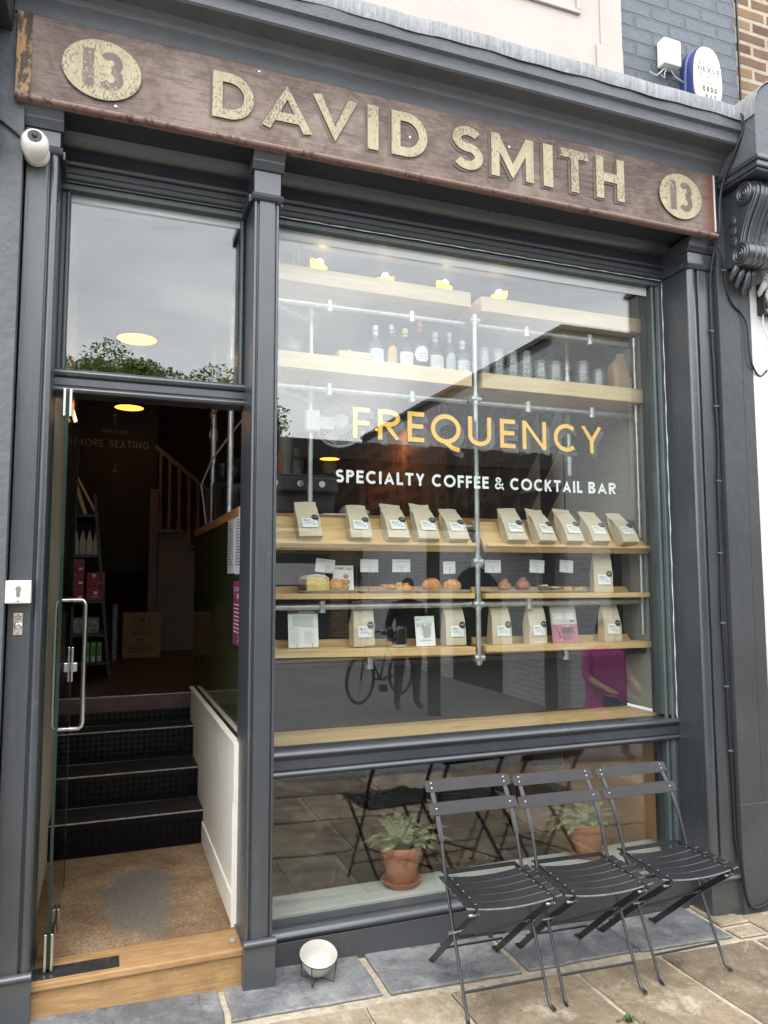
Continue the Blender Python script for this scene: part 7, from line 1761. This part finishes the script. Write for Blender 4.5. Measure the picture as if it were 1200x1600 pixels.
for i, (px_, top, yv_, R_, lab) in enumerate(((120, 556, 24, 2.3, 'leafy green tree mirrored at the left corner of the fanlight'), (190, 562, 23, 1.9, 'leafy green tree mirrored below the lamp in the fanlight'), (310, 570, 23, 2.2, 'broad leafy green tree mirrored at the right of the fanlight'), (262, 588, 27, 2.2, 'lower leafy tree mirrored between two taller crowns'))):
    p = far(px_, top-10, yv_); tree('plane_tree', lab, p.x, p.y, p.z, R_*1.08, 30+i)
p = far(436, 645, 22); tree('conifer_tree', 'dark conifer mirrored at the left edge of the display window', p.x-.2, p.y, p.z+.1, 1.6, 77, 4000, True, M_leaf2)
# people on the street
def skin_body(name, joints, edges, root, mats, pick, parent, sub=2):
    me = bpy.data.meshes.new(name); keys = list(joints); idx = {k: i for i, k in enumerate(keys)}
    me.from_pydata([joints[k][0] for k in keys], [(idx[a], idx[b]) for a, b in edges], []); o = bpy.data.objects.new(name, me); COL.objects.link(o)
    sk = o.modifiers.new('skin', 'SKIN'); sk.use_smooth_shade = True
    for k in keys:
        v = me.skin_vertices[0].data[idx[k]]; r_ = joints[k][1]; v.radius = r_ if isinstance(r_, tuple) else (r_, r_); v.use_root = (k == root)
    ss = o.modifiers.new('sub', 'SUBSURF'); ss.levels = sub; ss.render_levels = sub
    dg = bpy.context.evaluated_depsgraph_get(); m2 = bpy.data.meshes.new_from_object(o.evaluated_get(dg)); bpy.data.objects.remove(o)
    for mm in mats: m2.materials.append(mm)
    for p in m2.polygons: p.material_index = pick(p.center); p.use_smooth = True
    o = bpy.data.objects.new(name, m2); COL.objects.link(o)
    if parent is not None:
        o.parent = parent
    return o
M_skin = paint('skin', (.46, .27, .19), .55, .05, 6); M_hair = paint('dark_hair', (.03, .02, .015), .6, .3, 40)
def fingers(J, E_, hand, d, side, pre):
    d = Vector(d).normalized(); s_ = Vector(side).normalized(); h = Vector(J[hand][0])
    for i, (o_, L_) in enumerate(((-.030, .070), (-.010, .082), (.010, .078), (.030, .060))):
        b_ = h+d*.05+s_*o_; J[pre+'k%d' % i] = (tuple(b_), .0095); J[pre+'m%d' % i] = (tuple(b_+d*L_*.5+Vector((0, .008, 0))), .0085); J[pre+'t%d' % i] = (tuple(b_+d*L_+Vector((0, .022, 0))), .0065)
        E_ += [(hand, pre+'k%d' % i), (pre+'k%d' % i, pre+'m%d' % i), (pre+'m%d' % i, pre+'t%d' % i)]
    b_ = h+d*.01-s_*.04; J[pre+'th'] = (tuple(b_+d*.03-s_*.012+Vector((0, .015, 0))), .010); J[pre+'tt'] = (tuple(b_+d*.065-s_*.012+Vector((0, .025, 0))), .008); E_ += [(hand, pre+'th'), (pre+'th', pre+'tt')]
def head_parts(T, c, fwd, hair):
    c = Vector(c)+Vector(T['_o'])
    _head(T, c, fwd, hair)
def _head(T, c, fwd, hair):
    """eyes, nose, ears and hair on a head centred at c, facing fwd (unit, in local space)"""
    f_ = Vector(fwd); rt = f_.cross(Vector((0, 0, 1))); g = G()
    for s_ in (-1, 1): g.ball(c+f_*.088+rt*(.032*s_)+Vector((0, 0, .01)), (.012, .012, .009), 8)
    g.build('eyes', flat((.05, .04, .04)), T, smooth=60)
    g = G()
    for i in range(hair): 
        pass
    vs = []; n = 16
    for i in range(9):
        th = PI*.62*i/8
        for k in range(n):
            a = 2*PI*k/n; d = Vector((math.sin(th)*math.cos(a), math.sin(th)*math.sin(a), math.cos(th))); fr_ = d.dot(f_)
            q = 1.0 if fr_ < .35 or th < .9 else .80
            vs.append(c+Vector((d.x*.092*q, d.y*.104*q, d.z*.128+.012)))
    g.add(vs, [(i*n+k, (i+1)*n+k, (i+1)*n+(k+1) % n, i*n+(k+1) % n) for i in range(8) for k in range(n)]); g.build('hair', M_hair, T, smooth=60)
# standing person in black
X, Y = 3.86, 2*YG-6.22; zf = -.10
T = thing('person', 'standing person in a black jumper and dark trousers mirrored in the shop glass', 'person', (X, Y, zf))
J = {'pel': ((0, 0, .95), (.16, .115)), 'sp': ((0, .0, 1.12), (.150, .105)), 'ch': ((0, .0, 1.32), (.175, .115)), 'nk': ((0, .005, 1.475), (.065, .06)), 'hb': ((0, .02, 1.56), (.070, .078)), 'hc': ((0, .025, 1.635), (.078, .094)), 'ht': ((0, .01, 1.72), (.058, .068)), 'ns': ((0, .135, 1.62), .013),
     'ls': ((-.19, 0, 1.40), .068), 'le': ((-.27, -.02, 1.13), .052), 'lw': ((-.24, .10, .90), .036), 'lh': ((-.235, .13, .84), (.040, .020)), 'rs': ((.19, 0, 1.40), .068), 're': ((.27, -.01, 1.13), .052), 'rw': ((.22, .11, .91), .036), 'rh': ((.215, .14, .85), (.040, .020)),
     'lhip': ((-.10, 0, .88), .115), 'lk': ((-.13, .02, .50), .070), 'la': ((-.16, -.01, .10), .046), 'lt': ((-.18, .14, .045), (.045, .035)), 'rhip': ((.10, 0, .88), .115), 'rk': ((.12, .02, .50), .070), 'ra': ((.13, -.01, .10), .046), 'rt': ((.15, .14, .045), (.045, .035)),
     'lear': ((-.088, .015, 1.625), .016), 'rear': ((.088, .015, 1.625), .016)}
E_ = [('pel', 'sp'), ('sp', 'ch'), ('ch', 'nk'), ('nk', 'hb'), ('hb', 'hc'), ('hc', 'ht'), ('hc', 'ns'), ('hc', 'lear'), ('hc', 'rear'), ('ch', 'ls'), ('ls', 'le'), ('le', 'lw'), ('lw', 'lh'), ('ch', 'rs'), ('rs', 're'), ('re', 'rw'), ('rw', 'rh'), ('pel', 'lhip'), ('lhip', 'lk'), ('lk', 'la'), ('la', 'lt'), ('pel', 'rhip'), ('rhip', 'rk'), ('rk', 'ra'), ('ra', 'rt')]
fingers(J, E_, 'lh', (0, .15, -1), (0, 1, .1), 'l'); fingers(J, E_, 'rh', (0, .15, -1), (0, 1, .1), 'r')
M_jump = paint('black_jumper', (.008, .008, .010), .9, .2, 20); M_trou = paint('charcoal_trousers', (.018, .020, .024), .85, .2, 12); M_shoe = flat((.02, .02, .022))
def pick1(c): return 3 if c.z < .09 else 0 if c.z > 1.49 or (.72 < c.z < .925 and abs(c.x) > .18 and c.y > .075) else 2 if c.z < .93 else 1
skin_body('body', J, E_, 'pel', [M_skin, M_jump, M_trou, M_shoe], pick1, T); head_parts(T, Vector((0, .02, 1.635)), (0, 1, 0), 1)
# seated person in pink
X2, Y2 = 5.05, 2*YG-3.55
T = thing('person', 'person in a loose magenta top and jeans seated on a bench, mirrored low right', 'person', (X2, Y2, -.16))
J = {'pel': ((0, 0, .56), (.17, .13)), 'sp': ((0, -.02, .74), (.165, .12)), 'ch': ((0, -.03, .95), (.175, .12)), 'nk': ((0, -.02, 1.11), (.06, .058)), 'hb': ((0, .0, 1.19), (.068, .076)), 'hc': ((0, .01, 1.26), (.076, .092)), 'ht': ((0, -.01, 1.345), (.058, .066)), 'ns': ((0, .118, 1.25), .012), 'lear': ((-.085, .0, 1.255), .015), 'rear': ((.085, .0, 1.255), .015),
     'ls': ((-.18, -.02, 1.03), .075), 'le': ((-.26, .02, .78), .055), 'lw': ((-.22, .24, .70), .034), 'lh': ((-.20, .31, .69), (.040, .020)), 'rs': ((.18, -.02, 1.03), .075), 're': ((.27, .0, .78), .055), 'rw': ((.26, .20, .66), .034), 'rh': ((.25, .27, .64), (.040, .020)),
     'lhip': ((-.10, .06, .53), .11), 'lk': ((-.12, .46, .52), .075), 'la': ((-.13, .46, .10), .046), 'lt': ((-.14, .60, .045), (.045, .035)), 'rhip': ((.10, .06, .53), .11), 'rk': ((.14, .46, .52), .075), 'ra': ((.16, .44, .10), .046), 'rt': ((.17, .58, .045), (.045, .035))}
fg = [e for e in E_ if not (e[1][:2] in ('lk', 'lm', 'rk', 'rm') and len(e[1]) == 3) and e[1] not in ('lth', 'ltt', 'rth', 'rtt') and not (len(e[1]) == 3 and e[1][1] in 'kmt')]
E2 = [e for e in fg if e[0] in J and e[1] in J]
fingers(J, E2, 'lh', (0, 1, -.25), (1, 0, 0), 'l'); fingers(J, E2, 'rh', (0, 1, -.25), (1, 0, 0), 'r')
M_pink = paint('magenta_cotton', (.42, .055, .26), .85, .15, 7); M_jean = paint('blue_jeans', (.035, .055, .11), .85, .25, 18)
def pick2(c): return 3 if c.z < .09 else 0 if c.z > 1.115 or c.y > .10 and c.z > .60 and abs(c.x) > .16 else 1 if c.z > .60 else 2
skin_body('body', J, E2, 'pel', [M_skin, M_pink, M_jean, M_shoe], pick2, T); head_parts(T, Vector((0, .005, 1.26)), (0, 1, 0), 1)
g = G(); n = 18; vs = []                                              # loose top hanging to the knee
for lv, (z, a, b) in enumerate(((1.08, .10, .075), (1.03, .20, .125), (.90, .215, .155), (.70, .225, .19), (.56, .25, .24), (.36, .29, .28), (.30, .30, .28))):
    for k in range(n): an = 2*PI*k/n; vs.append((X2+a*math.cos(an)*(1+.03*math.sin(5*an+lv)), Y2+.05*(z < .6)+b*math.sin(an), -.16+z))
g.add(vs, [(i*n+k, i*n+(k+1) % n, (i+1)*n+(k+1) % n, (i+1)*n+k) for i in range(6) for k in range(n)]); o = g.build('top', M_pink, T, smooth=70)
T = thing('street_bench', 'dark metal bench under the seated person, mirrored low right', 'bench', (X2, Y2, -.16)); g = G()
for k in range(5): g.box(X2-.75, X2+.6, Y2-.22+k*.085, Y2-.155+k*.085, -.16+.395, -.16+.425)
g.build('seat', M_blackm, T)
for xx in (X2-.65, X2+.5):
    g = G(); g.box(xx, xx+.05, Y2-.2, Y2-.15, -.16, .234); g.box(xx, xx+.05, Y2+.12, Y2+.17, -.16, .234); g.build('leg', M_blackm, T)
# bicycle beside the standing person
bxp = far(567, 1100, 6.9); X3, Y3 = bxp.x, bxp.y; zb = -.10
T = thing('bicycle', 'dark bicycle parked beside the standing person, mirrored behind the ledge', 'bicycle', (X3, Y3, zb)); M_tyre = flat((.012, .012, .012), .7); dv = Vector((.82, -.57, 0)).normalized(); up = Vector((0, 0, 1))
wr = [Vector((X3, Y3, zb+.34))+dv*(-.05), Vector((X3, Y3, zb+.34))+dv*.98]; rot = Matrix((dv, up, dv.cross(up))).transposed()
for c in wr:
    g = G(); g.torus(c, .315, .024, 36, 8, 0, rot); wh = g.build('wheel', M_tyre, T, smooth=60); g = G()
    for k in range(14): a = 2*PI*k/14; g.tube([c, c+rot@Vector((.30*math.cos(a), .30*math.sin(a), 0))], .0025, 4)
    g.build('spokes', flat((.12, .12, .12)), wh)
P = lambda s_, z: Vector((X3, Y3, zb))+dv*s_+up*z
g = G()
for a, b in (((-.05, .34), (.12, .92)), ((.12, .80), (.60, .76)), ((.12, .74), (.42, .30)), ((.42, .30), (.62, .80)), ((.42, .30), (.98, .34)), ((.98, .34), (.60, .76)), ((.60, .76), (.64, .92))): g.tube([P(*a), P(*b)], .017, 8)
g.build('frame', flat((.03, .03, .035), .3), T, smooth=50); nn = dv.cross(up); g = G(); g.tube([P(.02, 1.02)-nn*.28, P(.14, .98)-nn*.06, P(.14, .98)+nn*.06, P(.02, 1.02)+nn*.28], .013, 8); g.build('handlebar', M_tyre, T, smooth=50)
g = G(); g.ball(P(.66, .95), (.13, .07, .035), 12); g.build('saddle', M_tyre, T, smooth=60); g = G(); g.tube([P(.42, .30)-nn*.09, P(.42, .30)+nn*.09], .02, 8); g.box(*sum(([v-.05, v+.05] for v in P(.50, .16)), [])); g.build('crank', M_tyre, T); g = G(); g.ball(P(-.02, .72), (.02, .02, .02), 8); g.build('front_lamp', flat((.5, .08, .04)), T)
